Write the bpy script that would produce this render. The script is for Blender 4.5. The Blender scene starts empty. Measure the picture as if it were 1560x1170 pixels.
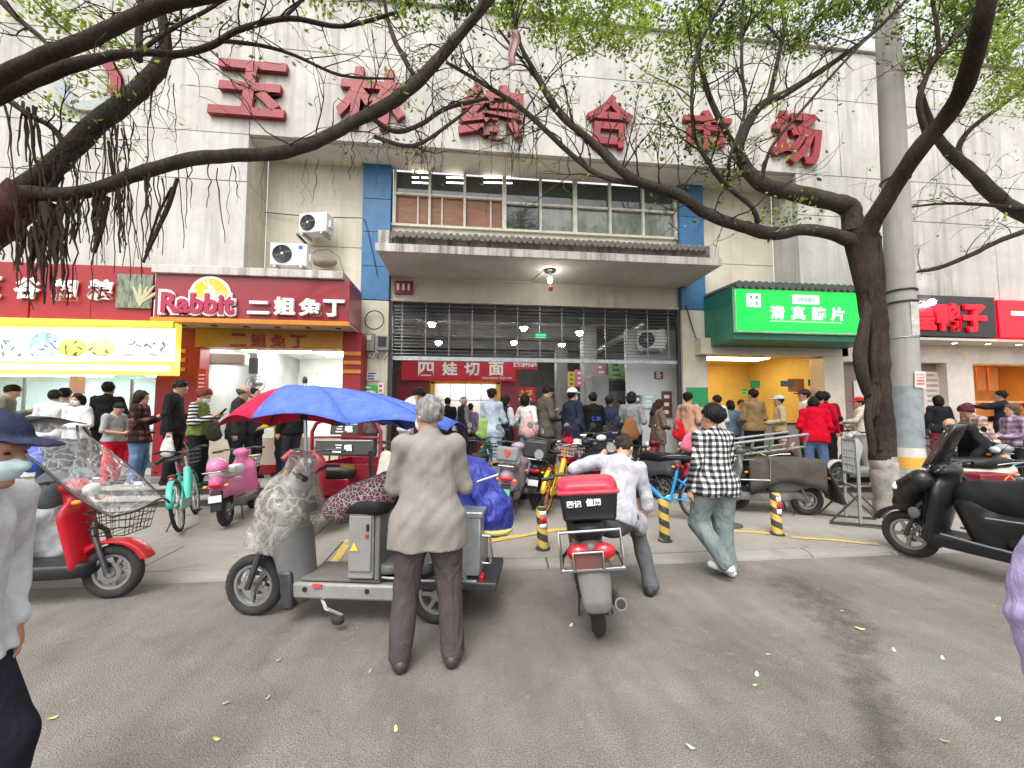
import bpy, bmesh, math, random
import numpy as np
from mathutils import Vector, Matrix, Euler
R = math.radians
random.seed(7)
scn = bpy.context.scene
COL = scn.collection

# ---------------------------------------------------------------- camera, sky, sun, exposure
FPX, YAW, PITCH, CAMZ = 600.0, R(6.0), R(3.34), 1.53
cam_d = bpy.data.cameras.new('camera'); cam = bpy.data.objects.new('camera', cam_d); COL.objects.link(cam)
cam_d.sensor_width = 36.0; cam_d.lens = 36.0*FPX/1560.0; cam_d.shift_y = 20.0/1560.0
cam_d.clip_start = 0.05; cam_d.clip_end = 800
cam.location = (0, 0, CAMZ); cam.rotation_euler = (R(90)+PITCH, 0, -YAW)
scn.camera = cam
world = bpy.data.worlds.new('World'); scn.world = world; world.use_nodes = True
wn = world.node_tree.nodes; wl = world.node_tree.links; wn.clear()
sky = wn.new('ShaderNodeTexSky'); sky.sky_type = 'NISHITA'; sky.sun_disc = False
SUN_EL, SUN_AZ = R(58), R(200)
sky.sun_elevation = SUN_EL; sky.sun_rotation = SUN_AZ; sky.dust_density = 4.0; sky.air_density = 1.2; sky.ozone_density = 1.0
hs = wn.new('ShaderNodeHueSaturation'); hs.inputs['Saturation'].default_value = 0.05; hs.inputs['Value'].default_value = 1.9
bg = wn.new('ShaderNodeBackground'); bg.inputs['Strength'].default_value = 0.15
wo = wn.new('ShaderNodeOutputWorld')
wl.new(sky.outputs[0], hs.inputs['Color']); wl.new(hs.outputs[0], bg.inputs[0]); wl.new(bg.outputs[0], wo.inputs[0])
sun_d = bpy.data.lights.new('sun', 'SUN'); sun_d.energy = 1.2; sun_d.angle = R(35); sun_d.color = (1.0, 0.95, 0.87)
sun = bpy.data.objects.new('sun', sun_d); COL.objects.link(sun)
# sky sun_rotation is clockwise from +Y seen from above; the lamp shines along the opposite direction
sdir = Vector((math.sin(SUN_AZ)*math.cos(SUN_EL), math.cos(SUN_AZ)*math.cos(SUN_EL), math.sin(SUN_EL)))
sun.rotation_euler = (-sdir).to_track_quat('-Z', 'Y').to_euler(); sun.location = (0, -5, 20)
scn.view_settings.view_transform = 'Standard'; scn.view_settings.look = 'None'
scn.view_settings.exposure = 0.35; scn.view_settings.gamma = 1.0
scn.view_settings.use_curve_mapping = False
scn.cycles.max_bounces = 6; scn.cycles.diffuse_bounces = 3; scn.cycles.glossy_bounces = 3; scn.cycles.transmission_bounces = 4; scn.cycles.transparent_max_bounces = 12; scn.cycles.sample_clamp_indirect = 6.0
scn.cycles.caustics_reflective = False; scn.cycles.caustics_refractive = False

CR = Euler((R(90)+PITCH, 0, -YAW)).to_matrix()
def ray(px, py):
    return CR @ Vector(((px-780)/FPX, -(py-605)/FPX, -1.0))
def at(px, py, Y=None, Z=None, D=None):
    """real-world point seen at a pixel of the photograph, on the plane y=Y, the level z=Z or at depth D"""
    d = ray(px, py)
    if Y is not None: t = Y/d.y
    elif Z is not None: t = (Z-CAMZ)/d.z
    else: t = D
    return Vector((0, 0, CAMZ)) + d*t
def px2m(n, p):
    """n photo pixels in metres at point p"""
    depth = -((CR.transposed() @ (Vector(p)-Vector((0, 0, CAMZ)))).z)
    return n*depth/FPX

KERB, STEP1, STEP2 = 4.12, 6.75, 7.1
def gz(x, y):
    if y < KERB: return 0.0
    if y < STEP1: return 0.05 + (y-KERB)*0.13/(STEP1-KERB)
    if y < STEP2: return 0.30
    return 0.42
def ground_at(px, py):
    z = 0.1
    for _ in range(12):
        p = at(px, py, Z=z); z = gz(p.x, p.y)
    return at(px, py, Z=z)

# ---------------------------------------------------------------- materials
MATS = {}
def _n(nt, t, **kw):
    n = nt.nodes.new(t)
    for k, v in kw.items():
        if k in n.inputs: n.inputs[k].default_value = v
        else: setattr(n, k, v)
    return n
def mat(name, col, rough=0.6, metal=0.0, var=0.12, scale=6.0, bump=0.0, bscale=40.0, spec=0.5, emit=None, estr=0.0,
        stretch=None, coat=0.0, dirt=0.0, dirtcol=(0.05, 0.045, 0.04), trans=0.0, alpha=1.0, sheen=0.0, coord='Object', dscale=1.3, tlight=0.0, fold=0.0):
    if name in MATS: return MATS[name]
    m = bpy.data.materials.new(name); m.use_nodes = True; nt = m.node_tree; L = nt.links
    b = nt.nodes['Principled BSDF']
    col = tuple(col)+(1,) if len(col) == 3 else col
    b.inputs['Roughness'].default_value = rough; b.inputs['Metallic'].default_value = metal
    b.inputs['Specular IOR Level'].default_value = spec
    b.inputs['Coat Weight'].default_value = coat; b.inputs['Sheen Weight'].default_value = sheen
    b.inputs['Transmission Weight'].default_value = trans; b.inputs['Alpha'].default_value = alpha
    tc = nt.nodes.new('ShaderNodeTexCoord'); src = tc.outputs[coord]
    mp = nt.nodes.new('ShaderNodeMapping'); L.new(src, mp.inputs[0])
    if stretch: mp.inputs['Scale'].default_value = stretch
    nz = _n(nt, 'ShaderNodeTexNoise', Scale=scale, Detail=5.0, Roughness=0.6); L.new(mp.outputs[0], nz.inputs['Vector'])
    rp = nt.nodes.new('ShaderNodeValToRGB'); L.new(nz.outputs['Fac'], rp.inputs[0])
    rp.color_ramp.elements[0].position = 0.3; rp.color_ramp.elements[1].position = 0.7
    rp.color_ramp.elements[0].color = tuple(max(0, c*(1-var)) for c in col[:3])+(1,)
    rp.color_ramp.elements[1].color = tuple(min(1, c*(1+var)) for c in col[:3])+(1,)
    out = rp.outputs[0]
    if dirt > 0:
        n2 = _n(nt, 'ShaderNodeTexNoise', Scale=dscale, Detail=8.0, Roughness=0.7); L.new(mp.outputs[0], n2.inputs['Vector'])
        r2 = nt.nodes.new('ShaderNodeValToRGB'); L.new(n2.outputs['Fac'], r2.inputs[0])
        r2.color_ramp.elements[0].position = 0.48; r2.color_ramp.elements[1].position = 0.72
        r2.color_ramp.elements[0].color = (0, 0, 0, 1); r2.color_ramp.elements[1].color = (dirt, dirt, dirt, 1)
        mx = _n(nt, 'ShaderNodeMixRGB'); L.new(r2.outputs[0], mx.inputs[0]); L.new(out, mx.inputs[1]); mx.inputs[2].default_value = dirtcol+(1,)
        out = mx.outputs[0]
    L.new(out, b.inputs['Base Color'])
    if emit is not None:
        b.inputs['Emission Color'].default_value = tuple(emit)+(1,); b.inputs['Emission Strength'].default_value = estr
    if bump > 0:
        n3 = _n(nt, 'ShaderNodeTexNoise', Scale=bscale, Detail=4.0); L.new(mp.outputs[0], n3.inputs['Vector'])
        bp = _n(nt, 'ShaderNodeBump', Strength=bump, Distance=0.01); L.new(n3.outputs['Fac'], bp.inputs['Height']); L.new(bp.outputs[0], b.inputs['Normal'])
        if fold > 0:      # cloth creases
            ms_ = nt.nodes.new('ShaderNodeMapping'); ms_.inputs['Rotation'].default_value = (0.5, 0.3, 0.4); ms_.inputs['Scale'].default_value = (1.0, 1.0, 0.55); L.new(tc.outputs[coord], ms_.inputs[0])
            n4 = _n(nt, 'ShaderNodeTexNoise', Scale=7.5, Detail=3.0, Roughness=0.45, Distortion=1.6); L.new(ms_.outputs[0], n4.inputs['Vector'])
            b4 = _n(nt, 'ShaderNodeBump', Strength=fold, Distance=0.07); L.new(n4.outputs['Fac'], b4.inputs['Height']); L.new(b4.outputs[0], bp.inputs['Normal'])
    if tlight > 0:
        tr = nt.nodes.new('ShaderNodeBsdfTranslucent'); L.new(out, tr.inputs[0])
        ms = nt.nodes.new('ShaderNodeMixShader'); ms.inputs[0].default_value = tlight
        L.new(b.outputs[0], ms.inputs[1]); L.new(tr.outputs[0], ms.inputs[2]); L.new(ms.outputs[0], nt.nodes['Material Output'].inputs[0])
    MATS[name] = m
    return m
def paint(col, name=None, **kw):
    dk = 0.07 if max(col) < 0.1 else 0.25
    kw = {**dict(rough=0.35, coat=0.0 if max(col) < 0.1 else 0.25, spec=0.35, var=0.06, scale=3, dirt=dk, dirtcol=(0.09, 0.08, 0.07), dscale=5), **kw}
    return mat(name or 'paint_%02x%02x%02x' % tuple(int(c*255) for c in col), col, **kw)
def cloth(col, name=None, **kw):
    kw = {**dict(rough=0.9, var=0.16, scale=14, bump=0.25, bscale=160, spec=0.08, sheen=0.0, fold=0.36), **kw}
    return mat(name or 'cloth_%02x%02x%02x' % tuple(int(c*255) for c in col), col, **kw)
def glow(col, s, name=None):
    return mat(name or 'glow_%02x%02x%02x_%d' % (*[int(c*255) for c in col], int(s*10)), col, rough=0.5, var=0.02, emit=col, estr=s)

# ---------------------------------------------------------------- mesh building
class MB:
    def __init__(s): s.v = []; s.f = []
    def add(s, vs, fs):
        o = len(s.v); s.v += [tuple(v) for v in vs]; s.f += [tuple(i+o for i in f) for f in fs]; return s
    def box(s, c, d, rot=None, taper=None):
        x, y, z = d[0]/2, d[1]/2, d[2]/2; t = taper or (1, 1)
        vs = [Vector((a*x*(t[0] if e > 0 else 1), b*y*(t[1] if e > 0 else 1), e*z)) for e in (-1, 1) for b in (-1, 1) for a in (-1, 1)]
        if rot is not None:
            M = Euler(rot).to_matrix() if not isinstance(rot, Matrix) else rot
            vs = [M @ v for v in vs]
        vs = [v+Vector(c) for v in vs]
        return s.add(vs, [(0, 2, 3, 1), (4, 5, 7, 6), (0, 1, 5, 4), (2, 6, 7, 3), (0, 4, 6, 2), (1, 3, 7, 5)])
    def bar(s, a, b, w, h=None, up=(0, 0, 1)):
        a, b = Vector(a), Vector(b); h = h or w; d = (b-a); l = d.length; d.normalize(); u = Vector(up)
        if abs(d.dot(u)) > 0.98: u = Vector((1, 0, 0))
        x = d.cross(u).normalized(); z = x.cross(d)
        M = Matrix((x, d, z)).transposed()
        return s.box((a+b)/2, (w, l, h), rot=M)
    def tube(s, pts, r, n=8, cap=True, sq=None):
        pts = [Vector(p) for p in pts]; m = len(pts); rs = r if isinstance(r, (list, tuple)) else [r]*m
        o = len(s.v); prev = None; rings = []
        for i, p in enumerate(pts):
            d = (pts[min(i+1, m-1)]-pts[max(i-1, 0)]).normalized() if m > 1 else Vector((0, 0, 1))
            if prev is None:
                u = Vector((0, 0, 1)) if abs(d.z) < 0.9 else Vector((1, 0, 0))
                x = d.cross(u).normalized()
            else:
                x = (prev - d*prev.dot(d))
                x = x.normalized() if x.length > 1e-5 else d.orthogonal().normalized()
            prev = x; y = d.cross(x)
            for k in range(n):
                a = 2*math.pi*k/n
                s.v.append(tuple(p + (x*math.cos(a)*(sq or 1) + y*math.sin(a))*rs[i]))
        for i in range(m-1):
            for k in range(n):
                k2 = (k+1) % n
                s.f.append((o+i*n+k, o+i*n+k2, o+(i+1)*n+k2, o+(i+1)*n+k))
        if cap:
            s.f.append(tuple(o+k for k in reversed(range(n)))); s.f.append(tuple(o+(m-1)*n+k for k in range(n)))
        return s
    def lathe(s, prof, c=(0, 0, 0), axis=(0, 0, 1), n=20):
        ax = Vector(axis).normalized(); x = ax.orthogonal().normalized(); y = ax.cross(x); c = Vector(c); o = len(s.v); m = len(prof)
        for r, h in prof:
            for k in range(n):
                a = 2*math.pi*k/n
                s.v.append(tuple(c+ax*h+(x*math.cos(a)+y*math.sin(a))*max(r, 1e-4)))
        for i in range(m-1):
            for k in range(n):
                k2 = (k+1) % n
                s.f.append((o+i*n+k, o+i*n+k2, o+(i+1)*n+k2, o+(i+1)*n+k))
        cl_ = tuple(prof[0]) == tuple(prof[-1])
        if prof[0][0] > 1e-3 and not cl_: s.f.append(tuple(o+k for k in reversed(range(n))))
        if prof[-1][0] > 1e-3 and not cl_: s.f.append(tuple(o+(m-1)*n+k for k in range(n)))
        return s
    def torus(s, c, axis, Rr, r, n=28, k=8, sq=1.0):
        ax = Vector(axis).normalized(); x = ax.orthogonal().normalized(); y = ax.cross(x); c = Vector(c); o = len(s.v)
        for i in range(n):
            a = 2*math.pi*i/n; d = x*math.cos(a)+y*math.sin(a)
            for j in range(k):
                b = 2*math.pi*j/k
                s.v.append(tuple(c+d*(Rr+r*math.cos(b))+ax*(r*sq*math.sin(b))))
        for i in range(n):
            for j in range(k):
                i2, j2 = (i+1) % n, (j+1) % k
                s.f.append((o+i*k+j, o+i2*k+j, o+i2*k+j2, o+i*k+j2))
        return s
    def ell(s, c, rad, n=14, m=9, rot=None):
        o = len(s.v); M = Euler(rot).to_matrix() if rot is not None else Matrix.Identity(3)
        for i in range(m+1):
            t = math.pi*i/m
            for k in range(n):
                a = 2*math.pi*k/n
                s.v.append(tuple(Vector(c)+M @ Vector((rad[0]*math.sin(t)*math.cos(a), rad[1]*math.sin(t)*math.sin(a), rad[2]*math.cos(t)))))
        for i in range(m):
            for k in range(n):
                k2 = (k+1) % n
                s.f.append((o+i*n+k, o+(i+1)*n+k, o+(i+1)*n+k2, o+i*n+k2))
        return s
    def prism(s, poly, w, M=None, w2=None):
        """poly in local (y,z), extruded along local x from -w/2 to w/2; w may be a list, one width per corner"""
        n = len(poly); o = len(s.v); ws = w if isinstance(w, (list, tuple)) else [w]*n
        for sg in (-1, 1):
            for (a, b), ww in zip(poly, ws):
                v = Vector((sg*ww/2, a, b)); v = M @ v if M is not None else v
                s.v.append(tuple(v))
        s.f.append(tuple(o+i for i in range(n))); s.f.append(tuple(o+n+i for i in reversed(range(n))))
        for i in range(n):
            j = (i+1) % n
            s.f.append((o+i, o+n+i, o+n+j, o+j))
        return s
    def quad(s, a, b, c, d): return s.add([a, b, c, d], [(0, 1, 2, 3)])
    def sheet(s, fn, nu, nv):
        o = len(s.v)
        for j in range(nv+1):
            for i in range(nu+1): s.v.append(tuple(fn(i/nu, j/nv)))
        w = nu+1
        for j in range(nv):
            for i in range(nu): s.f.append((o+j*w+i, o+j*w+i+1, o+(j+1)*w+i+1, o+(j+1)*w+i))
        return s
    def build(s, name, material, parent=None, smooth=True, bevel=0, seg=2, sub=0, solid=0, loc=None, angle=40):
        me = bpy.data.meshes.new(name); me.from_pydata(s.v, [], s.f); me.validate()
        bm = bmesh.new(); bm.from_mesh(me); bmesh.ops.recalc_face_normals(bm, faces=bm.faces); bm.to_mesh(me); bm.free()
        return obj(name, me, material, parent, smooth, bevel, seg, sub, solid, angle)
def obj(name, me, material, parent=None, smooth=True, bevel=0, seg=2, sub=0, solid=0, angle=40):
    o = bpy.data.objects.new(name, me); COL.objects.link(o); o.parent = parent
    mats = material if isinstance(material, (list, tuple)) else [material]
    for mm in mats: me.materials.append(mm)
    if solid:
        md = o.modifiers.new('solid', 'SOLIDIFY'); md.thickness = solid; md.offset = 0
    if bevel:
        md = o.modifiers.new('bevel', 'BEVEL'); md.width = bevel; md.segments = seg; md.limit_method = 'ANGLE'; md.angle_limit = R(35)
    if sub:
        md = o.modifiers.new('sub', 'SUBSURF'); md.levels = sub; md.render_levels = sub
    if smooth:
        me.polygons.foreach_set('use_smooth', [True]*len(me.polygons))
        try: me.set_sharp_from_angle(angle=R(angle))
        except Exception: pass
    return o
def thing(name, label, cat, loc=(0, 0, 0), rz=0, group=None, scale=1.0):
    o = bpy.data.objects.new(name, None); COL.objects.link(o); o.empty_display_size = 0.1
    o.location = loc; o.rotation_euler = (0, 0, rz); o.scale = (scale,)*3
    return tag(o, label, cat, group)
def tag(o, label, cat, group=None):
    o['label'] = label; o['category'] = cat
    if group: o['group'] = group
    return o
def struct(o, kind='structure'):
    o['kind'] = kind; return o
def copy_tree(o, parent=None):
    c = o.copy(); COL.objects.link(c); c.parent = parent
    for ch in list(o.children): copy_tree(ch, c)
    return c
def text_mesh(txt, size, extrude=0.01, offset=0.0, align='CENTER', shear=0.0, bevel=0.0, res=3):
    cu = bpy.data.curves.new('lettering', 'FONT'); cu.body = txt; cu.size = size; cu.extrude = extrude; cu.offset = offset
    cu.align_x = align; cu.align_y = 'CENTER'; cu.resolution_u = res; cu.shear = shear; cu.bevel_depth = bevel; cu.bevel_resolution = 1
    to = bpy.data.objects.new('lettering', cu); COL.objects.link(to)
    dg = bpy.context.evaluated_depsgraph_get(); dg.update()
    me = bpy.data.meshes.new_from_object(to.evaluated_get(dg)); bpy.data.objects.remove(to)
    return me
def letters(txt, size, material, parent, loc, rz=0, rx=R(90), name='character', **kw):
    me = text_mesh(txt, size, **kw); me.materials.clear()
    o = obj(name, me, material, parent, smooth=False)
    o.location = loc; o.rotation_euler = (rx, 0, rz)
    return o
# ---------------------------------------------------------------- smooth implicit surfaces -> one continuous mesh
class Field:
    def __init__(s, lo, hi, h):
        s.lo = np.array(lo, float)-2*h; s.h = h
        s.n = np.maximum(np.ceil((np.array(hi, float)+2*h-s.lo)/h).astype(int)+1, 4)
        s.F = np.full(tuple(s.n), 1.0, np.float32)
        s.ax = [(s.lo[i]+np.arange(s.n[i])*h).astype(np.float32) for i in range(3)]
    def sl(s, lo, hi):
        a = np.clip(np.floor((np.array(lo)-s.lo)/s.h).astype(int), 0, s.n); b = np.clip(np.ceil((np.array(hi)-s.lo)/s.h).astype(int)+1, 0, s.n)
        if np.any(b-a < 1): return None, None
        S = tuple(slice(a[i], b[i]) for i in range(3))
        P = np.meshgrid(*[s.ax[i][S[i]] for i in range(3)], indexing='ij', sparse=True)
        return S, P
    def join(s, S, d, k):
        a = s.F[S]
        if k > 0:
            h = np.maximum(k-np.abs(a-d), 0)/k
            s.F[S] = np.minimum(a, d)-h*h*k*0.25
        else: s.F[S] = np.minimum(a, d)
    def cone(s, a, b, ra, rb, k=0.03, sy=1.0, cut=False):
        """tapered capsule; sy squeezes the depth (local y) about the axis"""
        a, b = np.array(a, float), np.array(b, float); m = max(ra, rb)+k+2.5*s.h
        S, P = s.sl(np.minimum(a, b)-m, np.maximum(a, b)+m)
        if S is None: return s
        d = b-a; L2 = max(float(d@d), 1e-9)
        px, py, pz = P[0]-a[0], P[1]-a[1], P[2]-a[2]
        t = np.clip((px*d[0]+py*d[1]+pz*d[2])/L2, 0, 1)
        qx, qy, qz = px-t*d[0], (py-t*d[1])/sy, pz-t*d[2]
        D = np.sqrt(qx*qx+qy*qy+qz*qz)-(ra+(rb-ra)*t)
        if cut: s.F[S] = np.maximum(s.F[S], -D)
        else: s.join(S, D, k)
        return s
    def ell(s, c, r, k=0.02, rot=None, cut=False):
        c = np.array(c, float); r = np.array(r, float); m = r.max()+k+2.5*s.h
        S, P = s.sl(c-m, c+m)
        if S is None: return s
        p = [P[i]-c[i] for i in range(3)]
        if rot is not None:
            M = np.array(Euler(rot).to_matrix().transposed()) if not isinstance(rot, np.ndarray) else rot.T
            p = [M[i][0]*p[0]+M[i][1]*p[1]+M[i][2]*p[2] for i in range(3)]
        q = np.sqrt((p[0]/r[0])**2+(p[1]/r[1])**2+(p[2]/r[2])**2)
        D = (q-1)*r.min()
        if cut: 
            h = np.maximum(k-np.abs(-s.F[S]-D), 0)/max(k, 1e-6)
            s.F[S] = -(np.minimum(-s.F[S], D)-h*h*k*0.25) if k > 0 else np.maximum(s.F[S], -D)
        else: s.join(S, D, k)
        return s
    def half(s, nrm, d):
        """keep only nrm.p <= d"""
        P = np.meshgrid(*s.ax, indexing='ij', sparse=True)
        s.F = np.maximum(s.F, P[0]*nrm[0]+P[1]*nrm[1]+P[2]*nrm[2]-d).astype(np.float32); return s
    def folds(s, amp, seed=0, freq=9.0, dirz=0.5, n=5):
        rs = np.random.RandomState(seed); P = np.meshgrid(*s.ax, indexing='ij', sparse=True); T = 0
        for i in range(n):
            v = rs.normal(size=3); v[2] *= dirz; v /= np.linalg.norm(v); f = freq*(0.6+1.5*rs.rand())*2.2; ph = rs.rand()*6.3
            w = rs.normal(size=3)*4; ph2 = rs.rand()*6.3
            T = T + np.sin((P[0]*v[0]+P[1]*v[1]+P[2]*v[2])*f+ph+1.3*np.sin(P[0]*w[0]+P[1]*w[1]+P[2]*w[2]+ph2))
        s.F = (s.F+amp*T/math.sqrt(n)).astype(np.float32); return s
    def mesh(s):
        F = s.F; n = F.shape; I = F < 0
        for ax in range(3):     # keep the border outside so that the surface closes
            sl = [slice(None)]*3
            for e in (0, -1):
                sl[ax] = e; I[tuple(sl)] = False; 
        F = np.where(I, F, np.maximum(F, 1e-4))
        c = np.zeros((n[0]-1, n[1]-1, n[2]-1), np.int8)
        for dx in (0, 1):
            for dy in (0, 1):
                for dz in (0, 1): c += I[dx:n[0]-1+dx, dy:n[1]-1+dy, dz:n[2]-1+dz]
        act = (c > 0) & (c < 8); idx = np.full(act.shape, -1, np.int64); cells = np.argwhere(act)
        if len(cells) == 0: return None
        idx[act] = np.arange(len(cells))
        acc = np.zeros((len(cells), 3)); cnt = np.zeros(len(cells))
        ci, cj, ck = cells.T
        for ax in range(3):
            o1, o2 = [a for a in range(3) if a != ax]
            for e1 in (0, 1):
                for e2 in (0, 1):
                    off = [0, 0, 0]; off[o1] = e1; off[o2] = e2; off2 = list(off); off2[ax] = 1
                    f0 = F[ci+off[0], cj+off[1], ck+off[2]]; f1 = F[ci+off2[0], cj+off2[1], ck+off2[2]]
                    msk = (f0 < 0) != (f1 < 0)
                    t = np.where(msk, f0/np.where(msk, f0-f1, 1), 0)
                    p = np.tile(np.array(off, float), (len(cells), 1)); p[:, ax] = t
                    acc[msk] += p[msk]; cnt[msk] += 1
        V = s.lo+(cells+acc/cnt[:, None])*s.h
        faces = []
        for ax in range(3):
            o1, o2 = (ax+1) % 3, (ax+2) % 3
            sl0 = [slice(1, -1)]*3; sl0[ax] = slice(0, -1); sl1 = [slice(1, -1)]*3; sl1[ax] = slice(1, None)
            A, B = I[tuple(sl0)], I[tuple(sl1)]
            for flip in (0, 1):
                E = np.argwhere((A & ~B) if not flip else (~A & B))
                if len(E) == 0: continue
                base = E.copy(); base[:, o1] += 1; base[:, o2] += 1
                q = []
                for d1, d2 in ((-1, -1), (0, -1), (0, 0), (-1, 0)):
                    b = base.copy(); b[:, o1] += d1; b[:, o2] += d2; q.append(idx[b[:, 0], b[:, 1], b[:, 2]])
                q = np.stack(q, 1)
                faces.append(q[:, ::-1] if flip else q)
        return V, np.concatenate(faces)
    def build(s, name, material, parent=None):
        r = s.mesh()
        if r is None: return None
        V, Fc = r; me = bpy.data.meshes.new(name)
        me.vertices.add(len(V)); me.vertices.foreach_set('co', V.astype(np.float32).ravel())
        me.loops.add(len(Fc)*4); me.loops.foreach_set('vertex_index', Fc.astype(np.int32).ravel())
        me.polygons.add(len(Fc)); me.polygons.foreach_set('loop_start', np.arange(0, len(Fc)*4, 4, dtype=np.int32))
        me.polygons.foreach_set('loop_total', np.full(len(Fc), 4, np.int32))
        me.update(calc_edges=True); me.validate()
        o = bpy.data.objects.new(name, me); COL.objects.link(o); o.parent = parent; me.materials.append(material)
        me.polygons.foreach_set('use_smooth', [True]*len(me.polygons))
        return o
# ---------------------------------------------------------------- setting: road, kerb, pavement, steps
def asphalt_mat():
    m = bpy.data.materials.new('asphalt'); m.use_nodes = True; nt = m.node_tree; L = nt.links; b = nt.nodes['Principled BSDF']
    g = nt.nodes.new('ShaderNodeNewGeometry')
    n1 = _n(nt, 'ShaderNodeTexNoise', Scale=150.0, Detail=4.0, Roughness=0.8); n2 = _n(nt, 'ShaderNodeTexNoise', Scale=1.4, Detail=7.0, Roughness=0.65)
    mp = nt.nodes.new('ShaderNodeMapping'); mp.inputs['Scale'].default_value = (2.2, 0.45, 1)
    n3 = _n(nt, 'ShaderNodeTexNoise', Scale=1.6, Detail=6.0, Roughness=0.6)
    vo = _n(nt, 'ShaderNodeTexVoronoi', Scale=130.0)
    for n in (n1, n2, vo): L.new(g.outputs['Position'], n.inputs['Vector'])
    L.new(g.outputs['Position'], mp.inputs[0]); L.new(mp.outputs[0], n3.inputs['Vector'])
    r1 = nt.nodes.new('ShaderNodeValToRGB'); L.new(n2.outputs['Fac'], r1.inputs[0])
    e = r1.color_ramp.elements; e[0].position = 0.3; e[0].color = (0.112, 0.101, 0.091, 1); e[1].position = 0.72; e[1].color = (0.196, 0.178, 0.161, 1)
    r2 = nt.nodes.new('ShaderNodeValToRGB'); L.new(n3.outputs['Fac'], r2.inputs[0])
    e = r2.color_ramp.elements; e[0].position = 0.3; e[0].color = (0.8, 0.8, 0.8, 1); e[1].position = 0.75; e[1].color = (1.2, 1.2, 1.2, 1)
    r3 = nt.nodes.new('ShaderNodeValToRGB'); L.new(n1.outputs['Fac'], r3.inputs[0])
    e = r3.color_ramp.elements; e[0].position = 0.38; e[0].color = (0.30, 0.30, 0.30, 1); e[1].position = 0.62; e[1].color = (1.75, 1.72, 1.68, 1)
    m1 = _n(nt, 'ShaderNodeMixRGB', blend_type='MULTIPLY'); m1.inputs[0].default_value = 1; L.new(r1.outputs[0], m1.inputs[1]); L.new(r2.outputs[0], m1.inputs[2])
    m2 = _n(nt, 'ShaderNodeMixRGB', blend_type='MULTIPLY'); m2.inputs[0].default_value = 1; L.new(m1.outputs[0], m2.inputs[1]); L.new(r3.outputs[0], m2.inputs[2])
    # pale worn scuffs
    n4 = _n(nt, 'ShaderNodeTexNoise', Scale=9.0, Detail=9.0, Roughness=0.75); L.new(g.outputs['Position'], n4.inputs['Vector'])
    r4 = nt.nodes.new('ShaderNodeValToRGB'); L.new(n4.outputs['Fac'], r4.inputs[0]); e = r4.color_ramp.elements
    e[0].position = 0.57; e[0].color = (0, 0, 0, 1); e[1].position = 0.74; e[1].color = (0.75, 0.75, 0.75, 1)
    m3 = _n(nt, 'ShaderNodeMixRGB'); L.new(r4.outputs[0], m3.inputs[0]); L.new(m2.outputs[0], m3.inputs[1]); m3.inputs[2].default_value = (0.27, 0.255, 0.24, 1)
    # cracks
    vc = _n(nt, 'ShaderNodeTexVoronoi', Scale=0.55, feature='DISTANCE_TO_EDGE'); nw = _n(nt, 'ShaderNodeTexNoise', Scale=3.0, Detail=6.0)
    L.new(g.outputs['Position'], nw.inputs['Vector'])
    ad = _n(nt, 'ShaderNodeMixRGB', blend_type='ADD'); ad.inputs[0].default_value = 0.35; L.new(g.outputs['Position'], ad.inputs[1]); L.new(nw.outputs['Color'], ad.inputs[2]); L.new(ad.outputs[0], vc.inputs['Vector'])
    rc = nt.nodes.new('ShaderNodeValToRGB'); L.new(vc.outputs['Distance'], rc.inputs[0]); e = rc.color_ramp.elements
    e[0].position = 0.0; e[0].color = (0.55, 0.55, 0.55, 1); e[1].position = 0.007; e[1].color = (1, 1, 1, 1)
    m4 = _n(nt, 'ShaderNodeMixRGB', blend_type='MULTIPLY'); m4.inputs[0].default_value = 0.28; L.new(m3.outputs[0], m4.inputs[1]); L.new(rc.outputs[0], m4.inputs[2])
    L.new(m4.outputs[0], b.inputs['Base Color']); b.inputs['Roughness'].default_value = 0.82
    bp = _n(nt, 'ShaderNodeBump', Strength=0.6, Distance=0.006); L.new(vo.outputs['Distance'], bp.inputs['Height']); L.new(bp.outputs[0], b.inputs['Normal'])
    return m
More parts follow.
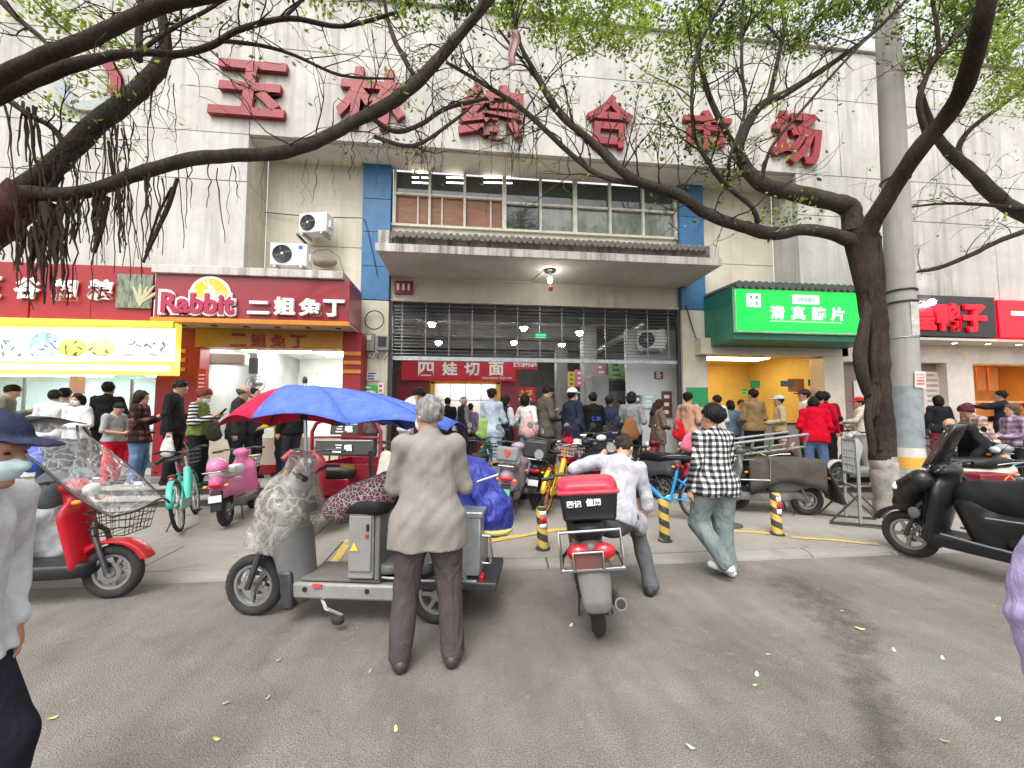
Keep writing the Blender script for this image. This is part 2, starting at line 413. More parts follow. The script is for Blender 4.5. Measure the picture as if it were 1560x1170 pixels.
def concrete_mat(name, col, stain=0.5, streak=0.0, dark=(0.12, 0.11, 0.10), fine=60, sx=7.0, bump=0.35, lo=0.50, hi=0.78):
    m = bpy.data.materials.new(name); m.use_nodes = True; nt = m.node_tree; L = nt.links; b = nt.nodes['Principled BSDF']
    g = nt.nodes.new('ShaderNodeNewGeometry'); P = g.outputs['Position']
    n1 = _n(nt, 'ShaderNodeTexNoise', Scale=1.1, Detail=8.0, Roughness=0.68); L.new(P, n1.inputs['Vector'])
    r1 = nt.nodes.new('ShaderNodeValToRGB'); L.new(n1.outputs['Fac'], r1.inputs[0]); e = r1.color_ramp.elements
    e[0].position = 0.3; e[0].color = tuple(c*0.78 for c in col)+(1,); e[1].position = 0.65; e[1].color = tuple(min(1, c*1.08) for c in col)+(1,)
    out = r1.outputs[0]
    n2 = _n(nt, 'ShaderNodeTexNoise', Scale=3.3, Detail=10.0, Roughness=0.75); L.new(P, n2.inputs['Vector'])
    r2 = nt.nodes.new('ShaderNodeValToRGB'); L.new(n2.outputs['Fac'], r2.inputs[0]); e = r2.color_ramp.elements
    e[0].position = 0.56; e[0].color = (0, 0, 0, 1); e[1].position = 0.8; e[1].color = (stain,)*3+(1,)
    mx = _n(nt, 'ShaderNodeMixRGB'); L.new(r2.outputs[0], mx.inputs[0]); L.new(out, mx.inputs[1]); mx.inputs[2].default_value = dark+(1,); out = mx.outputs[0]
    if streak > 0:
        mp = nt.nodes.new('ShaderNodeMapping'); mp.inputs['Scale'].default_value = (sx, sx, 0.28); L.new(P, mp.inputs[0])
        n3 = _n(nt, 'ShaderNodeTexNoise', Scale=1.0, Detail=7.0, Roughness=0.7); L.new(mp.outputs[0], n3.inputs['Vector'])
        r3 = nt.nodes.new('ShaderNodeValToRGB'); L.new(n3.outputs['Fac'], r3.inputs[0]); e = r3.color_ramp.elements
        e[0].position = lo; e[0].color = (0, 0, 0, 1); e[1].position = hi; e[1].color = (streak,)*3+(1,)
        n4 = _n(nt, 'ShaderNodeTexNoise', Scale=0.55, Detail=3.0); L.new(P, n4.inputs['Vector'])
        r4 = nt.nodes.new('ShaderNodeValToRGB'); L.new(n4.outputs['Fac'], r4.inputs[0]); e = r4.color_ramp.elements
        e[0].position = 0.35; e[0].color = (0.25, 0.25, 0.25, 1); e[1].position = 0.6; e[1].color = (1, 1, 1, 1)
        mm = _n(nt, 'ShaderNodeMixRGB', blend_type='MULTIPLY'); mm.inputs[0].default_value = 1; L.new(r3.outputs[0], mm.inputs[1]); L.new(r4.outputs[0], mm.inputs[2])
        mx = _n(nt, 'ShaderNodeMixRGB'); L.new(mm.outputs[0], mx.inputs[0]); L.new(out, mx.inputs[1]); mx.inputs[2].default_value = dark+(1,); out = mx.outputs[0]
    L.new(out, b.inputs['Base Color']); b.inputs['Roughness'].default_value = 0.88; b.inputs['Specular IOR Level'].default_value = 0.25
    n5 = _n(nt, 'ShaderNodeTexNoise', Scale=float(fine), Detail=6.0); L.new(P, n5.inputs['Vector'])
    bp = _n(nt, 'ShaderNodeBump', Strength=bump, Distance=0.006); L.new(n5.outputs['Fac'], bp.inputs['Height']); L.new(bp.outputs[0], b.inputs['Normal'])
    MATS[name] = m
    return m
ASPH = asphalt_mat()
PAVE = concrete_mat('pavement_concrete', (0.255, 0.232, 0.205), stain=0.8, dark=(0.09, 0.08, 0.07), fine=90)
KERBM = concrete_mat('kerb_stone', (0.25, 0.235, 0.215), stain=0.8, dark=(0.09, 0.085, 0.08), fine=80)
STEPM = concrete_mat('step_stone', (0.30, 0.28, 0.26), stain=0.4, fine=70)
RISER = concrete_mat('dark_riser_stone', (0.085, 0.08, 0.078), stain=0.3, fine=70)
DARK = mat('dark_joint', (0.05, 0.047, 0.043), rough=0.95)

gb = MB(); gb.quad((-300, -300, -0.03), (300, -300, -0.03), (300, 300, -0.03), (-300, 300, -0.03))
struct(gb.build('ground', DARK, smooth=False))
gb = MB(); gb.sheet(lambda u, v: (-60+120*u, -40+(KERB+40)*v, 0), 4, 4)
struct(gb.build('road', ASPH, smooth=False))
# kerb of separate worn stones
kerb = bpy.data.objects.new('kerb', None); COL.objects.link(kerb); struct(kerb)
x = -9.0; k = 0
while x < 15:
    l = 1.0+random.uniform(-0.05, 0.05); dz = random.uniform(-0.006, 0.006); dy = random.uniform(-0.008, 0.008)
    b = MB().prism([(KERB-0.03+dy, -0.02), (KERB-0.01+dy, 0.026+dz), (KERB+0.05+dy, 0.05+dz), (KERB+0.16, 0.056+dz), (KERB+0.16, -0.02)], l-0.012, M=Matrix.Translation((x+l/2, 0, 0)))
    b.build('kerb_stone', KERBM, kerb, bevel=0.008, seg=1); x += l
# pavement of separate slabs that rises gently to the steps
pave = bpy.data.objects.new('pavement', None); COL.objects.link(pave); struct(pave)
MB().quad((-60, KERB+0.1, 0.02), (60, KERB+0.1, 0.02), (60, STEP1+0.05, 0.145), (-60, STEP1+0.05, 0.145)).build('joint_bed', DARK, pave, smooth=False)
ys = [KERB+0.165, 4.98, 5.86, STEP1]
for j in range(3):
    x = -12.0-0.4*j
    while x < 17:
        l = 1.75; g = 0.005; t = random.uniform(-0.002, 0.002)
        y0, y1 = ys[j]+g, ys[j+1]-g; z0, z1 = gz(0, y0)+t, gz(0, min(y1, STEP1-0.001))+t
        b = MB().add([(x+g, y0, z0-0.05), (x+l-g, y0, z0-0.05), (x+l-g, y1, z1-0.05), (x+g, y1, z1-0.05), (x+g, y0, z0), (x+l-g, y0, z0), (x+l-g, y1, z1), (x+g, y1, z1)],
                     [(0, 3, 2, 1), (4, 5, 6, 7), (0, 1, 5, 4), (1, 2, 6, 5), (2, 3, 7, 6), (3, 0, 4, 7)])
        b.build('paving_slab', PAVE, pave, bevel=0.006, seg=1); x += l
for x0, x1 in ((-60, -12.9), (17, 60)):
    MB().quad((x0, KERB+0.16, 0.056), (x1, KERB+0.16, 0.056), (x1, STEP1, 0.18), (x0, STEP1, 0.18)).build('outer_pavement', PAVE, pave, smooth=False)
steps = bpy.data.objects.new('steps', None); COL.objects.link(steps); struct(steps)
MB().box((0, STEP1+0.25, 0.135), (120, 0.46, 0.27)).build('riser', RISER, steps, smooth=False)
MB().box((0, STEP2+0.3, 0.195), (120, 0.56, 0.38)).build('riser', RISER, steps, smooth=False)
x = -14
while x < 18:
    l = 1.5
    MB().box((x+l/2, STEP1+0.172, 0.285), (l-0.006, 0.37, 0.03)).build('tread', STEPM, steps, bevel=0.006, seg=1)
    MB().box((x+l/2, STEP2+0.19, 0.405), (l-0.006, 0.41, 0.03)).build('tread', STEPM, steps, bevel=0.006, seg=1)
    x += l
x = -14
plat = bpy.data.objects.new('shop_platform', None); COL.objects.link(plat); struct(plat)
MB().box((0, 13, 0.2), (120, 11.4, 0.38)).build('base', DARK, plat, smooth=False)
while x < 18:
    for y0 in (7.5, 8.1):
        MB().box((x+0.4, y0+0.3, 0.405), (0.794, 0.594, 0.03)).build('floor_tile', STEPM, plat, smooth=False)
    x += 0.8
MB().box((2, 13.7, 0.400), (40, 9.9, 0.034)).build('market_floor', mat('market_floor', (0.34, 0.33, 0.31), rough=0.35, var=0.25, scale=2, dirt=0.4), plat, smooth=False)
# painted yellow parking line and worn marks on the pavement (separate strips 4 mm above)
YEL = mat('yellow_line_paint', (0.50, 0.34, 0.07), rough=0.8, var=0.3, scale=25, dirt=1.0, dirtcol=(0.24, 0.215, 0.19), dscale=6)
WHT = mat('white_line_paint', (0.62, 0.60, 0.56), rough=0.7, var=0.2, scale=25, dirt=0.8, dirtcol=(0.36, 0.33, 0.30), dscale=7)
def strip(name, pts, w, m):
    b = MB(); P = [ground_at(*p) for p in pts]; vs = []
    for i, p in enumerate(P):
        d = (P[min(i+1, len(P)-1)]-P[max(i-1, 0)]).normalized(); s = Vector((-d.y, d.x, 0))*w/2
        for q in (p-s, p+s): vs.append((q.x, q.y, gz(q.x, q.y)+0.006))
    b.add(vs, [(2*i, 2*i+1, 2*i+3, 2*i+2) for i in range(len(P)-1)])
    return struct(b.build(name, m, smooth=False))
strip('yellow_line', [(505, 862), (520, 842), (532, 822)], 0.09, YEL)
strip('yellow_line', [(690, 834), (760, 822), (850, 807), (905, 800)], 0.10, YEL)
strip('yellow_line', [(1060, 806), (1150, 811), (1200, 815)], 0.09, YEL)
strip('yellow_line', [(1205, 819), (1268, 823), (1338, 830)], 0.07, YEL)
# wet runnel drying on the asphalt: an irregular thin sheet with its own ragged edge
def wet_mat():
    m = bpy.data.materials.new('wet_asphalt'); m.use_nodes = True; nt = m.node_tree; L = nt.links; b = nt.nodes['Principled BSDF']
    g = nt.nodes.new('ShaderNodeNewGeometry'); n = _n(nt, 'ShaderNodeTexNoise', Scale=7.0, Detail=12.0, Roughness=0.8); L.new(g.outputs['Position'], n.inputs['Vector'])
    uv = nt.nodes.new('ShaderNodeAttribute'); uv.attribute_name = 'core'
    ad = _n(nt, 'ShaderNodeMath', operation='ADD'); L.new(n.outputs['Fac'], ad.inputs[0]); L.new(uv.outputs['Fac'], ad.inputs[1])
    r = nt.nodes.new('ShaderNodeValToRGB'); L.new(ad.outputs[0], r.inputs[0]); e = r.color_ramp.elements
    e[0].position = 0.74; e[0].color = (0, 0, 0, 1); e[1].position = 0.96; e[1].color = (0.34, 0.34, 0.34, 1)
    L.new(r.outputs[0], b.inputs['Alpha'])
    f = _n(nt, 'ShaderNodeTexNoise', Scale=240.0, Detail=3.0); L.new(g.outputs['Position'], f.inputs['Vector'])
    rr = nt.nodes.new('ShaderNodeValToRGB'); L.new(f.outputs['Fac'], rr.inputs[0]); e = rr.color_ramp.elements
    e[0].position = 0.3; e[0].color = (0.02, 0.019, 0.018, 1); e[1].position = 0.7; e[1].color = (0.075, 0.07, 0.066, 1); L.new(rr.outputs[0], b.inputs['Base Color'])
    b.inputs['Roughness'].default_value = 0.55
    return m
cl = [(1165, 862, 0.25), (1200, 885, 0.46), (1250, 915, 0.46), (1295, 960, 0.40), (1318, 1010, 0.34), (1335, 1080, 0.28), (1352, 1165, 0.22), (1360, 1230, 0.18)]
b = MB(); core = []; fs = []
for i, (px, py, w) in enumerate(cl):
    p = at(px, py, Z=0.004)
    for s in range(7):
        q = (s-3)/3; b.v.append((p.x+q*w, p.y, 0.004)); core.append(0.42*(1-abs(q)**1.5)*(1 if 0 < i else 0.3))
for i in range(len(cl)-1):
    for s in range(6): b.f.append((i*7+s, i*7+s+1, (i+1)*7+s+1, (i+1)*7+s))
wet = b.build('wet_patch', wet_mat(), smooth=False)
a = wet.data.attributes.new('core', 'FLOAT', 'POINT'); a.data.foreach_set('value', core); struct(wet)
# drain-like manhole cover in the pavement
p = ground_at(1112, 800)
mh = MB().lathe([(0.16, 0), (0.16, 0.012), (0.12, 0.014), (0.0, 0.014)], c=(p.x, p.y, gz(p.x, p.y)), n=20)
tag(mh.build('manhole_cover', mat('cast_iron', (0.10, 0.095, 0.09), rough=0.6, metal=0.3, dirt=0.5)), 'small round iron cover set in the pavement beside the bollards', 'manhole cover')
# ---------------------------------------------------------------- the market hall
YF, YB, YC = 8.4, 9.2, 7.75
WALL = concrete_mat('stained_white_wall', (0.53, 0.51, 0.47), stain=0.45, streak=0.7, dark=(0.17, 0.155, 0.14), fine=50, sx=5.0, lo=0.45, hi=0.70)
BEIGE = concrete_mat('cream_wall', (0.60, 0.55, 0.45), stain=0.35, streak=0.55, dark=(0.20, 0.17, 0.13), fine=50, sx=5.0)
CANM = concrete_mat('canopy_concrete', (0.58, 0.55, 0.50), stain=0.6, streak=0.85, dark=(0.10, 0.09, 0.085), fine=50, sx=6.0, lo=0.44, hi=0.66)
SOFF = concrete_mat('canopy_soffit_plaster', (0.62, 0.57, 0.50), stain=0.2, fine=40)
BLUE = mat('blue_column_paint', (0.022, 0.12, 0.27), rough=0.5, var=0.15, scale=2.5, dirt=0.35, dirtcol=(0.12, 0.17, 0.22), dscale=3)
STEEL = mat('grey_steel', (0.26, 0.26, 0.26), rough=0.45, metal=0.8, var=0.2, scale=20, dirt=0.3)
DSTEEL = mat('dark_steel', (0.07, 0.07, 0.075), rough=0.5, metal=0.6, var=0.2, scale=20)
GALV = mat('galvanised_steel', (0.42, 0.43, 0.44), rough=0.45, metal=0.7, var=0.2, scale=12, dirt=0.35)
WPLAST = mat('white_plastic', (0.68, 0.68, 0.66), rough=0.45, var=0.05, dirt=0.2, dscale=6, dirtcol=(0.3, 0.28, 0.25))
BPLAST = mat('black_plastic', (0.014, 0.014, 0.015), rough=0.45, var=0.2, scale=10)
RUBBER = mat('black_rubber', (0.018, 0.0175, 0.017), rough=0.85, var=0.3, scale=30, dirt=0.35, dirtcol=(0.075, 0.07, 0.065), dscale=7)
def X_(px, py, Y): return at(px, py, Y=Y).x
def Z_(px, py, Y): return at(px, py, Y=Y).z
bld = thing('market_building', 'stained white concrete market hall with blue columns and a wide gate canopy', 'building', (0, YB, 0))
def part(mb, name, m, parent=None, **kw):
    o = mb.build(name, m, parent or bld, **kw)
    if parent is None: o.location = (0, -YB, 0)
    return o
XL = X_(376, 290, YF); XR = X_(1213, 280, YF)
ZSB = 0.5*(Z_(555, 212, YF)+Z_(1060, 258, YF)); ZTOP = Z_(1130, 62, YF)
XW0, XW1 = -19.0, 24.0
print('building', XL, XR, ZSB, ZTOP, Z_(570, 22, YF), Z_(380, 193, YF))
# panels of the big upper wall
rows = [ZSB, ZSB+1.95, ZTOP]
colsx = [XW0]+[XL+i*2.72 for i in range(-4, 9)]+[XW1]
colsx = sorted(c for c in colsx)
g = 0.006
def panel(x0, x1, z0, z1, yf, m, th=0.14):
    part(MB().box(((x0+x1)/2, yf+th/2+random.uniform(0, 0.004), (z0+z1)/2), (x1-x0-2*g, th, z1-z0-2*g)), 'wall_panel', m, bevel=0.006, seg=1)
for i in range(len(colsx)-1):
    for j in range(2): panel(colsx[i], colsx[i+1], rows[j], rows[j+1], YF, WALL)
part(MB().box(((XW0+XW1)/2, YF+0.45, (ZSB+ZTOP)/2+0.02), (XW1-XW0-0.1, 0.6, ZTOP-ZSB-0.06)), 'backing_wall', DARK, smooth=False)
part(MB().box(((XW0+XW1)/2, YF+0.38, ZTOP+0.06), (XW1-XW0, 0.9, 0.10)), 'coping', WALL, bevel=0.01)
part(MB().box(((XL+XR)/2, YF+0.46, ZSB-0.012), (XR-XL, 0.70, 0.05)), 'fascia_soffit', SOFF, smooth=False)
# lower front wall of the two flanking blocks
ZS = 4.35
zl = [ZS-0.2, ZSB-1.02, ZSB]
lx = [XW0]+[XL-2.72*i for i in range(4, -1, -1)]; rx_ = [XR+2.72*i for i in range(0, 5)]+[XW1]
for xs in (lx, rx_):
    for i in range(len(xs)-1):
        for j in range(2): panel(xs[i], xs[i+1], zl[j], zl[j+1], YF, WALL)
for x0, x1 in ((XW0, XL-0.16), (XR+0.16, XW1)):
    part(MB().box(((x0+x1)/2, YF+0.5, (ZS-0.2+ZSB)/2), (x1-x0, 0.7, ZSB-ZS+0.18)), 'backing_wall', DARK, smooth=False)
for xs, sg in ((XL, -1), (XR, 1)):      # the returns of the recess
    for j in range(2):
        part(MB().box((xs+sg*0.075, (YF+YB)/2+0.075, (zl[j]+zl[j+1])/2), (0.14, YB-YF-0.15, zl[j+1]-zl[j]-2*g)), 'return_panel', BEIGE if sg < 0 else WALL, bevel=0.005, seg=1)
# recessed wall pieces
XA, XBc = X_(555, 330, YB), X_(597, 330, YB)             # left blue column
XCc, XD = X_(1030, 330, YB), X_(1066, 330, YB)           # right blue column
ZW0, ZW1 = Z_(810, 352, YB), ZSB-0.06
ZBEAM = Z_(815, 466, YB); ZSOF = Z_(815, 437, YB)
for x0, x1 in ((XL, XA), (XD, XR)):
    for z0, z1 in ((4.05, 5.5), (5.5, ZSB)):
        part(MB().box(((x0+x1)/2, YB+0.1, (z0+z1)/2), (x1-x0-0.004, 0.2, z1-z0-0.012)), 'wall_panel', BEIGE, bevel=0.004, seg=1)
    part(MB().box(((x0+x1)/2, YB+0.24, 3.5), (x1-x0, 0.06, 6.1)) if False else MB().box(((x0+x1)/2, YB+0.24, 5.3), (x1-x0, 0.06, 2.6)), "backing_wall", DARK, smooth=False)
ZBL = Z_(574, 460, YB)
for x0, x1 in ((XA, XBc), (XCc, XD)):
    zz = [ZBL, ZBL+0.78, ZBL+1.58, ZBL+2.36, ZSB-0.02]
    for j in range(4):
        part(MB().box(((x0+x1)/2, YB-0.04, (zz[j]+zz[j+1])/2), (x1-x0, 0.24, zz[j+1]-zz[j]-0.01)), 'blue_column_panel', BLUE, bevel=0.004, seg=1)
    part(MB().box(((x0+x1)/2, YB-0.02, (0.42+ZBL)/2), (x1-x0-0.01, 0.26, ZBL-0.43)), 'gate_pier', BEIGE, bevel=0.012, seg=1)
part(MB().box(((XBc+XCc)/2, YB+0.1, (ZBEAM+ZW0-0.06)/2), (XCc-XBc-0.004, 0.22, ZW0-ZBEAM-0.06)), 'gate_beam', BEIGE, bevel=0.01, seg=1)
part(MB().box(((XBc+XCc)/2, YB-0.03, ZBEAM+0.03), (XCc-XBc-0.01, 0.05, 0.06)), 'beam_lip', BEIGE, bevel=0.01, seg=1)
# the long window above the canopy
GLASS = mat('window_glass', (0.035, 0.042, 0.040), rough=0.04, var=0.3, scale=1.2, spec=0.9)
GLASSC = mat('curtained_glass', (0.16, 0.18, 0.145), rough=0.05, var=0.3, scale=2.0, stretch=(3, 3, 0.4), spec=0.9)
BOARD = mat('brown_board', (0.22, 0.09, 0.042), rough=0.5, var=0.3, scale=3, stretch=(1, 1, 5))
FRAME = mat('cream_window_frame', (0.52, 0.50, 0.43), rough=0.5, var=0.1, dirt=0.35, dscale=4)
win = MB().box(((XBc+XCc)/2, YB+0.06, ZW0-0.03), (XCc-XBc, 0.26, 0.06)).build('window', FRAME, bld, bevel=0.006); win.location = (0, -YB, 0)
mull = [602, 655, 708, 768, 823, 875, 928, 978, 1027]
mx = [X_(p, 300, YB) for p in mull]; ztr = ZW0+(ZW1-ZW0)*0.50
for i in range(8):
    x0, x1 = mx[i], mx[i+1]; w = 0.10 if i in (3, 5) else 0.06
    MB().box((x0, YB-0.02, (ZW0+ZW1)/2), (w, 0.10, ZW1-ZW0)).build('mullion', FRAME, win, bevel=0.004)
    zt = ztr if i > 2 else ZW0+(ZW1-ZW0)*0.56
    MB().box(((x0+x1)/2, YB-0.015, zt), (x1-x0-w-0.004, 0.07, 0.055)).build('transom', FRAME, win, bevel=0.004)
    MB().box(((x0+x1)/2, YB+0.03, (zt+ZW1)/2), (x1-x0-0.05, 0.012, ZW1-zt-0.03)).build('upper_pane', GLASS, win, smooth=False)
    MB().box(((x0+x1)/2, YB+0.03, (zt+ZW0)/2), (x1-x0-0.05, 0.012, zt-ZW0-0.03)).build('lower_pane', BOARD if i < 3 else (GLASS if i == 3 else GLASSC), win, smooth=False)
    if i < 3: MB().box((x0+(x1-x0)*(0.66 if i != 1 else 0.35), YB+0.01, (zt+ZW0)/2), (0.035, 0.05, zt-ZW0-0.06)).build('sash_bar', FRAME, win)
MB().box((mx[8], YB-0.02, (ZW0+ZW1)/2), (0.07, 0.10, ZW1-ZW0)).build('mullion', FRAME, win, bevel=0.004)
part(MB().box(((XBc+XCc)/2, YB+0.3, (ZW0+ZSB)/2), (XCc-XBc, 0.3, ZSB-ZW0)), 'window_backing', DARK, smooth=False)
TUBE = glow((1.0, 0.97, 0.9), 6.0)
for pxs in ((628, 652), (680, 706), (737, 780)):          # tube lamps behind the upper panes
    for k in range(3):
        a, c = at(pxs[0], 262+8*k, Y=YB+0.022), at(pxs[1], 263+8*k, Y=YB+0.022)
        lt = MB().tube([a, c], 0.016, 8).build('fluorescent_tube', TUBE, win)
# canopy with a row of small eave tiles
CX0, CX1 = X_(574, 383, YC), X_(1098, 405, YC); CZ0 = 0.5*(Z_(575, 384, YC)+Z_(1098, 405, YC)); CZ1 = Z_(830, 355, YC)-0.02
print('canopy', CX0, CX1, CZ0, CZ1, ZSOF, 'beam', ZBEAM, 'win', ZW0, ZW1, 'gate', XBc, XCc)
can = MB().box(((CX0+CX1)/2, (YC+YB)/2+0.005, CZ0+0.09), (CX1-CX0, YB-YC-0.02, 0.18)).build('canopy', SOFF, bld, bevel=0.012); can.location = (0, -YB, 0)
MB().box(((CX0+CX1)/2, YC-0.012, CZ0+0.085), (CX1-CX0+0.05, 0.03, 0.165)).build('canopy_fascia', CANM, can, bevel=0.008)
MB().box(((CX0+CX1)/2, (YC+YB)/2+0.06, CZ0+0.27), (CX1-CX0-0.06, YB-YC-0.16, 0.18)).build('parapet', CANM, can, bevel=0.01)
for xe, s in ((CX0+0.12, 1), (CX1-0.12, -1)):
    MB().box((xe, YC+0.12, CZ0+0.30), (0.22, 0.22, 0.30)).build('end_block', CANM, can, bevel=0.02)
TILE = mat('grey_eave_tile', (0.30, 0.27, 0.255), rough=0.85, var=0.35, scale=9, bump=0.3, dirt=0.6, dirtcol=(0.06, 0.055, 0.05), dscale=6)
nt_ = 54; tw = (CX1-CX0-0.55)/nt_
tb = MB()
tb.tube([(0, -0.10, -0.055), (0, 0.42, 0.10)], tw*0.53, 10); tile0 = tb.build('eave_tile', TILE, can)
for i in range(nt_):
    t = tile0 if i == 0 else tile0.copy()
    if i: COL.objects.link(t)
    t.location = (CX0+0.275+tw*(i+0.5), YC+0.03+random.uniform(-0.008, 0.008), CZ0+0.40+random.uniform(-0.005, 0.005))
    t.rotation_euler = (random.uniform(-0.05, 0.05), 0, random.uniform(-0.06, 0.06))
MB().box(((CX0+CX1)/2, YC+0.20, CZ0+0.385), (CX1-CX0-0.5, 0.3, 0.05), rot=(R(16), 0, 0)).build('tile_bed', CANM, can)
# roller grille half lowered in the gate
sh = MB().box(((XBc+XCc)/2, YB+0.02, Z_(820, 549, YB)), (XCc-XBc-0.06, 0.05, 0.10)).build('roller_shutter', GALV, bld, bevel=0.008); sh.location = (0, -YB, 0)
zb, zt = Z_(820, 545, YB), ZBEAM
n = 16; sl = None
for i in range(n):
    z = zb+(zt-zb)*((i+0.6)/n)
    if i > 12: o = MB().box(((XBc+XCc)/2, YB+0.02+0.01*(i % 2), z), (XCc-XBc-0.05, 0.03, 0.055), rot=(R(-20), 0, 0)).build('slat', DSTEEL, sh)
    else: o = MB().tube([(XBc+0.04, YB+0.02, z), (XCc-0.04, YB+0.02, z)], 0.010, 6).build('grille_bar', STEEL, sh)
for i in range(13):
    xx = XBc+(XCc-XBc)*(i+0.5)/13
    MB().box((xx, YB+0.02, (zb+zt)/2), (0.022, 0.012, zt-zb-0.02)).build('grille_link', STEEL, sh)
for xx in (XBc+0.03, XCc-0.03):
    MB().box((xx, YB+0.0, (0.42+ZBEAM)/2), (0.07, 0.11, ZBEAM-0.42)).build('guide_rail', DSTEEL, sh)
# ------------------------------------------------ the dim market hall behind the gate
HALL = mat('dark_hall_ceiling', (0.26, 0.27, 0.275), rough=0.8, var=0.3, scale=1.5)
HALLW = mat('grey_hall_wall', (0.32, 0.33, 0.325), rough=0.8, var=0.2, scale=2)
HX0, HX1, HY1 = XBc-3.0, XCc+5.2, 19.0; HZ = ZBEAM+0.22
part(MB().quad((HX0, YB+0.15, HZ), (HX1, YB+0.15, HZ), (HX1, HY1, HZ), (HX0, HY1, HZ)), 'hall_ceiling', HALL, smooth=False)
part(MB().quad((HX0, HY1, 0.4), (HX1, HY1, 0.4), (HX1, HY1, HZ+.05), (HX0, HY1, HZ+.05)), 'hall_back_wall', HALLW, smooth=False)
for xx in (HX0, HX1): part(MB().quad((xx, YB+0.3, 0.4), (xx, HY1, 0.4), (xx, HY1, HZ+.05), (xx, YB+0.3, HZ+.05)), 'hall_side_wall', HALLW, smooth=False)
for k, yy in enumerate((10.6, 12.4, 14.6, 16.8)):
    part(MB().box(((HX0+HX1)/2, yy, HZ-.15), (HX1-HX0, 0.22, 0.30)), 'ceiling_beam', HALL, smooth=False)
for px_, Yc in ((855, 14.5), (897, 11.8), (930, 16.5)):
    xx = X_(px_, 600, Yc)
    part(MB().box((xx, Yc, (HZ+.42)/2), (0.42, 0.42, HZ-.45)), 'hall_column', HALLW, bevel=0.02)
a = at(912, 560, Y=10.6); c = at(985, 500, Y=10.0)
part(MB().tube([at(895, 545, Y=13.0), at(985, 492, Y=10.2)], 0.11, 10), 'ventilation_duct', GALV)
LAMP = glow((1.0, 0.97, 0.92), 110.0, 'lit_lamp_glass')
for px_, py_, Yl in ((658, 494, 10.4), (668, 522, 12.0), (798, 500, 10.6), (783, 522, 12.2), (883, 507, 10.6), (856, 525, 12.4), (820, 549, 15.0), (1016, 530, 15)):
    p = at(px_, py_, Y=Yl); lt = thing('hall_lamp', 'round bright white lamp hanging from the dim market hall ceiling', 'lamp', (p.x, p.y, p.z), group='lamps in the market hall')
    MB().ell((0, 0, 0), (0.09, 0.09, 0.08)).build('bulb', LAMP, lt)
    MB().lathe([(0.03, 0.09), (0.10, 0.05), (0.13, 0.02)], n=16).build('shade', GALV, lt, solid=0.004)
    MB().tube([(0, 0, 0.08), (0, 0, HZ-.02-p.z)], 0.008, 6).build('cord', DSTEEL, lt)
# white partition on the right of the gate with posters
WPART = mat('white_partition', (0.60, 0.62, 0.62), rough=0.6, var=0.06, dirt=0.2, dscale=3)
x0, x1 = X_(955, 600, 9.75), X_(1034, 600, 9.75); x0b = X_(955, 600, 9.75)
part(MB().box(((x0+x1)/2, 9.80, (0.42+Z_(990, 552, 9.75))/2+0.1), (x1-x0, 0.08, Z_(990, 552, 9.75)-0.42+0.2)), 'hall_partition', WPART, bevel=0.004)
part(MB().box(((x0+x1)/2, 9.86, 3.4), (x1-x0, 0.05, 1.0)), 'hall_partition', WPART, bevel=0.004)
part(MB().box((x0-0.5, 10.6, 1.6), (0.5, 0.5, 2.3)), 'hall_column', HALLW, bevel=0.02)
# side shop with the red noodle banner
SX0, SX1, SY = X_(605, 600, 12.0), X_(790, 600, 12.0), 12.0
DRED = mat('dark_red_panel', (0.20, 0.012, 0.022), rough=0.4, var=0.1)
NOOD = thing('noodle_stall', 'dark red noodle stall with yellow framed lit window inside the gate', 'stall', ((SX0+SX1)/2, SY, 0.42))
def sp(mb, name, m, **kw):
    o = mb.build(name, m, NOOD, **kw); o.location = (-(SX0+SX1)/2, -SY, -0.42); return o
wx0, wx1, wz0, wz1 = X_(662, 600, SY), X_(756, 600, SY), 1.45, Z_(700, 582, SY)
sp(MB().box(((SX0+wx0)/2, SY+0.1, 1.75), (wx0-SX0, 0.2, 2.66)).box(((SX1+wx1)/2, SY+0.1, 1.75), (SX1-wx1, 0.2, 2.66)).box(((wx0+wx1)/2, SY+0.1, (0.42+wz0)/2), (wx1-wx0, 0.2, wz0-0.42)), 'front_wall', DRED, smooth=False)
YF_ = mat('yellow_frame', (0.70, 0.42, 0.03), rough=0.4)
for c_, d_ in ((((wx0+wx1)/2, SY-0.02, wz1), (wx1-wx0+0.3, 0.08, 0.12)), ((wx0-0.06, SY-0.02, (wz0+wz1)/2), (0.12, 0.08, wz1-wz0)), ((wx1+0.06, SY-0.02, (wz0+wz1)/2), (0.12, 0.08, wz1-wz0))):
    sp(MB().box(c_, d_), 'window_frame', YF_)
LITW = mat('lit_white_wall', (0.75, 0.77, 0.75), rough=0.6, var=0.04)
sp(MB().quad((SX0, SY+1.6, 0.4), (SX1, SY+1.6, 0.4), (SX1, SY+1.6, 3.2), (SX0, SY+1.6, 3.2)).quad((SX0, SY+0.2, 3.2), (SX1, SY+0.2, 3.2), (SX1, SY+1.6, 3.2), (SX0, SY+1.6, 3.2)), 'inner_wall', LITW, smooth=False)
for i in (1, 2, 3): sp(MB().box((wx0+(wx1-wx0)*i/4, SY+0.03, (wz0+wz1)/2), (0.03, 0.03, wz1-wz0)), 'glazing_bar', WPLAST)
sp(MB().box(((wx0+wx1)/2, SY+0.03, wz1-0.55), (wx1-wx0, 0.03, 0.03)), 'glazing_bar', WPLAST)
ltp = MB().box(((wx0+wx1)/2, SY+0.9, 3.12), (1.6, 0.7, 0.05)).build('ceiling_light', glow((1, 0.98, 0.93), 9.0), bevel=0.005)
tag(ltp, 'flat lit ceiling panel inside the noodle stall', 'ceiling light')
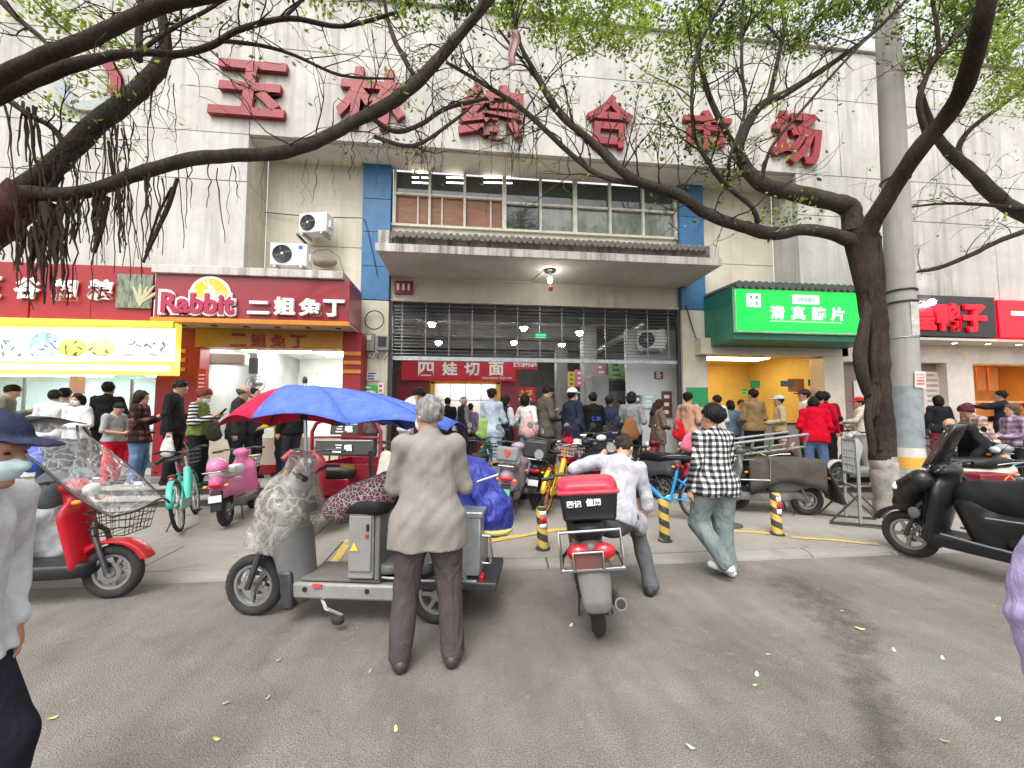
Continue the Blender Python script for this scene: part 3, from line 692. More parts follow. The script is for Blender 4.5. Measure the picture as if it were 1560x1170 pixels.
# ---------------------------------------------------------------- lettering and shop fronts
def fit_letters(txt, w, h, depth, material, parent, center, name='character', offset=0.012, rz=0, shear=0.0, loc0=None, rx=R(90)):
    """lettering scaled to w x h metres, centred at a point (local to the parent), facing -y"""
    me = text_mesh(txt, 1.0, extrude=0.02, offset=offset, shear=shear); me.materials.clear()
    n = len(me.vertices); co = np.empty(n*3, np.float32); me.vertices.foreach_get('co', co); co = co.reshape(-1, 3)
    lo, hi = co.min(0), co.max(0); co -= (lo+hi)/2
    sx = (w/(hi-lo)[0]) if w else h/(hi-lo)[1]; sy = h/(hi-lo)[1]
    co *= np.array([sx, sy, depth/max((hi-lo)[2], 1e-6)], np.float32)
    me.vertices.foreach_set('co', co.ravel()); me.update()
    o = obj(name, me, material, parent, smooth=False); o.location = center; o.rotation_euler = (rx, 0, rz)
    return o
RED = mat('red_sign_letter', (0.24, 0.009, 0.016), rough=0.5, var=0.25, scale=4, dirt=0.3, dirtcol=(0.20, 0.05, 0.05), dscale=3)
sg = thing('building_sign', 'six big red raised Chinese characters on the upper white wall', 'sign', (0, YF, ZSB))
for ch, x0, y0, x1, y1 in (('玉', 318, 95, 440, 178), ('林', 512, 106, 620, 196), ('综', 697, 130, 800, 213), ('合', 893, 146, 965, 226), ('市', 1040, 170, 1115, 231), ('场', 1173, 172, 1252, 251)):
    cx, cy = (x0+x1)/2, (y0+y1)/2; p = at(cx, cy, Y=YF-0.06)
    w = X_(x1, cy, YF-0.06)-X_(x0, cy, YF-0.06); h = Z_(cx, y0, YF-0.06)-Z_(cx, y1, YF-0.06)
    fit_letters(ch, w*0.97, h, 0.11, RED, sg, (p.x, -0.06, p.z-ZSB), offset=0.028, shear=0.08)
# red and grey round emblem partly behind the left tree
em = thing('wall_emblem', 'red and grey round emblem on the wall behind the branches', 'emblem', at(135, 125, Y=YF-0.05))
for a0, a1, m_ in ((-30, 55, RED), (190, 330, mat('grey_emblem', (0.32, 0.36, 0.36), rough=0.6))):
    b = MB(); vs = []
    for i in range(13):
        a = R(a0+(a1-a0)*i/12)
        for r in (0.42, 0.62):
            for y in (-0.04, 0.04): vs.append((r*math.cos(a), y, r*math.sin(a)))
    fs = []
    for i in range(12):
        o = i*4; fs += [(o, o+2, o+6, o+4), (o+1, o+5, o+7, o+3), (o, o+4, o+5, o+1), (o+2, o+3, o+7, o+6)]
    b.add(vs, fs+[(0, 1, 3, 2), (48, 50, 51, 49)]).build('emblem_arc', m_, em)
# ------------------------------------------------ generic helpers
def room(x0, x1, y0, y1, z0, z1, m, name='shop_room'):
    b = MB()
    b.quad((x0, y1, z0), (x1, y1, z0), (x1, y1, z1), (x0, y1, z1)).quad((x0, y0, z0), (x0, y1, z0), (x0, y1, z1), (x0, y0, z1))
    b.quad((x1, y0, z0), (x1, y1, z0), (x1, y1, z1), (x1, y0, z1)).quad((x0, y0, z1), (x1, y0, z1), (x1, y1, z1), (x0, y1, z1))
    b.quad((x0, y0, z0), (x1, y0, z0), (x1, y1, z0), (x0, y1, z0))
    return part(b, name, m, smooth=False)
def pbox(name, m, x0, x1, y0, y1, z0, z1, parent=None, bevel=0.004, **kw):
    return part(MB().box(((x0+x1)/2, (y0+y1)/2, (z0+z1)/2), (x1-x0, y1-y0, z1-z0)), name, m, parent, bevel=bevel, **kw)
def panel_light(x, y, z, w, d, s, label, col=(1, 0.98, 0.94)):
    return tag(MB().box((x, y, z), (w, d, 0.04)).build('ceiling_light', glow(col, s), bevel=0.004), label, 'ceiling light')
# ------------------------------------------------ rabbit meat shop (left of the gate)
SRED = mat('red_sign_board', (0.25, 0.005, 0.014), rough=0.4, var=0.12, scale=1.5, coat=0.2, dirt=0.15, dscale=2)
SRED2 = mat('red_shop_panel', (0.28, 0.008, 0.013), rough=0.5, var=0.12, scale=1.5)
ORNG = mat('orange_trim', (0.60, 0.22, 0.015), rough=0.45)
WLET = mat('white_letter', (0.80, 0.80, 0.78), rough=0.4, var=0.03)
SHW = mat('white_shop_wall', (0.74, 0.77, 0.74), rough=0.55, var=0.05)
YS = 7.95
rx0, rx1 = X_(236, 450, YS), X_(533, 450, YS); rz0, rz1 = 0.5*(Z_(240, 483, YS)+Z_(530, 492, YS)), 0.5*(Z_(240, 416, YS)+Z_(530, 428, YS))
print('rabbit', rx0, rx1, rz0, rz1)
sgn = thing('rabbit_shop_sign', 'deep red sign box reading Rabbit with a yellow sun emblem', 'sign', ((rx0+rx1)/2, YS, rz0))
ox, oz = (rx0+rx1)/2, rz0
def S(mb, name, m, **kw):
    o = mb.build(name, m, sgn, **kw); o.location = (-ox, -YS, -oz); return o
S(MB().box((ox, YS+0.42, (rz0+rz1)/2), (rx1-rx0, 0.84, rz1-rz0)), 'sign_box', SRED, bevel=0.01)
S(MB().box((ox, YS-0.02, rz0-0.045), (rx1-rx0+0.02, 0.10, 0.09)), 'orange_trim', ORNG, bevel=0.006)
S(MB().box((ox, YS+0.44, rz0-0.03), (rx1-rx0-0.02, 0.80, 0.05)), 'soffit', mat('beige_soffit', (0.45, 0.38, 0.30), rough=0.6))
for i in range(6):
    S(MB().lathe([(0.055, 0), (0.055, 0.012), (0.04, 0.015)], c=(rx0+(rx1-rx0)*(i+0.5)/6, YS+0.3, rz0-0.072), n=14), 'downlight', DSTEEL)
def spt(px, py, dy=-0.05):
    p = at(px, py, Y=YS+dy); return (p.x-ox, dy, p.z-oz)
wl_, hl_ = X_(357, 463, YS)-X_(246, 463, YS), Z_(300, 447, YS)-Z_(300, 478, YS)
fit_letters('Rabbit', wl_+0.08, hl_+0.10, 0.05, WLET, sgn, spt(302, 462, -0.03), 'letter_outline', offset=0.075)
fit_letters('Rabbit', wl_, hl_, 0.04, mat('crimson_letter', (0.40, 0.01, 0.06), rough=0.4), sgn, spt(302, 462, -0.06), 'letters', offset=0.035)
c = spt(321, 450, -0.012)
S(MB().lathe([(0.37, 0.0), (0.37, 0.03)], c=(c[0]+ox, YS, c[2]+oz), axis=(0, -1, 0), n=32), 'emblem_rim', WLET)
S(MB().lathe([(0.32, 0.0), (0.32, 0.036)], c=(c[0]+ox, YS, c[2]+oz), axis=(0, -1, 0), n=32), 'emblem_disc', mat('sun_yellow', (0.80, 0.48, 0.03), rough=0.4))
rb = MB().ell((c[0]+ox+0.03, YS-0.04, c[2]+oz-0.02), (0.09, 0.012, 0.15)).ell((c[0]+ox+0.01, YS-0.04, c[2]+oz+0.13), (0.055, 0.012, 0.06))
rb.ell((c[0]+ox-0.03, YS-0.04, c[2]+oz+0.23), (0.018, 0.01, 0.07), rot=(0, R(-20), 0)).ell((c[0]+ox-0.09, YS-0.04, c[2]+oz+0.21), (0.018, 0.01, 0.07), rot=(0, R(-32), 0))
S(rb, 'emblem_rabbit', WLET)
for ch, x0, x1, y0, y1 in (('二', 378, 411, 459, 479), ('姐', 418, 450, 453, 481), ('兔', 456, 490, 455, 482), ('丁', 493, 525, 457, 483)):
    fit_letters(ch, X_(x1, 468, YS)-X_(x0, 468, YS), Z_(x0, y0, YS)-Z_(x0, y1, YS), 0.07, WLET, sgn, spt((x0+x1)/2, (y0+y1)/2, -0.04), offset=0.045)
YSF = 8.55            # shop front plane
pbox('shop_ledge', CANM, X_(232, 405, 7.9), XA-0.02, 7.88, YB, rz1+0.003, rz1+0.16, bevel=0.01)
bx0, bx1 = X_(236, 600, YSF), X_(549, 600, YSF)
ox0, ox1 = X_(302, 600, YSF), X_(521, 600, YSF); ozt = Z_(410, 531, YSF); ozb = 1.18
pbox('red_pier', SRED2, bx0, ox0, YSF, YSF+0.3, 0.42, rz0-0.06)
pbox('red_pier', SRED2, ox1, bx1, YSF, YSF+0.6, 0.42, rz0-0.06)
for k in range(3):
    for xa, xb in ((bx0+0.02, ox0-0.25), (ox1+0.02, bx1)):
        z = ozt-0.08-0.19*k; pbox('orange_stripe', ORNG, xa, xb, YSF-0.03, YSF-0.004, z-0.04, z+0.04)
LINT = mat('ochre_lintel', (0.42, 0.20, 0.02), rough=0.5, var=0.12)
ln = pbox('ochre_lintel', LINT, ox0-0.08, ox1+0.0, YSF-0.04, YSF+0.25, ozt, rz0-0.06)
for i, ch in enumerate('二姐兔丁'):
    p = at(363+30*i, 518+0.8*i, Y=YSF-0.05)
    fit_letters(ch, 0.30, 0.27, 0.02, mat('dark_red_letter', (0.25, 0.02, 0.01), rough=0.5), ln, (p.x, YSF-0.05, p.z), offset=0.03)
pbox('counter_wall', mat('cream_counter', (0.62, 0.52, 0.40), rough=0.5, var=0.1), ox0, ox1, YSF, YSF+0.2, 0.62, ozb)
pbox('red_plinth', SRED2, ox0, ox1, YSF-0.02, YSF+0.2, 0.42, 0.62)
room(ox0-0.4, ox1+0.3, YSF+0.3, YSF+3.2, 0.43, ozt+0.25, SHW)
panel_light((ox0+ox1)/2-0.6, YSF+1.3, ozt+0.2, 1.5, 0.6, 22, 'long white ceiling light over the rabbit shop counter')
panel_light((ox0+ox1)/2+0.9, YSF+1.9, ozt+0.2, 1.2, 0.5, 22, 'short white ceiling light at the back of the rabbit shop')
def ac_indoor(p, rz=0):
    t = thing('indoor_air_conditioner', 'white wall air conditioner inside the rabbit shop', 'air conditioner', p, rz)
    MB().box((0, 0, 0), (0.85, 0.2, 0.28)).build('casing', WPLAST, t, bevel=0.03, seg=3)
    MB().box((0, -0.095, -0.10), (0.78, 0.03, 0.05), rot=(R(25), 0, 0)).build('louvre', mat('pale_grey_plastic', (0.45, 0.46, 0.46)), t, bevel=0.005)
ac_indoor((X_(347, 548, 9.6), 9.6, Z_(347, 548, 9.6)), R(0))
p = at(389, 585, Y=9.3)
fan = thing('wall_fan', 'grey oscillating fan mounted on the rabbit shop back wall', 'fan', p)
for r in (0.05, 0.12, 0.19): MB().torus((0, 0, 0), (0.3, -1, 0.25), r, 0.008, 24, 6).build('guard_ring', STEEL, fan)
MB().ell((0, 0.06, 0), (0.06, 0.09, 0.06)).build('motor', STEEL, fan)
for k in range(3): MB().ell((0.09*math.cos(k*2.1), 0.0, 0.09*math.sin(k*2.1)), (0.07, 0.01, 0.045), rot=(0, -k*2.1, 0.3)).build('blade', STEEL, fan)
MB().tube([(0, 0.1, 0), (0.02, 0.3, 0.12), (0.02, 0.42, 0.12)], 0.02, 8).build('bracket', STEEL, fan)
MB().box((-0.1, 0.1, 0.42), (0.18, 0.12, 0.36), rot=(0, 0, 0.4)).build('control_box', mat('grey_plastic', (0.13, 0.15, 0.16)), fan, bevel=0.01)
for i, (xa, xb) in enumerate(((408, 432), (436, 458), (461, 483))):
    ya = YSF+3.15; c_ = MB().box(((X_(xa, 580, ya)+X_(xb, 580, ya))/2, ya, Z_(440, 579, ya)), (X_(xb, 580, ya)-X_(xa, 580, ya), 0.02, 0.42))
    cf = tag(c_.build('framed_certificate', mat('pale_green_paper', (0.60, 0.66, 0.60), rough=0.6), bevel=0.004), ['left', 'middle', 'right'][i]+' one of three pale framed certificates on the shop back wall', 'certificate', 'certificates in the rabbit shop')
pst = MB().box((X_(307, 590, YSF-0.02), YSF-0.02, Z_(307, 594, YSF)), (0.16, 0.015, 0.85)).build('price_list', mat('red_price_list', (0.50, 0.03, 0.03)))
tag(pst, 'narrow red price list beside the rabbit shop window', 'price list')
for k in range(9): MB().box((X_(307, 590, YSF-0.02), YSF-0.03, Z_(307, 594, YSF)+0.3-0.08*k), (0.11, 0.004, 0.02)).build('text_line', WLET, pst)
# ------------------------------------------------ grain shop (far left)
YG = 8.1
gx0, gx1 = -13.5, X_(231, 440, YG); gz0, gz1 = Z_(120, 487, YG), Z_(120, 402, YG)
gs = thing('grain_shop_sign', 'red corrugated banner with white brush characters for coarse grains', 'sign', (gx1-3, YG, gz0))
def G(mb, name, m, **kw):
    o = mb.build(name, m, gs, **kw); o.location = (-(gx1-3), -YG, -gz0); return o
n = 9; pw = 1.05
for i in range(n):
    x1 = gx1-i*pw; G(MB().box((x1-pw/2, YG+0.05+0.012*(i % 2), (gz0+gz1)/2), (pw-0.015, 0.06, gz1-gz0), rot=(0, 0, R(random.uniform(-1.2, 1.2)))), 'red_sheet', SRED2, bevel=0.01)
for ch, px_, py_ in (('五', -18, 437), ('谷', 42, 439), ('粗', 99, 442), ('粮', 153, 442)):
    p = at(px_, py_, Y=YG-0.02); hh = px2m(33, p)
    fit_letters(ch, hh*1.08, hh, 0.03, WLET, gs, (p.x-(gx1-3), -0.02, p.z-gz0), offset=0.035, shear=0.1)
p = at(206, 444, Y=YG)
ph = MB().box((p.x-(gx1-3), -0.01, p.z-gz0), (0.62, 0.02, px2m(52, p))).build('corn_picture', mat('corn_photo', (0.16, 0.19, 0.13), var=0.8, scale=6, stretch=(3, 1, 0.8)), gs)
for k in range(5): MB().ell((p.x-(gx1-3)+0.05+0.06*k, -0.028, p.z-gz0-0.1+0.04*(k % 2)), (0.03, 0.006, 0.22), rot=(0, R(-20+18*k), 0)).build('corn_leaf', mat('corn_pale', (0.45, 0.42, 0.25)), gs)
YM = 7.9                # lit menu board
mx0, mx1 = -13.2, X_(264, 530, YM); mz0, mz1 = Z_(120, 570, YM), Z_(120, 487, YM)+0.0
mb_ = thing('lit_menu_board', 'glowing yellow light box with pictures of steamed buns and snacks', 'light box', (mx1-3, YM, mz0))
def Mn(mb, name, m, **kw):
    o = mb.build(name, m, mb_, **kw); o.location = (-(mx1-3), -YM, -mz0); return o
Mn(MB().box(((mx0+mx1)/2, YM+0.1, (mz0+mz1)/2), (mx1-mx0, 0.2, mz1-mz0-0.01)), 'light_box', mat('lit_yellow_panel', (0.9, 0.85, 0.1), rough=0.4, var=0.25, scale=0.7, emit=(1.0, 0.86, 0.10), estr=0.50), bevel=0.01)
Mn(MB().box(((mx0+mx1)/2, YM-0.01, mz1-0.06), (mx1-mx0, 0.06, 0.12)), 'yellow_rail', mat('yellow_rail', (0.85, 0.75, 0.06), rough=0.4), bevel=0.005)
LITP = mat('lit_white_picture', (0.9, 0.9, 0.85), rough=0.4, var=0.03, emit=(1, 0.97, 0.80), estr=0.30)
pics = {0: (0.80, 0.78, 0.88), 1: (0.92, 0.9, 0.88), 2: (0.45, 0.70, 0.75), 3: (0.85, 0.8, 0.15), 4: (0.92, 0.85, 0.30), 5: (0.9, 0.88, 0.9)}
for i, px_ in enumerate((-24, 22, 68, 111, 155, 197, 240)):
    p = at(px_, 525, Y=YM-0.012); hw = 0.28
    Mn(MB().box((p.x, YM-0.008, p.z), (0.60, 0.012, 0.62)), 'picture', LITP)
    Mn(MB().box((p.x, YM-0.008, mz0+0.12), (0.46, 0.012, 0.11)), 'caption', LITP)
    c_ = pics[i % 6]
    ms = mat('dish_%d' % i, c_, rough=0.5, var=0.5, scale=9)
    if i == 2: Mn(MB().lathe([(0.24, 0), (0.24, 0.01), (0.21, 0.012), (0.20, 0.008)], c=(p.x, YM-0.014, p.z), axis=(0, -1, 0), n=24), 'dish', ms); 
    else: Mn(MB().ell((p.x, YM-0.016, p.z-0.06), (0.24, 0.012, 0.16)), 'dish', ms)
    dk = mat('dish_line_%d' % (i % 3), [(0.12, 0.12, 0.14), (0.10, 0.20, 0.25), (0.42, 0.08, 0.40)][i % 3], rough=0.6)
    rs = random.Random(i)
    for k in range(6 if i in (1, 2, 3, 6) else 3):
        a, b2 = rs.uniform(-0.19, 0.19), rs.uniform(-0.15, 0.12); l = rs.uniform(0.04, 0.10); an = rs.uniform(0, 3.1)
        Mn(MB().box((p.x+a, YM-0.030, p.z+b2-0.04), (l, 0.004, 0.018), rot=(0, an, 0)), 'dish_detail', dk)
room(-13.4, X_(236, 600, YSF)-0.05, 8.7, 11.2, 0.43, mz0+0.3, mat('pale_blue_wall', (0.50, 0.60, 0.62), rough=0.5, var=0.25, scale=1.0))
pbox('shop_counter', mat('pale_counter', (0.62, 0.60, 0.56), rough=0.4, var=0.1), -13, X_(236, 600, YSF)-0.05, 8.75, 9.2, 0.42, 1.35)
GLS = mat('clear_glass', (0.9, 0.95, 0.95), rough=0.02, alpha=0.16, var=0.0, spec=0.8)
pbox('counter_glass', GLS, -13, X_(236, 600, YSF)-0.05, 8.78, 8.79, 1.36, 2.4)
for px_ in (36, 118, 200): pbox('glass_post', STEEL, X_(px_, 600, 8.77)-0.02, X_(px_, 600, 8.77)+0.02, 8.755, 8.80, 1.36, mz0)
panel_light(-9.6, 9.9, mz0+0.2, 2.4, 0.6, 14, 'long white ceiling light above the grain shop counter', col=(0.95, 1, 1))
panel_light(-6.6, 9.9, mz0+0.2, 1.6, 0.6, 14, 'short white ceiling light beside the red pier of the grain shop', col=(0.95, 1, 1))
p = at(118, 586, Y=8.74)
tag(MB().box(p, (0.28, 0.012, 0.36)).build('pink_notice', mat('pink_paper', (0.75, 0.40, 0.45))), 'pink paper notice stuck on the grain shop glass', 'notice')
p = at(251, 590, Y=8.6)
bn = tag(MB().box(p, (0.24, 0.015, 0.62)).build('red_banner', SRED2), 'narrow vertical red banner with orange characters on the pier', 'banner')
for k, ch in enumerate('日夕九'): fit_letters(ch, 0.13, 0.12, 0.006, ORNG, bn, (p.x, p.y-0.012, p.z+0.2-0.18*k), 'character')
# ------------------------------------------------ right hand side: lung-slice shop with the green light box
YGR = 7.95
kx0, kx1 = X_(1118, 470, YGR), X_(1335, 480, YGR); kz0, kz1 = Z_(1215, 508, YGR), Z_(1215, 443, YGR)
gr = thing('green_shop_sign', 'bright green light box reading halal lung slices under a corrugated lid', 'sign', ((kx0+kx1)/2, YGR, kz0))
gox = (kx0+kx1)/2
def K(mb, name, m, **kw):
    o = mb.build(name, m, gr, **kw); o.location = (-gox, -YGR, -kz0); return o
K(MB().box((gox, YGR+0.56, (kz0+kz1)/2-0.05), (kx1-kx0+0.02, 1.06, kz1-kz0+0.22)), 'green_box', mat('dark_green_metal', (0.012, 0.16, 0.10), rough=0.45, var=0.15, dirt=0.2), bevel=0.01)
K(MB().box((gox, YGR, (kz0+kz1)/2), (kx1-kx0, 0.06, kz1-kz0)), 'lit_face', mat('lit_green_face', (0.0, 0.5, 0.06), rough=0.3, var=0.04, scale=0.6, emit=(0.0, 0.75, 0.045), estr=0.85), bevel=0.004)
for z in (kz0, kz1): K(MB().box((gox, YGR-0.03, z), (kx1-kx0+0.05, 0.03, 0.035)), 'face_frame', GALV)
K(MB().box((kx0, YGR-0.03, (kz0+kz1)/2), (0.035, 0.03, kz1-kz0)), 'face_frame', GALV)
for i in range(22): K(MB().tube([(kx0+(kx1-kx0)*(i+0.5)/22, YGR-0.10, kz1+0.07), (kx0+(kx1-kx0)*(i+0.5)/22, YGR+1.1, kz1+0.16)], (kx1-kx0)/44*1.05, 8), 'lid_rib', mat('dark_lid', (0.09, 0.11, 0.10), rough=0.7, dirt=0.4))
LITL = mat('lit_white_letter', (0.9, 0.95, 0.9), rough=0.4, var=0.02, emit=(0.80, 1.0, 0.92), estr=0.9)
def kpt(px, py): p = at(px, py, Y=YGR-0.045); return (p.x-gox, -0.045, p.z-kz0)
for ch, px_ in (('清', 1184), ('真', 1216), ('肺', 1247), ('片', 1276)):
    fit_letters(ch, 0.27*1.25, 0.26*1.15, 0.015, LITL, gr, kpt(px_, 476+(px_-1184)*0.03), offset=0.025)
def kbox(x0, x1, y0, y1, m, name):
    a, c_ = at(x0, y0, Y=YGR-0.04), at(x1, y1, Y=YGR-0.04)
    K(MB().box(((a.x+c_.x)/2, YGR-0.04, (a.z+c_.z)/2), (c_.x-a.x, 0.012, a.z-c_.z)), name, m, bevel=0.004)
kbox(1137, 1159, 447, 468, LITL, 'round_seal'); kbox(1207, 1248, 449, 464, LITL, 'badge')
kbox(1214, 1241, 452.5, 461, mat('badge_grey', (0.35, 0.4, 0.35)), 'badge_text'); kbox(1173, 1282, 488, 493, mat('pale_strap_line', (0.45, 0.65, 0.50), emit=(0.5, 0.8, 0.5), estr=0.3), 'strap_line')
for k, ch in enumerate('清真'):
    q = kpt(1143.5+9*k, 453); fit_letters(ch, 0.09, 0.09, 0.006, mat('seal_green', (0.05, 0.3, 0.12)), gr, (q[0], -0.052, q[2]))
    q = kpt(1143.5+9*k, 462); fit_letters('食堂'[k], 0.09, 0.09, 0.006, mat('seal_green', (0.05, 0.3, 0.12)), gr, (q[0], -0.052, q[2]))
YR = 9.0
CRM = mat('cream_tile_wall', (0.60, 0.53, 0.43), rough=0.35, var=0.1, scale=2, dirt=0.15)
qx0, qx1 = X_(1076, 600, YR), X_(1256, 600, YR); qzt = Z_(1160, 543, YR)
QF = 8.8
pbox('cream_lintel', CRM, X_(1068, 530, QF), X_(1292, 530, QF), QF, YR+0.2, qzt, kz0+0.05)
pbox('cream_pier', CRM, X_(1256, 600, QF), X_(1286, 600, QF), QF-0.02, YR+0.2, 0.42, qzt-0.004)
YELW = mat('yellow_shop_wall', (0.66, 0.50, 0.20), rough=0.5, var=0.15, scale=1.2)
room(X_(1072, 600, YR)-0.1, X_(1262, 600, YR), YR+0.22, YR+2.8, 0.43, qzt+0.2, YELW)
pbox('shop_counter', mat('steel_counter', (0.40, 0.38, 0.34), rough=0.3, metal=0.5), qx0+0.2, qx1-0.1, YR+0.3, YR+0.7, 0.42, 1.42)
pbox('counter_top', BPLAST, qx0+0.15, qx1-0.1, YR+0.24, YR+0.75, 1.424, 1.46)
panel_light((qx0+qx1)/2, YR+1.3, qzt+0.15, 2.0, 0.5, 13, 'warm ceiling light inside the yellow shop', col=(1, 0.76, 0.34))
def flat(px0, px1, py0, py1, Y, m, name, label, cat, rz=0, group=None, th=0.02):
    a, c_ = at(px0, py0, Y=Y), at(px1, py1, Y=Y)
    t = MB().box((0, 0, 0), (abs(c_.x-a.x), th, abs(a.z-c_.z))).build(name, m, bevel=0.002)
    t.location = (a+c_)/2; t.rotation_euler.z = rz; return tag(t, label, cat, group)
def stripes(o, n, m, fill=0.6, k=None):
    d = o.dimensions if o.dimensions.length > 0 else Vector((0.3, 0.02, 0.4))
    xs = [v.co.x for v in o.data.vertices]; zs = [v.co.z for v in o.data.vertices]; ys = min(v.co.y for v in o.data.vertices)
    w, h = max(xs)-min(xs), max(zs)-min(zs); rs = random.Random(int(w*1000))
    for i in range(n):
        ww = w*fill*rs.uniform(0.6, 1.0)
        MB().box(((ww-w*fill)/2, ys-0.004, max(zs)-h*(i+0.7)/(n+0.4)), (ww, 0.004, h/(n+0.4)*0.45)).build('text_line', m, o)
GRN = mat('green_print', (0.02, 0.28, 0.10), rough=0.5); LIME = mat('lime_print', (0.55, 0.62, 0.03), rough=0.5)
flat(1143, 1158, 580, 591, YR+0.35, GRN, 'hanging_tag', 'dark green shop card hanging in the yellow shop', 'card')
o = flat(1128, 1141, 591, 602, YR+0.5, LIME, 'price_card', 'lime green price card above the yellow shop counter', 'card'); stripes(o, 2, GRN)
flat(1189, 1210, 580, 589, YR+0.4, mat('slate_print', (0.10, 0.14, 0.17)), 'menu_card', 'slate grey menu card on the yellow shop wall', 'card')
flat(1200, 1225, 577, 597, YR+0.5, mat('orange_poster', (0.45, 0.20, 0.06), var=0.4), 'food_poster', 'brown orange food poster on the yellow shop wall', 'poster')
flat(1231, 1247, 578, 588, YR+0.3, GRN, 'hanging_sign', 'small green sign by the cream pier of the yellow shop', 'sign')
p = at(1186, 573, Y=YR+2.6); tag(MB().torus((0, 0, 0), (0, 1, 0), 0.17, 0.018, 24, 6).lathe([(0.16, 0), (0.16, 0.01)], axis=(0, -1, 0)).build('wall_clock', WPLAST), 'round white clock on the yellow shop back wall', 'clock').location = p
o = flat(1046, 1079, 590, 618, YB-0.17, GRN, 'notice_board', 'green topped notice board fixed to the cream gate pier', 'notice board')
# middle right shop: closed door with papers, warm white walls
PINKW = mat('warm_white_wall', (0.62, 0.56, 0.50), rough=0.5, var=0.1)
nx0, nx1 = X_(1286, 600, QF), X_(1442, 600, QF)
pbox('warm_lintel', PINKW, nx0, X_(1700, 600, QF), QF, QF+0.3, Z_(1430, 553, QF), Z_(1430, 515, QF)+0.02)
pbox('roller_door', mat('brown_roller_door', (0.22, 0.15, 0.13), rough=0.5, var=0.15, stretch=(0.2, 0.2, 12), scale=3), nx0, nx1, QF+0.2, QF+0.25, 0.42, Z_(1430, 553, QF))
o = flat(1404, 1437, 566, 640, QF+0.17, mat('cream_poster', (0.66, 0.56, 0.48), rough=0.6), 'large_poster', 'tall cream poster with small print on the brown roller door', 'poster'); stripes(o, 9, mat('grey_print', (0.35, 0.28, 0.26)))
o = flat(1300, 1330, 580, 640, QF+0.17, mat('pale_poster', (0.60, 0.58, 0.55), rough=0.6), 'door_poster', 'pale poster on the roller door behind the tree trunk', 'poster')
pbox('warm_pier', PINKW, nx1, X_(1482, 600, QF), QF-0.04, QF+0.3, 0.42, Z_(1430, 553, QF)-0.004)
ex0 = X_(1482, 600, QF); ex1 = X_(1720, 600, QF)
pbox('display_sill', mat('orange_counter', (0.55, 0.36, 0.20), rough=0.4), ex0, ex1, QF, QF+0.35, 0.42, 1.45)
ORI = mat('orange_interior', (0.66, 0.38, 0.14), rough=0.5, var=0.2, scale=1.5)
room(ex0, ex1, QF+0.36, QF+2.6, 0.43, 3.3, ORI)
panel_light((ex0+ex1)/2-0.8, QF+1.2, 3.2, 2.4, 0.5, 13, 'warm orange ceiling light inside the duck shop', col=(1, 0.70, 0.30))
pbox('display_shelf', ORI, ex0+0.05, ex1, QF+0.5, QF+0.9, 2.0, 2.05)
o = flat(1487, 1502, 560, 595, QF+0.6, mat('deep_orange', (0.55, 0.16, 0.03)), 'orange_placard', 'first deep orange placard hanging in the duck shop window', 'placard'); 
o = flat(1505, 1521, 560, 595, QF+0.6, mat('deep_orange', (0.55, 0.16, 0.03)), 'orange_placard', 'second deep orange placard hanging farther into the duck shop window', 'placard')
for k in range(7):
    p = at(1500+16*k, 618+(k % 2)*4, Y=QF+0.66)
    tag(MB().ell((0, 0, 0), (0.15, 0.10, 0.07)).ell((0.12, 0, 0.05), (0.05, 0.05, 0.04)).build('roast_duck', mat('roast_duck', (0.42, 0.20, 0.07), rough=0.35, var=0.4, scale=14)), 'roast duck lying on the lit shelf of the duck shop', 'duck', 'roast ducks on the display').location = p
# the neon duck sign
YN = 8.2
ux0, ux1 = X_(1380, 480, YN), X_(1517, 480, YN); uz0, uz1 = Z_(1460, 513, YN), Z_(1460, 451, YN)
ne = thing('duck_shop_sign', 'black sign board with glowing red characters of the duck shop', 'sign', ((ux0+ux1)/2, YN, uz0))
uo = (ux0+ux1)/2
o = MB().box((0, 0.1, (uz1-uz0)/2), (ux1-ux0, 0.2, uz1-uz0)).build('black_board', mat('black_board', (0.018, 0.012, 0.014), rough=0.3), ne, bevel=0.008)
NEON = mat('neon_red', (0.45, 0.0, 0.01), rough=0.4, var=0.02, emit=(1.0, 0.0, 0.018), estr=0.75)
for ch, px_, ww in (('皇', 1407, 38), ('鸭', 1444, 42), ('子', 1484, 42)):
    p = at(px_, 481+(px_-1407)*0.05, Y=YN-0.04)
    fit_letters(ch, px2m(ww, p), px2m(43, p), 0.05, NEON, ne, (p.x-uo, -0.04, p.z-uz0), offset=0.05)
p = at(1420, 460, Y=YN-0.12)
sp_ = thing('spotlight', 'blazing white spotlight mounted on the black duck shop sign', 'spotlight', p)
MB().ell((0, 0, 0), (0.075, 0.06, 0.075)).build('lamp_glass', LAMP, sp_); MB().tube([(0, 0.05, 0), (0, 0.12, 0.03)], 0.03, 8).build('bracket', DSTEEL, sp_)
rb_ = thing('red_light_box', 'plain glowing red light box beside the duck shop sign', 'light box', (ux1+1.6, YN, uz0-0.03))
MB().box((0, 0.1, (uz1-uz0)/2), (3.1, 0.24, uz1-uz0-0.06)).build('box', mat('lit_red_box', (0.6, 0, 0.01), rough=0.3, var=0.05, emit=(1.0, 0.0, 0.015), estr=0.85), rb_, bevel=0.01)
MB().box((-0.7, -0.03, 0.64), (1.0, 0.012, 0.10)).build('white_strip', LITL, rb_)
pbox('duck_soffit', PINKW, X_(1360, 520, QF), X_(1720, 520, QF), YN+0.02, QF, uz0-0.09, uz0-0.03)
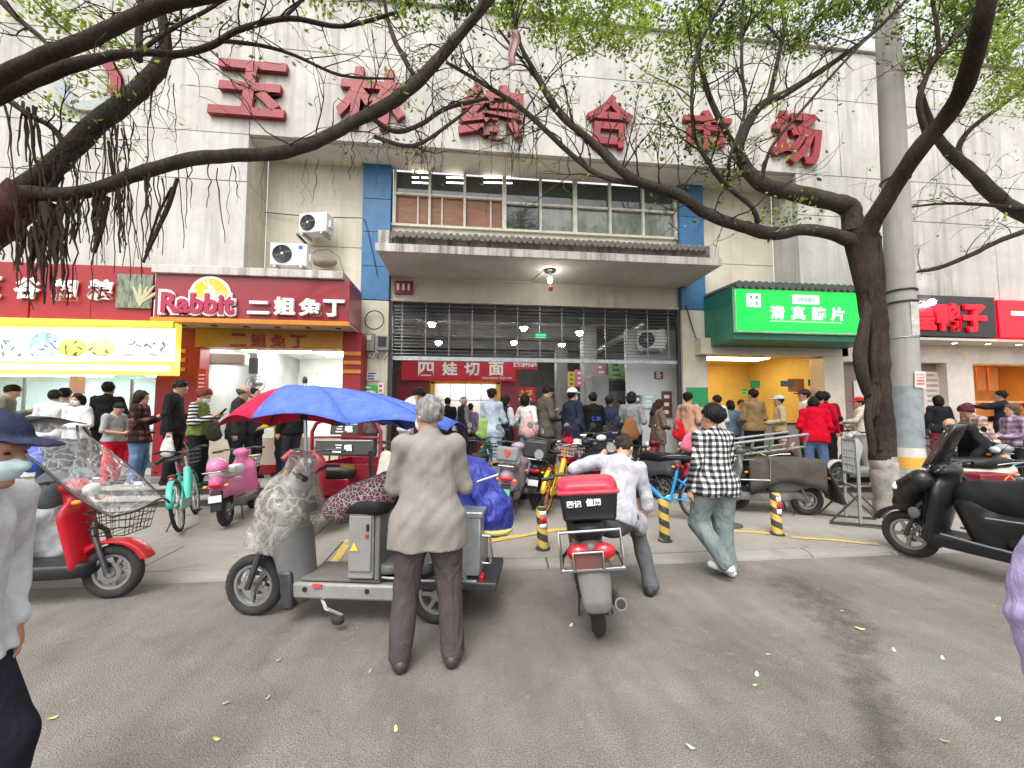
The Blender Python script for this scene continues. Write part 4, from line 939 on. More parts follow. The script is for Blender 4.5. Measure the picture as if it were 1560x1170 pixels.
for px_, py_ in ((1454, 521), (1505, 521), (1552, 523)):
    p = at(px_, py_, Y=8.45); p.z = uz0-0.095
    dl = thing('downlight', 'small warm downlight in the soffit under the duck shop sign', 'downlight', p, group='downlights of the duck shop')
    MB().lathe([(0.05, 0.0), (0.05, -0.012), (0.0, -0.02)], n=14).build('lens', glow((1, 0.8, 0.55), 22.0), dl); MB().torus((0, 0, -0.004), (0, 0, 1), 0.062, 0.012, 18, 6).build('ring', GALV, dl)
# ------------------------------------------------ inside the gate: banners, posters
o = flat(612, 786, 550, 581, 11.85, mat('red_banner_cloth', (0.52, 0.01, 0.035), rough=0.5, var=0.08), 'noodle_banner', 'red banner with four white characters above the noodle stall', 'banner')
for ch, px_ in (('四', 649), ('娃', 685), ('切', 719), ('面', 756)):
    p = at(px_, 562, Y=11.83)-o.location; fit_letters(ch, px2m(23, o.location), px2m(21, o.location), 0.015, WLET, o, (p.x, -0.02, p.z), offset=0.03)
p = at(757, 576, Y=11.83)-o.location; fit_letters('19281380961 欢迎订购', px2m(46, o.location), px2m(4, o.location), 0.01, WLET, o, (p.x, -0.02, p.z), 'small_text')
o = flat(780, 819, 547, 563, 11.0, mat('red_banner_cloth', (0.5, 0.01, 0.03)), 'slogan_banner', 'small red slogan banner hung under the roller grille', 'banner')
fit_letters('全力打造平安菜市', px2m(36, o.location), px2m(9, o.location), 0.01, WLET, o, (0, -0.02, 0), 'slogan_text', offset=0.02)
o = flat(774, 816, 590, 612, 12.2, mat('red_banner_cloth', (0.5, 0.01, 0.03)), 'chicken_sign', 'red sign with yellow characters for free range chicken', 'sign')
fit_letters('鲜土鸡', px2m(33, o.location), px2m(9.5, o.location), 0.01, mat('yellow_letter', (0.75, 0.5, 0.12)), o, (0, -0.02, 0.06), 'characters', offset=0.03)
fit_letters('批发零售', px2m(30, o.location), px2m(4.5, o.location), 0.01, WLET, o, (0, -0.02, -0.14), 'small_text')
room(X_(770, 600, 12.6), X_(840, 600, 12.6), 12.4, 13.6, 0.43, 1.9, mat('dim_red_stall', (0.22, 0.05, 0.05), rough=0.6), 'stall_room')
PINK = mat('pink_print', (0.60, 0.14, 0.24), rough=0.5); 
for i, (a, c_, y0, y1, Y, m_, lb) in enumerate(((865, 876, 566, 590, 12.0, mat('yellow_print', (0.72, 0.55, 0.06)), 'yellow half of a stall sign hanging in the hall'), (876, 893, 563, 589, 11.9, PINK, 'pink stall sign hanging in the hall beside a yellow one'),
        (908, 924, 554, 580, 10.9, mat('rose_poster', (0.50, 0.22, 0.24), var=0.3), 'rose coloured poster high on the hall column'), (927, 952, 551, 577, 10.5, mat('green_poster', (0.34, 0.52, 0.28), var=0.5, scale=7), 'green and yellow picture poster beside the white partition'))):
    o = flat(a, c_, y0, y1, Y, m_, 'stall_sign', lb, 'sign'); stripes(o, 3, WLET if i in (1, 2) else GRN, 0.55)
flat(928, 953, 580, 596, 10.4, mat('charcoal_screen', (0.035, 0.037, 0.04), rough=0.25), 'dark_screen', 'charcoal screen below the green picture poster', 'screen')
for (a, c_, y0, y1, col, lb) in ((997, 1010, 566, 577, (0.14, 0.05, 0.07), 'small maroon plate high on the white partition'), (1008, 1024, 596, 636, (0.15, 0.05, 0.05), 'tall maroon poster on the white partition by the gate rail'), (968, 976, 602, 634, (0.18, 0.06, 0.05), 'narrow maroon poster on the white partition'), (978, 1000, 600, 622, (0.42, 0.60, 0.58), 'pale teal poster in the middle of the white partition')):
    o = flat(a, c_, y0, y1, 9.72, mat('print_%d' % (a), col, rough=0.5, var=0.3), 'poster', lb, 'poster'); stripes(o, 3, WLET, 0.6)
ex = flat(816, 832, 507, 515, 11.4, mat('exit_green', (0.01, 0.35, 0.10), rough=0.4, emit=(0.05, 0.9, 0.3), estr=0.8), 'exit_sign', 'small glowing green exit sign under the hall ceiling', 'sign')
MB().tube([(0, 0, 0.05), (0, 0, 0.6)], 0.008, 6).build('hanger', DSTEEL, ex)
# lamp under the canopy
p = at(838, 425, Y=8.35); p.z = CZ0
lp = thing('canopy_lamp', 'bare white bulb with a red tag hanging under the gate canopy', 'lamp', p)
MB().lathe([(0.13, 0.0), (0.13, -0.03), (0.05, -0.05)], n=20).build('rose', BPLAST, lp)
MB().tube([(0, 0, -0.04), (0, 0, -0.16)], 0.03, 8).build('holder', WPLAST, lp)
MB().ell((0, 0, -0.22), (0.055, 0.055, 0.075)).build('bulb', glow((1, 0.98, 0.95), 60.0, 'canopy_bulb_glass'), lp)
MB().box((0.01, -0.02, -0.42), (0.09, 0.03, 0.11), rot=(0, 0.3, 0)).build('red_tag', mat('red_tag', (0.5, 0.05, 0.06)), lp, bevel=0.015)
MB().tube([(-0.12, 0, 0), (-0.22, 0.3, -0.02), (-0.28, 0.7, -0.03), (-2.0, 0.72, -0.03)], 0.012, 6).build('conduit', WPLAST, lp)
bx = thing('fuse_box', 'dark red panel with three white switches beside the gate beam', 'switch box', at(615, 438, Y=YB-0.06))
MB().box((0, 0, 0), (0.42, 0.06, 0.30)).build('panel', DRED, bx, bevel=0.008)
for k in (-1, 0, 1): MB().box((0.12*k, -0.035, 0), (0.05, 0.02, 0.16)).build('switch', WPLAST, bx, bevel=0.004)
# meter boxes on the left pier
mtr = thing('meter_box', 'grey electricity meter boxes with dangling cables on the gate pier', 'meter box', at(572, 522, Y=YB-0.17))
MB().box((-0.13, 0, 0), (0.24, 0.12, 0.40)).build('meter_case', mat('grey_green_box', (0.24, 0.26, 0.23), rough=0.5, dirt=0.3), mtr, bevel=0.012)
MB().box((0.16, 0, -0.01), (0.26, 0.10, 0.34)).build('fuse_case', mat('grey_green_box', (0.24, 0.26, 0.23)), mtr, bevel=0.012)
MB().box((0.16, -0.055, 0.02), (0.18, 0.02, 0.22)).build('glass_front', BPLAST, mtr); MB().box((-0.13, -0.065, 0.1), (0.10, 0.02, 0.10)).build('dial', WPLAST, mtr)
MB().torus((-0.02, -0.06, 0.50), (0.1, 1, 0), 0.21, 0.012, 28, 6).build('cable_coil', BPLAST, mtr)
for k in range(5):
    rs = random.Random(k); MB().tube([(-0.2+0.1*k, -0.02, -0.2), (-0.2+0.1*k+rs.uniform(-.1, .1), -0.07, -0.32-0.05*rs.random()), (-0.1+0.08*k, -0.05, -0.38), (-0.05+0.09*k, -0.03, -0.24)], 0.008, 5).build('cable', BPLAST, mtr)
def pole_notice(px0, px1, py0, py1, Y, col, name, label, n, pc):
    o = flat(px0, px1, py0, py1, Y, mat(name+'_paper', col, rough=0.6), name, label, 'notice'); stripes(o, n, pc); return o
pole_notice(557, 577, 566, 580, YB-0.17, (0.55, 0.56, 0.60), 'grey_notice', 'pale grey notice pasted under the meter boxes', 3, mat('dark_print', (0.05, 0.06, 0.12)))
pole_notice(548, 574, 586, 613, YB-0.20, (0.03, 0.42, 0.07), 'green_notice', 'bright green notice with white print on the gate pier', 4, WLET)
pole_notice(576, 585, 583, 600, YB-0.17, (0.70, 0.62, 0.60), 'no_smoking_notice', 'tiny white notice with red ring on the gate pier', 2, mat('red_print', (0.5, 0.05, 0.05)))
# ------------------------------------------------ air conditioners
def ac_unit(p, w, h, d, rz, label, brand=None):
    t = thing('air_conditioner', label, 'air conditioner', p, rz, group='outdoor air conditioners')
    MB().box((0, d/2, h/2), (w, d, h)).build('casing', WPLAST, t, bevel=0.02)
    MB().lathe([(h*0.40, 0.0), (h*0.40, 0.012), (h*0.36, 0.004)], c=(-w*0.17, -0.002, h/2), axis=(0, -1, 0), n=28).build('fan_well', BPLAST, t)
    for k in range(1, 6): MB().torus((-w*0.17, -0.016, h/2), (0, 1, 0), h*0.075*k, 0.004, 28, 5).build('guard_ring', DSTEEL, t)
    MB().ell((-w*0.17, -0.016, h/2), (h*0.07, 0.012, h*0.07)).build('fan_hub', GALV, t)
    for k in range(4): MB().ell((-w*0.17+h*0.2*math.cos(k*1.571+.4), -0.008, h/2+h*0.2*math.sin(k*1.571+.4)), (h*0.17, 0.005, h*0.07), rot=(0, -k*1.571-0.1, 0)).build('fan_blade', DSTEEL, t)
    for k in (-1, 1): MB().box((k*w*0.35, d/2, -0.03), (0.05, d*1.2, 0.05)).build('foot', GALV, t)
    MB().box((w*0.5+0.02, d*0.5, h*0.45), (0.05, d*0.5, h*0.35)).build('valve_cover', WPLAST, t, bevel=0.01)
    if brand: MB().box((w*0.32, -0.004, h*0.82), (w*0.11, 0.006, h*0.15)).build('blue_badge', mat('blue_badge', (0.03, 0.12, 0.5)), t)
    return t
p = at(430, 399, Y=8.05); ac_unit((p.x, 8.3, p.z+0.03), 0.72, 0.47, 0.30, 0, 'white air conditioner with blue badge standing on the shop ledge', True)
p = at(475, 353, Y=8.7); ac_unit((p.x, 8.72, p.z), 0.66, 0.44, 0.28, R(-14), 'weathered air conditioner bracketed high on the cream recess wall')
MB().bar((p.x-0.3, 9.2, p.z-0.07), (p.x-0.3, 8.7, p.z-0.07), 0.04).build('wall_bracket', DSTEEL, bld).location = (0, -YB, 0)
p = at(988, 535, Y=9.68); ac_unit((p.x-0.05, 9.42, p.z), 0.66, 0.50, 0.28, R(-30), 'air conditioner hung on the white partition behind the roller grille')
p = at(488, 393, Y=8.9)
tag(MB().tube([(-0.35, 0, -0.1), (-0.1, 0, 0.16), (0.15, 0.05, 0.22), (0.4, 0, 0.05), (0.5, 0, -0.3)], 0.012, 6).ell((0.05, 0.1, -0.05), (0.28, 0.12, 0.12)).build('cable_bundle', mat('dirty_sacking', (0.22, 0.18, 0.14), rough=0.9, var=0.4, bump=0.6)), 'grimy bundle of sacking and cable beside the ledge air conditioner', 'bundle').location = p
def cable(pts, r, label, m=None):
    o = MB().tube(pts, r, 6).build('cable', m or BPLAST); return tag(o, label, 'cable')
def sag(a, c_, s, n=12): return [a.lerp(c_, i/n)-Vector((0, 0, s*4*(i/n)*(1-i/n))) for i in range(n+1)]
cable(sag(at(399, 323, Y=YB-0.05), at(551, 332, Y=YB-0.2), 0.03)+sag(at(556, 335, Y=YB-0.2), at(575, 420, Y=YB-0.2), -0.05, 4), 0.010, 'black cable along the recess wall to the blue column')
cable([at(1045, 465, Y=YB-0.2), at(1055, 500, Y=YB-0.2), at(1062, 520, Y=YB-0.22), at(1085, 512, Y=8.8)], 0.014, 'black cable looping from the right pier to the green sign')
cable(sag(at(0, 50, Y=6.4), at(330, 70, Y=7.6), 0.1), 0.008, 'thin overhead wire behind the left branches')
# ---------------------------------------------------------------- pole, bollards, barricade, trees
# concrete utility pole with bands and a painted foot
pb = ground_at(1388, 772); pt_ = at(1347, -60, Y=pb.y+.10); d = (pt_-pb).normalized(); Lp = 9.5
PL = thing('utility_pole', 'tall concrete utility pole with grey painted foot and yellow band', 'pole', (pb.x, pb.y, gz(pb.x, pb.y)))
r0 = px2m(26, pb)*.74
def seg(a, b, m, name, dr=0): return MB().tube([d*(a+(b-a)*i/3) for i in range(4)], [r0*(1-.022*(a+(b-a)*i/3))+dr for i in range(4)], 28).build(name, m, PL, angle=60)
POLE = concrete_mat('pole_concrete', (0.34, 0.32, 0.29), stain=.5, streak=.6, dark=(0.12, .11, .10), fine=70, sx=9)
seg(-.1, .62, mat('pole_grey_foot', (0.36, 0.40, 0.42), rough=.7, var=.15, dirt=.5, dscale=5), 'painted_foot', .004)
seg(.62, .80, mat('pole_yellow_band', (0.62, 0.34, 0.04), rough=.7, var=.15, dirt=.35, dscale=6), 'yellow_band', .006)
seg(.80, .95, mat('pole_white_band', (0.55, 0.53, 0.48), rough=.7, var=.15, dirt=.4, dscale=6), 'white_band', .004); seg(.95, 1.95, mat('pole_grey_paint', (0.24, 0.27, 0.285), rough=.7, var=.12, dirt=.4, dscale=4), 'grey_band', .003)
seg(1.95, Lp, POLE, 'shaft')
for h_ in (3.35, 3.55, 5.5): MB().torus(d*h_, d, r0*(1-.022*h_)+.012, .016, 28, 6).build('steel_strap', DSTEEL, PL)
MB().torus(d*2.75, d, r0*.96, .008, 28, 6).build('tie_wire', GALV, PL)
q = d*2.05+Vector((.02, -r0-.004, 0)); o = MB().box(q, (.20, .006, .27), rot=(0, R(4), 0)).build('paper_notice', mat('notice_paper', (0.60, 0.50, 0.48), rough=.7), PL)
for k in range(4): MB().box(q+Vector((0, -.005, .08-.05*k)), (.14, .003, .022)).build('text_line', mat('red_print', (0.5, 0.05, 0.05)) if k > 1 else mat('grey_print', (0.35, 0.28, 0.26)), o)
q = d*.52+Vector((-.06, -r0-.006, 0)); MB().box(q, (.16, .01, .16)).build('yellow_plate', mat('pole_yellow_band', (0.6, 0.34, 0.04)), PL)
q = d*3.4+Vector((0, -r0*.93-.004, 0)); MB().box(q+Vector((0, 0, -.35)), (.14, .006, .55)).build('torn_paper', mat('torn_paper', (0.45, 0.43, 0.40), rough=.8, var=.3, scale=9), PL)
def band_mat():
    m = bpy.data.materials.new('bollard_stripes'); m.use_nodes = True; nt = m.node_tree; L = nt.links; b = nt.nodes['Principled BSDF']; tc = nt.nodes.new('ShaderNodeTexCoord'); sp = nt.nodes.new('ShaderNodeSeparateXYZ'); L.new(tc.outputs['Object'], sp.inputs[0])
    at_ = _n(nt, 'ShaderNodeMath', operation='ARCTAN2'); L.new(sp.outputs['Y'], at_.inputs[0]); L.new(sp.outputs['X'], at_.inputs[1])
    m1 = _n(nt, 'ShaderNodeMath', operation='MULTIPLY'); m1.inputs[1].default_value = 1/(2*math.pi); L.new(at_.outputs[0], m1.inputs[0]); m2 = _n(nt, 'ShaderNodeMath', operation='MULTIPLY'); m2.inputs[1].default_value = 6.2; L.new(sp.outputs['Z'], m2.inputs[0])
    ad = _n(nt, 'ShaderNodeMath', operation='ADD'); L.new(m1.outputs[0], ad.inputs[0]); L.new(m2.outputs[0], ad.inputs[1]); fr = _n(nt, 'ShaderNodeMath', operation='FRACT'); L.new(ad.outputs[0], fr.inputs[0])
    r = nt.nodes.new('ShaderNodeValToRGB'); r.color_ramp.interpolation = 'CONSTANT'; L.new(fr.outputs[0], r.inputs[0]); e = r.color_ramp.elements; e[0].color = (.03, .028, .025, 1); e[1].position = .5; e[1].color = (.52, .36, .06, 1)
    n = _n(nt, 'ShaderNodeTexNoise', Scale=14.0, Detail=8.0, Roughness=.7); L.new(tc.outputs['Object'], n.inputs['Vector']); r2 = nt.nodes.new('ShaderNodeValToRGB'); L.new(n.outputs['Fac'], r2.inputs[0]); e = r2.color_ramp.elements; e[0].position = .52; e[0].color = (0, 0, 0, 1); e[1].position = .7; e[1].color = (.7, .7, .7, 1)
    mx = _n(nt, 'ShaderNodeMixRGB'); L.new(r2.outputs[0], mx.inputs[0]); L.new(r.outputs[0], mx.inputs[1]); mx.inputs[2].default_value = (.14, .12, .10, 1); L.new(mx.outputs[0], b.inputs['Base Color']); b.inputs['Roughness'].default_value = .6; return m
BOL = band_mat()
for px_, py_, tl, lb, red in ((827, 836, 3, 'black and yellow striped bollard with a red and white wrap by the delivery box', True), (1013, 824, -2, 'worn black and yellow striped bollard without a red wrap', False), (1184, 814, 2, 'black and yellow striped bollard with a red wrap below the draped scooter', True)):
    p = ground_at(px_, py_); hgt = px2m(62, p)
    t = thing('bollard', lb, 'bollard', (p.x, p.y, gz(p.x, p.y)), R(40*tl), group='striped bollards'); t.rotation_euler.y = R(tl)
    MB().lathe([(.062, -.02), (.060, hgt-.01), (.054, hgt), (.0, hgt+.002)], n=24).build('post', BOL, t)
    MB().lathe([(.085, 0), (.085, .012), (.064, .016)], n=20).build('base_ring', DSTEEL, t)
    if red:
        for k, (z0, z1, m_) in enumerate(((.50, .62, WLET), (.62, .80, mat('red_reflective', (0.5, 0.02, 0.02), rough=.4)), (.80, .92, WLET))):
            n = 7; vs = []
            for i in range(n+1):
                a = R(-90-40*tl-8+75*i/n-20)
                for z in (z0, z1): vs.append((.0625*math.cos(a), .0625*math.sin(a), hgt*z))
            MB().add(vs, [(2*i, 2*i+2, 2*i+3, 2*i+1) for i in range(n)]).build('reflective_wrap', m_, t, solid=.002)
# steel barricade on A-feet
p = ground_at(1300, 795); BR = thing('barricade', 'grey steel barricade panel on splayed feet before the white scooter', 'barricade', (p.x, p.y, gz(p.x, p.y)), R(62))
for s in (-1, 1):
    MB().bar((s*.24, 0, .02), (s*.24, 0, 1.16), .035, .035).build('upright', GALV, BR, bevel=.003); MB().bar((s*.24, -.34, .02), (s*.24, .34, .02), .035, .03).build('foot', DSTEEL, BR)
    for q in (-1, 1): MB().bar((s*.24, q*.33, .03), (s*.24, 0, .42), .025, .02).build('foot_brace', DSTEEL, BR)
for z in (1.15, .68, .50): MB().bar((-.24, 0, z), (.24, 0, z), .03, .03).build('rail', GALV, BR)
for k in range(5): MB().bar((-.16+.08*k, 0, .68), (-.16+.08*k, 0, 1.15), .018, .018).build('baluster', GALV, BR)
for k in range(3): MB().bar((-.24, 0, .80+.10*k), (.24, 0, .80+.10*k), .015, .012).build('thin_rail', GALV, BR)
# ------------------------------------------------ trees
def bark_mat(name, c0, c1, moss=0):
    m = bpy.data.materials.new(name); m.use_nodes = True; nt = m.node_tree; L = nt.links; b = nt.nodes['Principled BSDF']; g = nt.nodes.new('ShaderNodeNewGeometry')
    mq = nt.nodes.new('ShaderNodeMapping'); mq.inputs['Scale'].default_value = (1, 1, .45); L.new(g.outputs['Position'], mq.inputs[0]); n = _n(nt, 'ShaderNodeTexNoise', Scale=26.0, Detail=10.0, Roughness=.75, Distortion=.9); L.new(mq.outputs[0], n.inputs['Vector']); n2 = _n(nt, 'ShaderNodeTexNoise', Scale=3.0, Detail=4.0); L.new(g.outputs['Position'], n2.inputs['Vector'])
    a = _n(nt, 'ShaderNodeMath', operation='MULTIPLY_ADD'); a.inputs[1].default_value = .6; L.new(n.outputs['Fac'], a.inputs[0]); m2 = _n(nt, 'ShaderNodeMath', operation='MULTIPLY'); m2.inputs[1].default_value = .4; L.new(n2.outputs['Fac'], m2.inputs[0]); L.new(m2.outputs[0], a.inputs[2])
    r = nt.nodes.new('ShaderNodeValToRGB'); L.new(a.outputs[0], r.inputs[0]); e = r.color_ramp.elements; e[0].position = .36; e[0].color = c0+(1,); e[1].position = .64; e[1].color = c1+(1,)
    L.new(r.outputs[0], b.inputs['Base Color']); b.inputs['Roughness'].default_value = .92; b.inputs['Specular IOR Level'].default_value = .2
    bp = _n(nt, 'ShaderNodeBump', Strength=1.0, Distance=.06); L.new(n.outputs['Fac'], bp.inputs['Height']); L.new(bp.outputs[0], b.inputs['Normal']); return m
BARK = bark_mat('fig_bark', (0.035, 0.026, 0.021), (0.12, 0.098, 0.08)); BARKD = bark_mat('dark_fig_bark', (0.024, 0.016, 0.012), (0.092, 0.066, 0.051)); ROOT = bark_mat('aerial_root', (0.03, 0.02, 0.016), (0.10, 0.07, 0.055))
def smooth(pts, n=5):
    out = []; m = len(pts)
    for i in range(m-1):
        p0, p1, p2, p3 = pts[max(i-1, 0)], pts[i], pts[i+1], pts[min(i+2, m-1)]
        for k in range(n):
            t = k/n; out.append(tuple(.5*((2*b)+(-a+c)*t+(2*a-5*b+4*c-d_)*t*t+(-a+3*b-3*c+d_)*t**3) for a, b, c, d_ in zip(p0, p1, p2, p3)))
    return out+[tuple(pts[-1])]
def limb(parent, pts, name='limb', m=None, n=10, rs=random.Random(5), rough=.045):
    """pts: (photo x, photo y, y distance, width in photo pixels)"""
    P, Rr = [], []
    for px, py, Y, w in smooth(pts): 
        p = at(px, py, Y=Y); r = px2m(w/2, p)/ray(px, py).length**1.05
        p = p+Vector((rs.uniform(-1, 1), rs.uniform(-1, 1), rs.uniform(-1, 1)))*r*.05; P.append(p); Rr.append(max(.003, r*(1+rs.uniform(-rough, rough))))
    o = MB().tube(P, Rr, n).build(name, m or BARK, parent); o.location = -parent.location; return P, Rr
def grow(twigs, leaves, p, d, r, L, depth, rs, leafy=1.0, droop=-.05):
    n = 5; pts = [p]; q = p
    for i in range(n):
        d = (d+Vector((rs.gauss(0, .20), rs.gauss(0, .20), rs.gauss(0, .16)+droop*.3))).normalized(); q = q+d*L/n; pts.append(q)
        if depth > 0 and i >= 1 and rs.random() < .55:
            s = (d+Vector((rs.gauss(0, .7), rs.gauss(0, .7), rs.gauss(0, .6)))).normalized(); grow(twigs, leaves, q, s, r*.6, L*.62, depth-1, rs, leafy, droop)
    twigs.tube(pts, [max(.002, r*(1-.75*i/n)) for i in range(n+1)], 5 if r > .006 else 4, cap=False)
    if depth == 0:
        for q_ in pts[2:]:
            for k in range(rs.choice((1, 2, 3))):
                if rs.random() < leafy: leaves.append((q_+Vector((rs.gauss(0, .035), rs.gauss(0, .035), rs.gauss(0, .03))), rs.uniform(.045, .085)))
def leaf_mesh(leaves, rs, cluster=1):
    V = []; Fc = []
    for p, s in leaves:
        for c in range(cluster):
            if cluster > 1: p_ = p+Vector((rs.gauss(0, .06), rs.gauss(0, .06), rs.gauss(0, .05)))
            else: p_ = p
            a = Vector((rs.gauss(0, 1), rs.gauss(0, 1), rs.gauss(-.3, .6))).normalized(); b = a.cross(Vector((rs.gauss(0, .5), rs.gauss(0, .5), 1))).normalized(); u = a.cross(b)*.12
            o = len(V); V += [tuple(p_), tuple(p_+a*s*.5+b*s*.24+u*s), tuple(p_+a*s), tuple(p_+a*s*.5-b*s*.24+u*s)]; Fc.append((o, o+1, o+2, o+3))
    return V, Fc
def leafmat(name, c): return mat(name, c, rough=.5, var=.55, scale=2.2, spec=.4, tlight=.5, coord='Object')
LEAFS = [leafmat('leaf_bright', (0.34, 0.44, 0.06)), leafmat('leaf_mid', (0.17, 0.25, 0.045)), leafmat('leaf_dark', (0.05, 0.095, 0.025))]
def finish_tree(t, twigs, leaves, rs, cluster=1):
    tw = twigs.build('twigs', BARKD, t); tw['kind'] = 'stuff'
    parts = [[], [], []]
    for l in leaves:
        b = rs.random()+.35*math.sin(l[0].x*1.7+l[0].z*2.1); parts[0 if b > .62 else (1 if b > .22 else 2)].append(l)
    for k in range(3):
        if not parts[k]: continue
        V, Fc = leaf_mesh(parts[k], rs, cluster); me = bpy.data.meshes.new('crown'); me.from_pydata(V, [], Fc); o = obj('crown', me, LEAFS[k], t, smooth=False); o['kind'] = 'stuff'
def crown_cloud(leaves, c, rad, n, rs, clump=34):
    for i in range(max(1, n//clump)):
        while True:
            v = Vector((rs.uniform(-1, 1), rs.uniform(-1, 1), rs.uniform(-1, 1)))
            if .25 < v.length < 1: break
        q = Vector(c)+Vector((v.x*rad[0], v.y*rad[1], v.z*rad[2])); sp = rs.uniform(.06, .15)
        for k in range(clump): leaves.append((q+Vector((rs.gauss(0, sp), rs.gauss(0, sp), rs.gauss(0, sp*.6))), rs.uniform(.05, .09)))
# right fig tree growing beside the pole
base = ground_at(1352, 786); YT = base.y
T1 = thing('fig_tree', 'fig tree with dark trunk, pale painted foot and spreading limbs beside the pole', 'tree', (base.x, base.y, gz(base.x, base.y)))
def L1(pts, **kw):
    return limb(T1, pts, **kw)
WASH = mat('limewashed_bark', (0.30, 0.27, 0.24), rough=.9, var=.35, scale=6, bump=.8, bscale=30)
L1([(1356, 800, YT, 60), (1353, 760, YT, 50), (1347, 712, YT, 48), (1346, 700, YT, 48)], name='painted_trunk_foot', m=WASH, n=20)
L1([(1346, 706, YT, 46), (1341, 640, YT, 46), (1335, 580, YT, 46), (1333, 520, YT, 46), (1328, 460, YT, 45), (1316, 400, YT, 46), (1306, 350, YT, 54)], name='trunk', m=BARKD, n=20)
L1([(1322, 600, YT-.08, 18), (1310, 550, YT-.12, 24), (1316, 500, YT-.10, 20), (1328, 440, YT-.03, 16)], name='aerial_root_stem', m=BARKD); L1([(1348, 640, YT-.10, 15), (1342, 560, YT-.13, 17), (1342, 480, YT-.10, 14), (1330, 420, YT-.05, 12)], name='aerial_root_stem', m=BARKD)
rq = random.Random(77)
for k in range(9):      # woody roots fused to the trunk
    x0 = rq.uniform(-12, 12); pts = []
    for j in range(7): pts.append((1336+x0*(1-.15*j/6)+rq.uniform(-6, 6)-(j == 6)*18*0, 690-55*j+rq.uniform(-8, 8), YT-.12+abs(x0)*.003+rq.uniform(-.02, .02), rq.uniform(6, 13)))
    L1(pts[rq.choice((0, 0, 1, 2)):], name='fused_root', m=BARKD, n=8)
big = []
big.append(L1([(1312, 372, YT, 40), (1340, 320, YT-.25, 36), (1395, 235, YT-.75, 38), (1455, 160, YT-1.2, 42), (1480, 95, YT-1.6, 46), (1500, 20, YT-1.9, 46), (1520, -90, YT-2.1, 40)], m=BARKD, n=16))
big.append(L1([(1304, 372, YT, 34), (1280, 360, YT, 26), (1230, 350, YT-.05, 22), (1180, 356, YT-.1, 24), (1130, 345, YT-.1, 21), (1075, 325, YT-.15, 19), (1035, 297, YT-.2, 20), (960, 270, YT-.2, 16), (900, 215, YT-.2, 14), (850, 170, YT-.2, 12), (815, 110, YT-.2, 10), (790, 60, YT-.2, 8), (775, -20, YT-.2, 7)], n=12))
big.append(L1([(1300, 352, YT, 40), (1294, 318, YT, 38), (1270, 308, YT, 34), (1215, 295, YT+.1, 32), (1160, 280, YT+.2, 27), (1130, 245, YT+.3, 22), (1128, 215, YT+.3, 20), (1155, 165, YT+.3, 18), (1200, 140, YT+.3, 15), (1270, 95, YT+.3, 12), (1330, 50, YT+.3, 10), (1390, -10, YT+.3, 8)], n=12))
big.append(L1([(1035, 297, YT-.2, 14), (990, 283, YT-.15, 10), (920, 270, YT-.1, 9), (870, 235, YT-.1, 9), (800, 170, YT, 9), (740, 130, YT, 8), (680, 95, YT, 6)], n=8))
big.append(L1([(1140, 255, YT+.25, 14), (1105, 200, YT+.1, 12), (1075, 130, YT, 11), (1062, 60, YT-.1, 9), (1075, 20, YT-.15, 8), (1100, -30, YT-.2, 7)], n=8))
big.append(L1([(1155, 340, YT-.1, 11), (1145, 315, YT-.2, 9), (1110, 285, YT-.3, 9), (1075, 240, YT-.4, 8), (1055, 190, YT-.5, 7), (1062, 80, YT-.6, 7), (1110, -10, YT-.7, 7)], n=8))
big.append(L1([(1110, 275, YT-.3, 8), (1112, 240, YT-.5, 7), (1135, 170, YT-.6, 7), (1130, 100, YT-.7, 7), (1132, 0, YT-.8, 6)], n=7))
big.append(L1([(1160, 275, YT, 8), (1175, 225, YT-.2, 7), (1220, 170, YT-.3, 6), (1290, 90, YT-.4, 6), (1370, 10, YT-.5, 5)], n=7))
big.append(L1([(1172, 150, YT+.3, 11), (1185, 90, YT+.4, 9), (1195, 30, YT+.5, 8), (1180, -20, YT+.5, 7)], n=8)); big.append(L1([(1190, 62, YT+.4, 7), (1160, 30, YT+.4, 6), (1130, 5, YT+.4, 6)], n=7))
big.append(L1([(1415, 215, YT-.8, 16), (1400, 160, YT-.85, 13), (1412, 115, YT-.9, 12), (1430, 70, YT-1.0, 10), (1420, 0, YT-1.0, 9)], n=8, m=BARKD)); big.append(L1([(1432, 80, YT-1.0, 8), (1470, 40, YT-1.1, 8), (1500, -5, YT-1.2, 7)], n=7))
big.append(L1([(960, 275, YT-.2, 6), (930, 235, YT-.2, 5), (890, 205, YT, 5), (840, 150, YT, 5), (760, 45, YT, 5)], n=6))
rs = random.Random(11); tw = MB(); lv = []
for P, Rr in big[1:]:
    for i in range(len(P)//3, len(P), 2):
        for _ in range(1 if rs.random() < .7 else 2):
            dd = (P[min(i+1, len(P)-1)]-P[max(i-1, 0)]).normalized(); d_ = (dd*.5+Vector((rs.gauss(0, .6), rs.gauss(0, .6), rs.gauss(.45, .5)))).normalized()
            grow(tw, lv, P[i], d_, min(.013, Rr[i]*.5), rs.uniform(.5, 1.1), 2, rs, leafy=.22)
for (px, py, Y, ra, n) in ((1110, -10, 5.2, (1.0, .9, .45), 2600), (900, -15, 5.3, (1.2, .9, .45), 2600), (1050, 70, 5.1, (.55, .5, .45), 700), (1240, 15, 5.6, (.8, .7, .4), 1300), (1450, 50, 5.4, (.9, .8, .6), 2600), (1540, 90, 5.6, (.7, .8, .8), 2200), (1520, -20, 4.6, (.9, .8, .4), 1800), (960, 40, 5.0, (.4, .4, .3), 500), (1300, -40, 5.0, (1.2, 1, .4), 2200), (850, -60, 5.3, (1.3, 1.2, .4), 1800)):
    crown_cloud(lv, at(px, py, Y=Y), ra, int(n*1.2), rs)
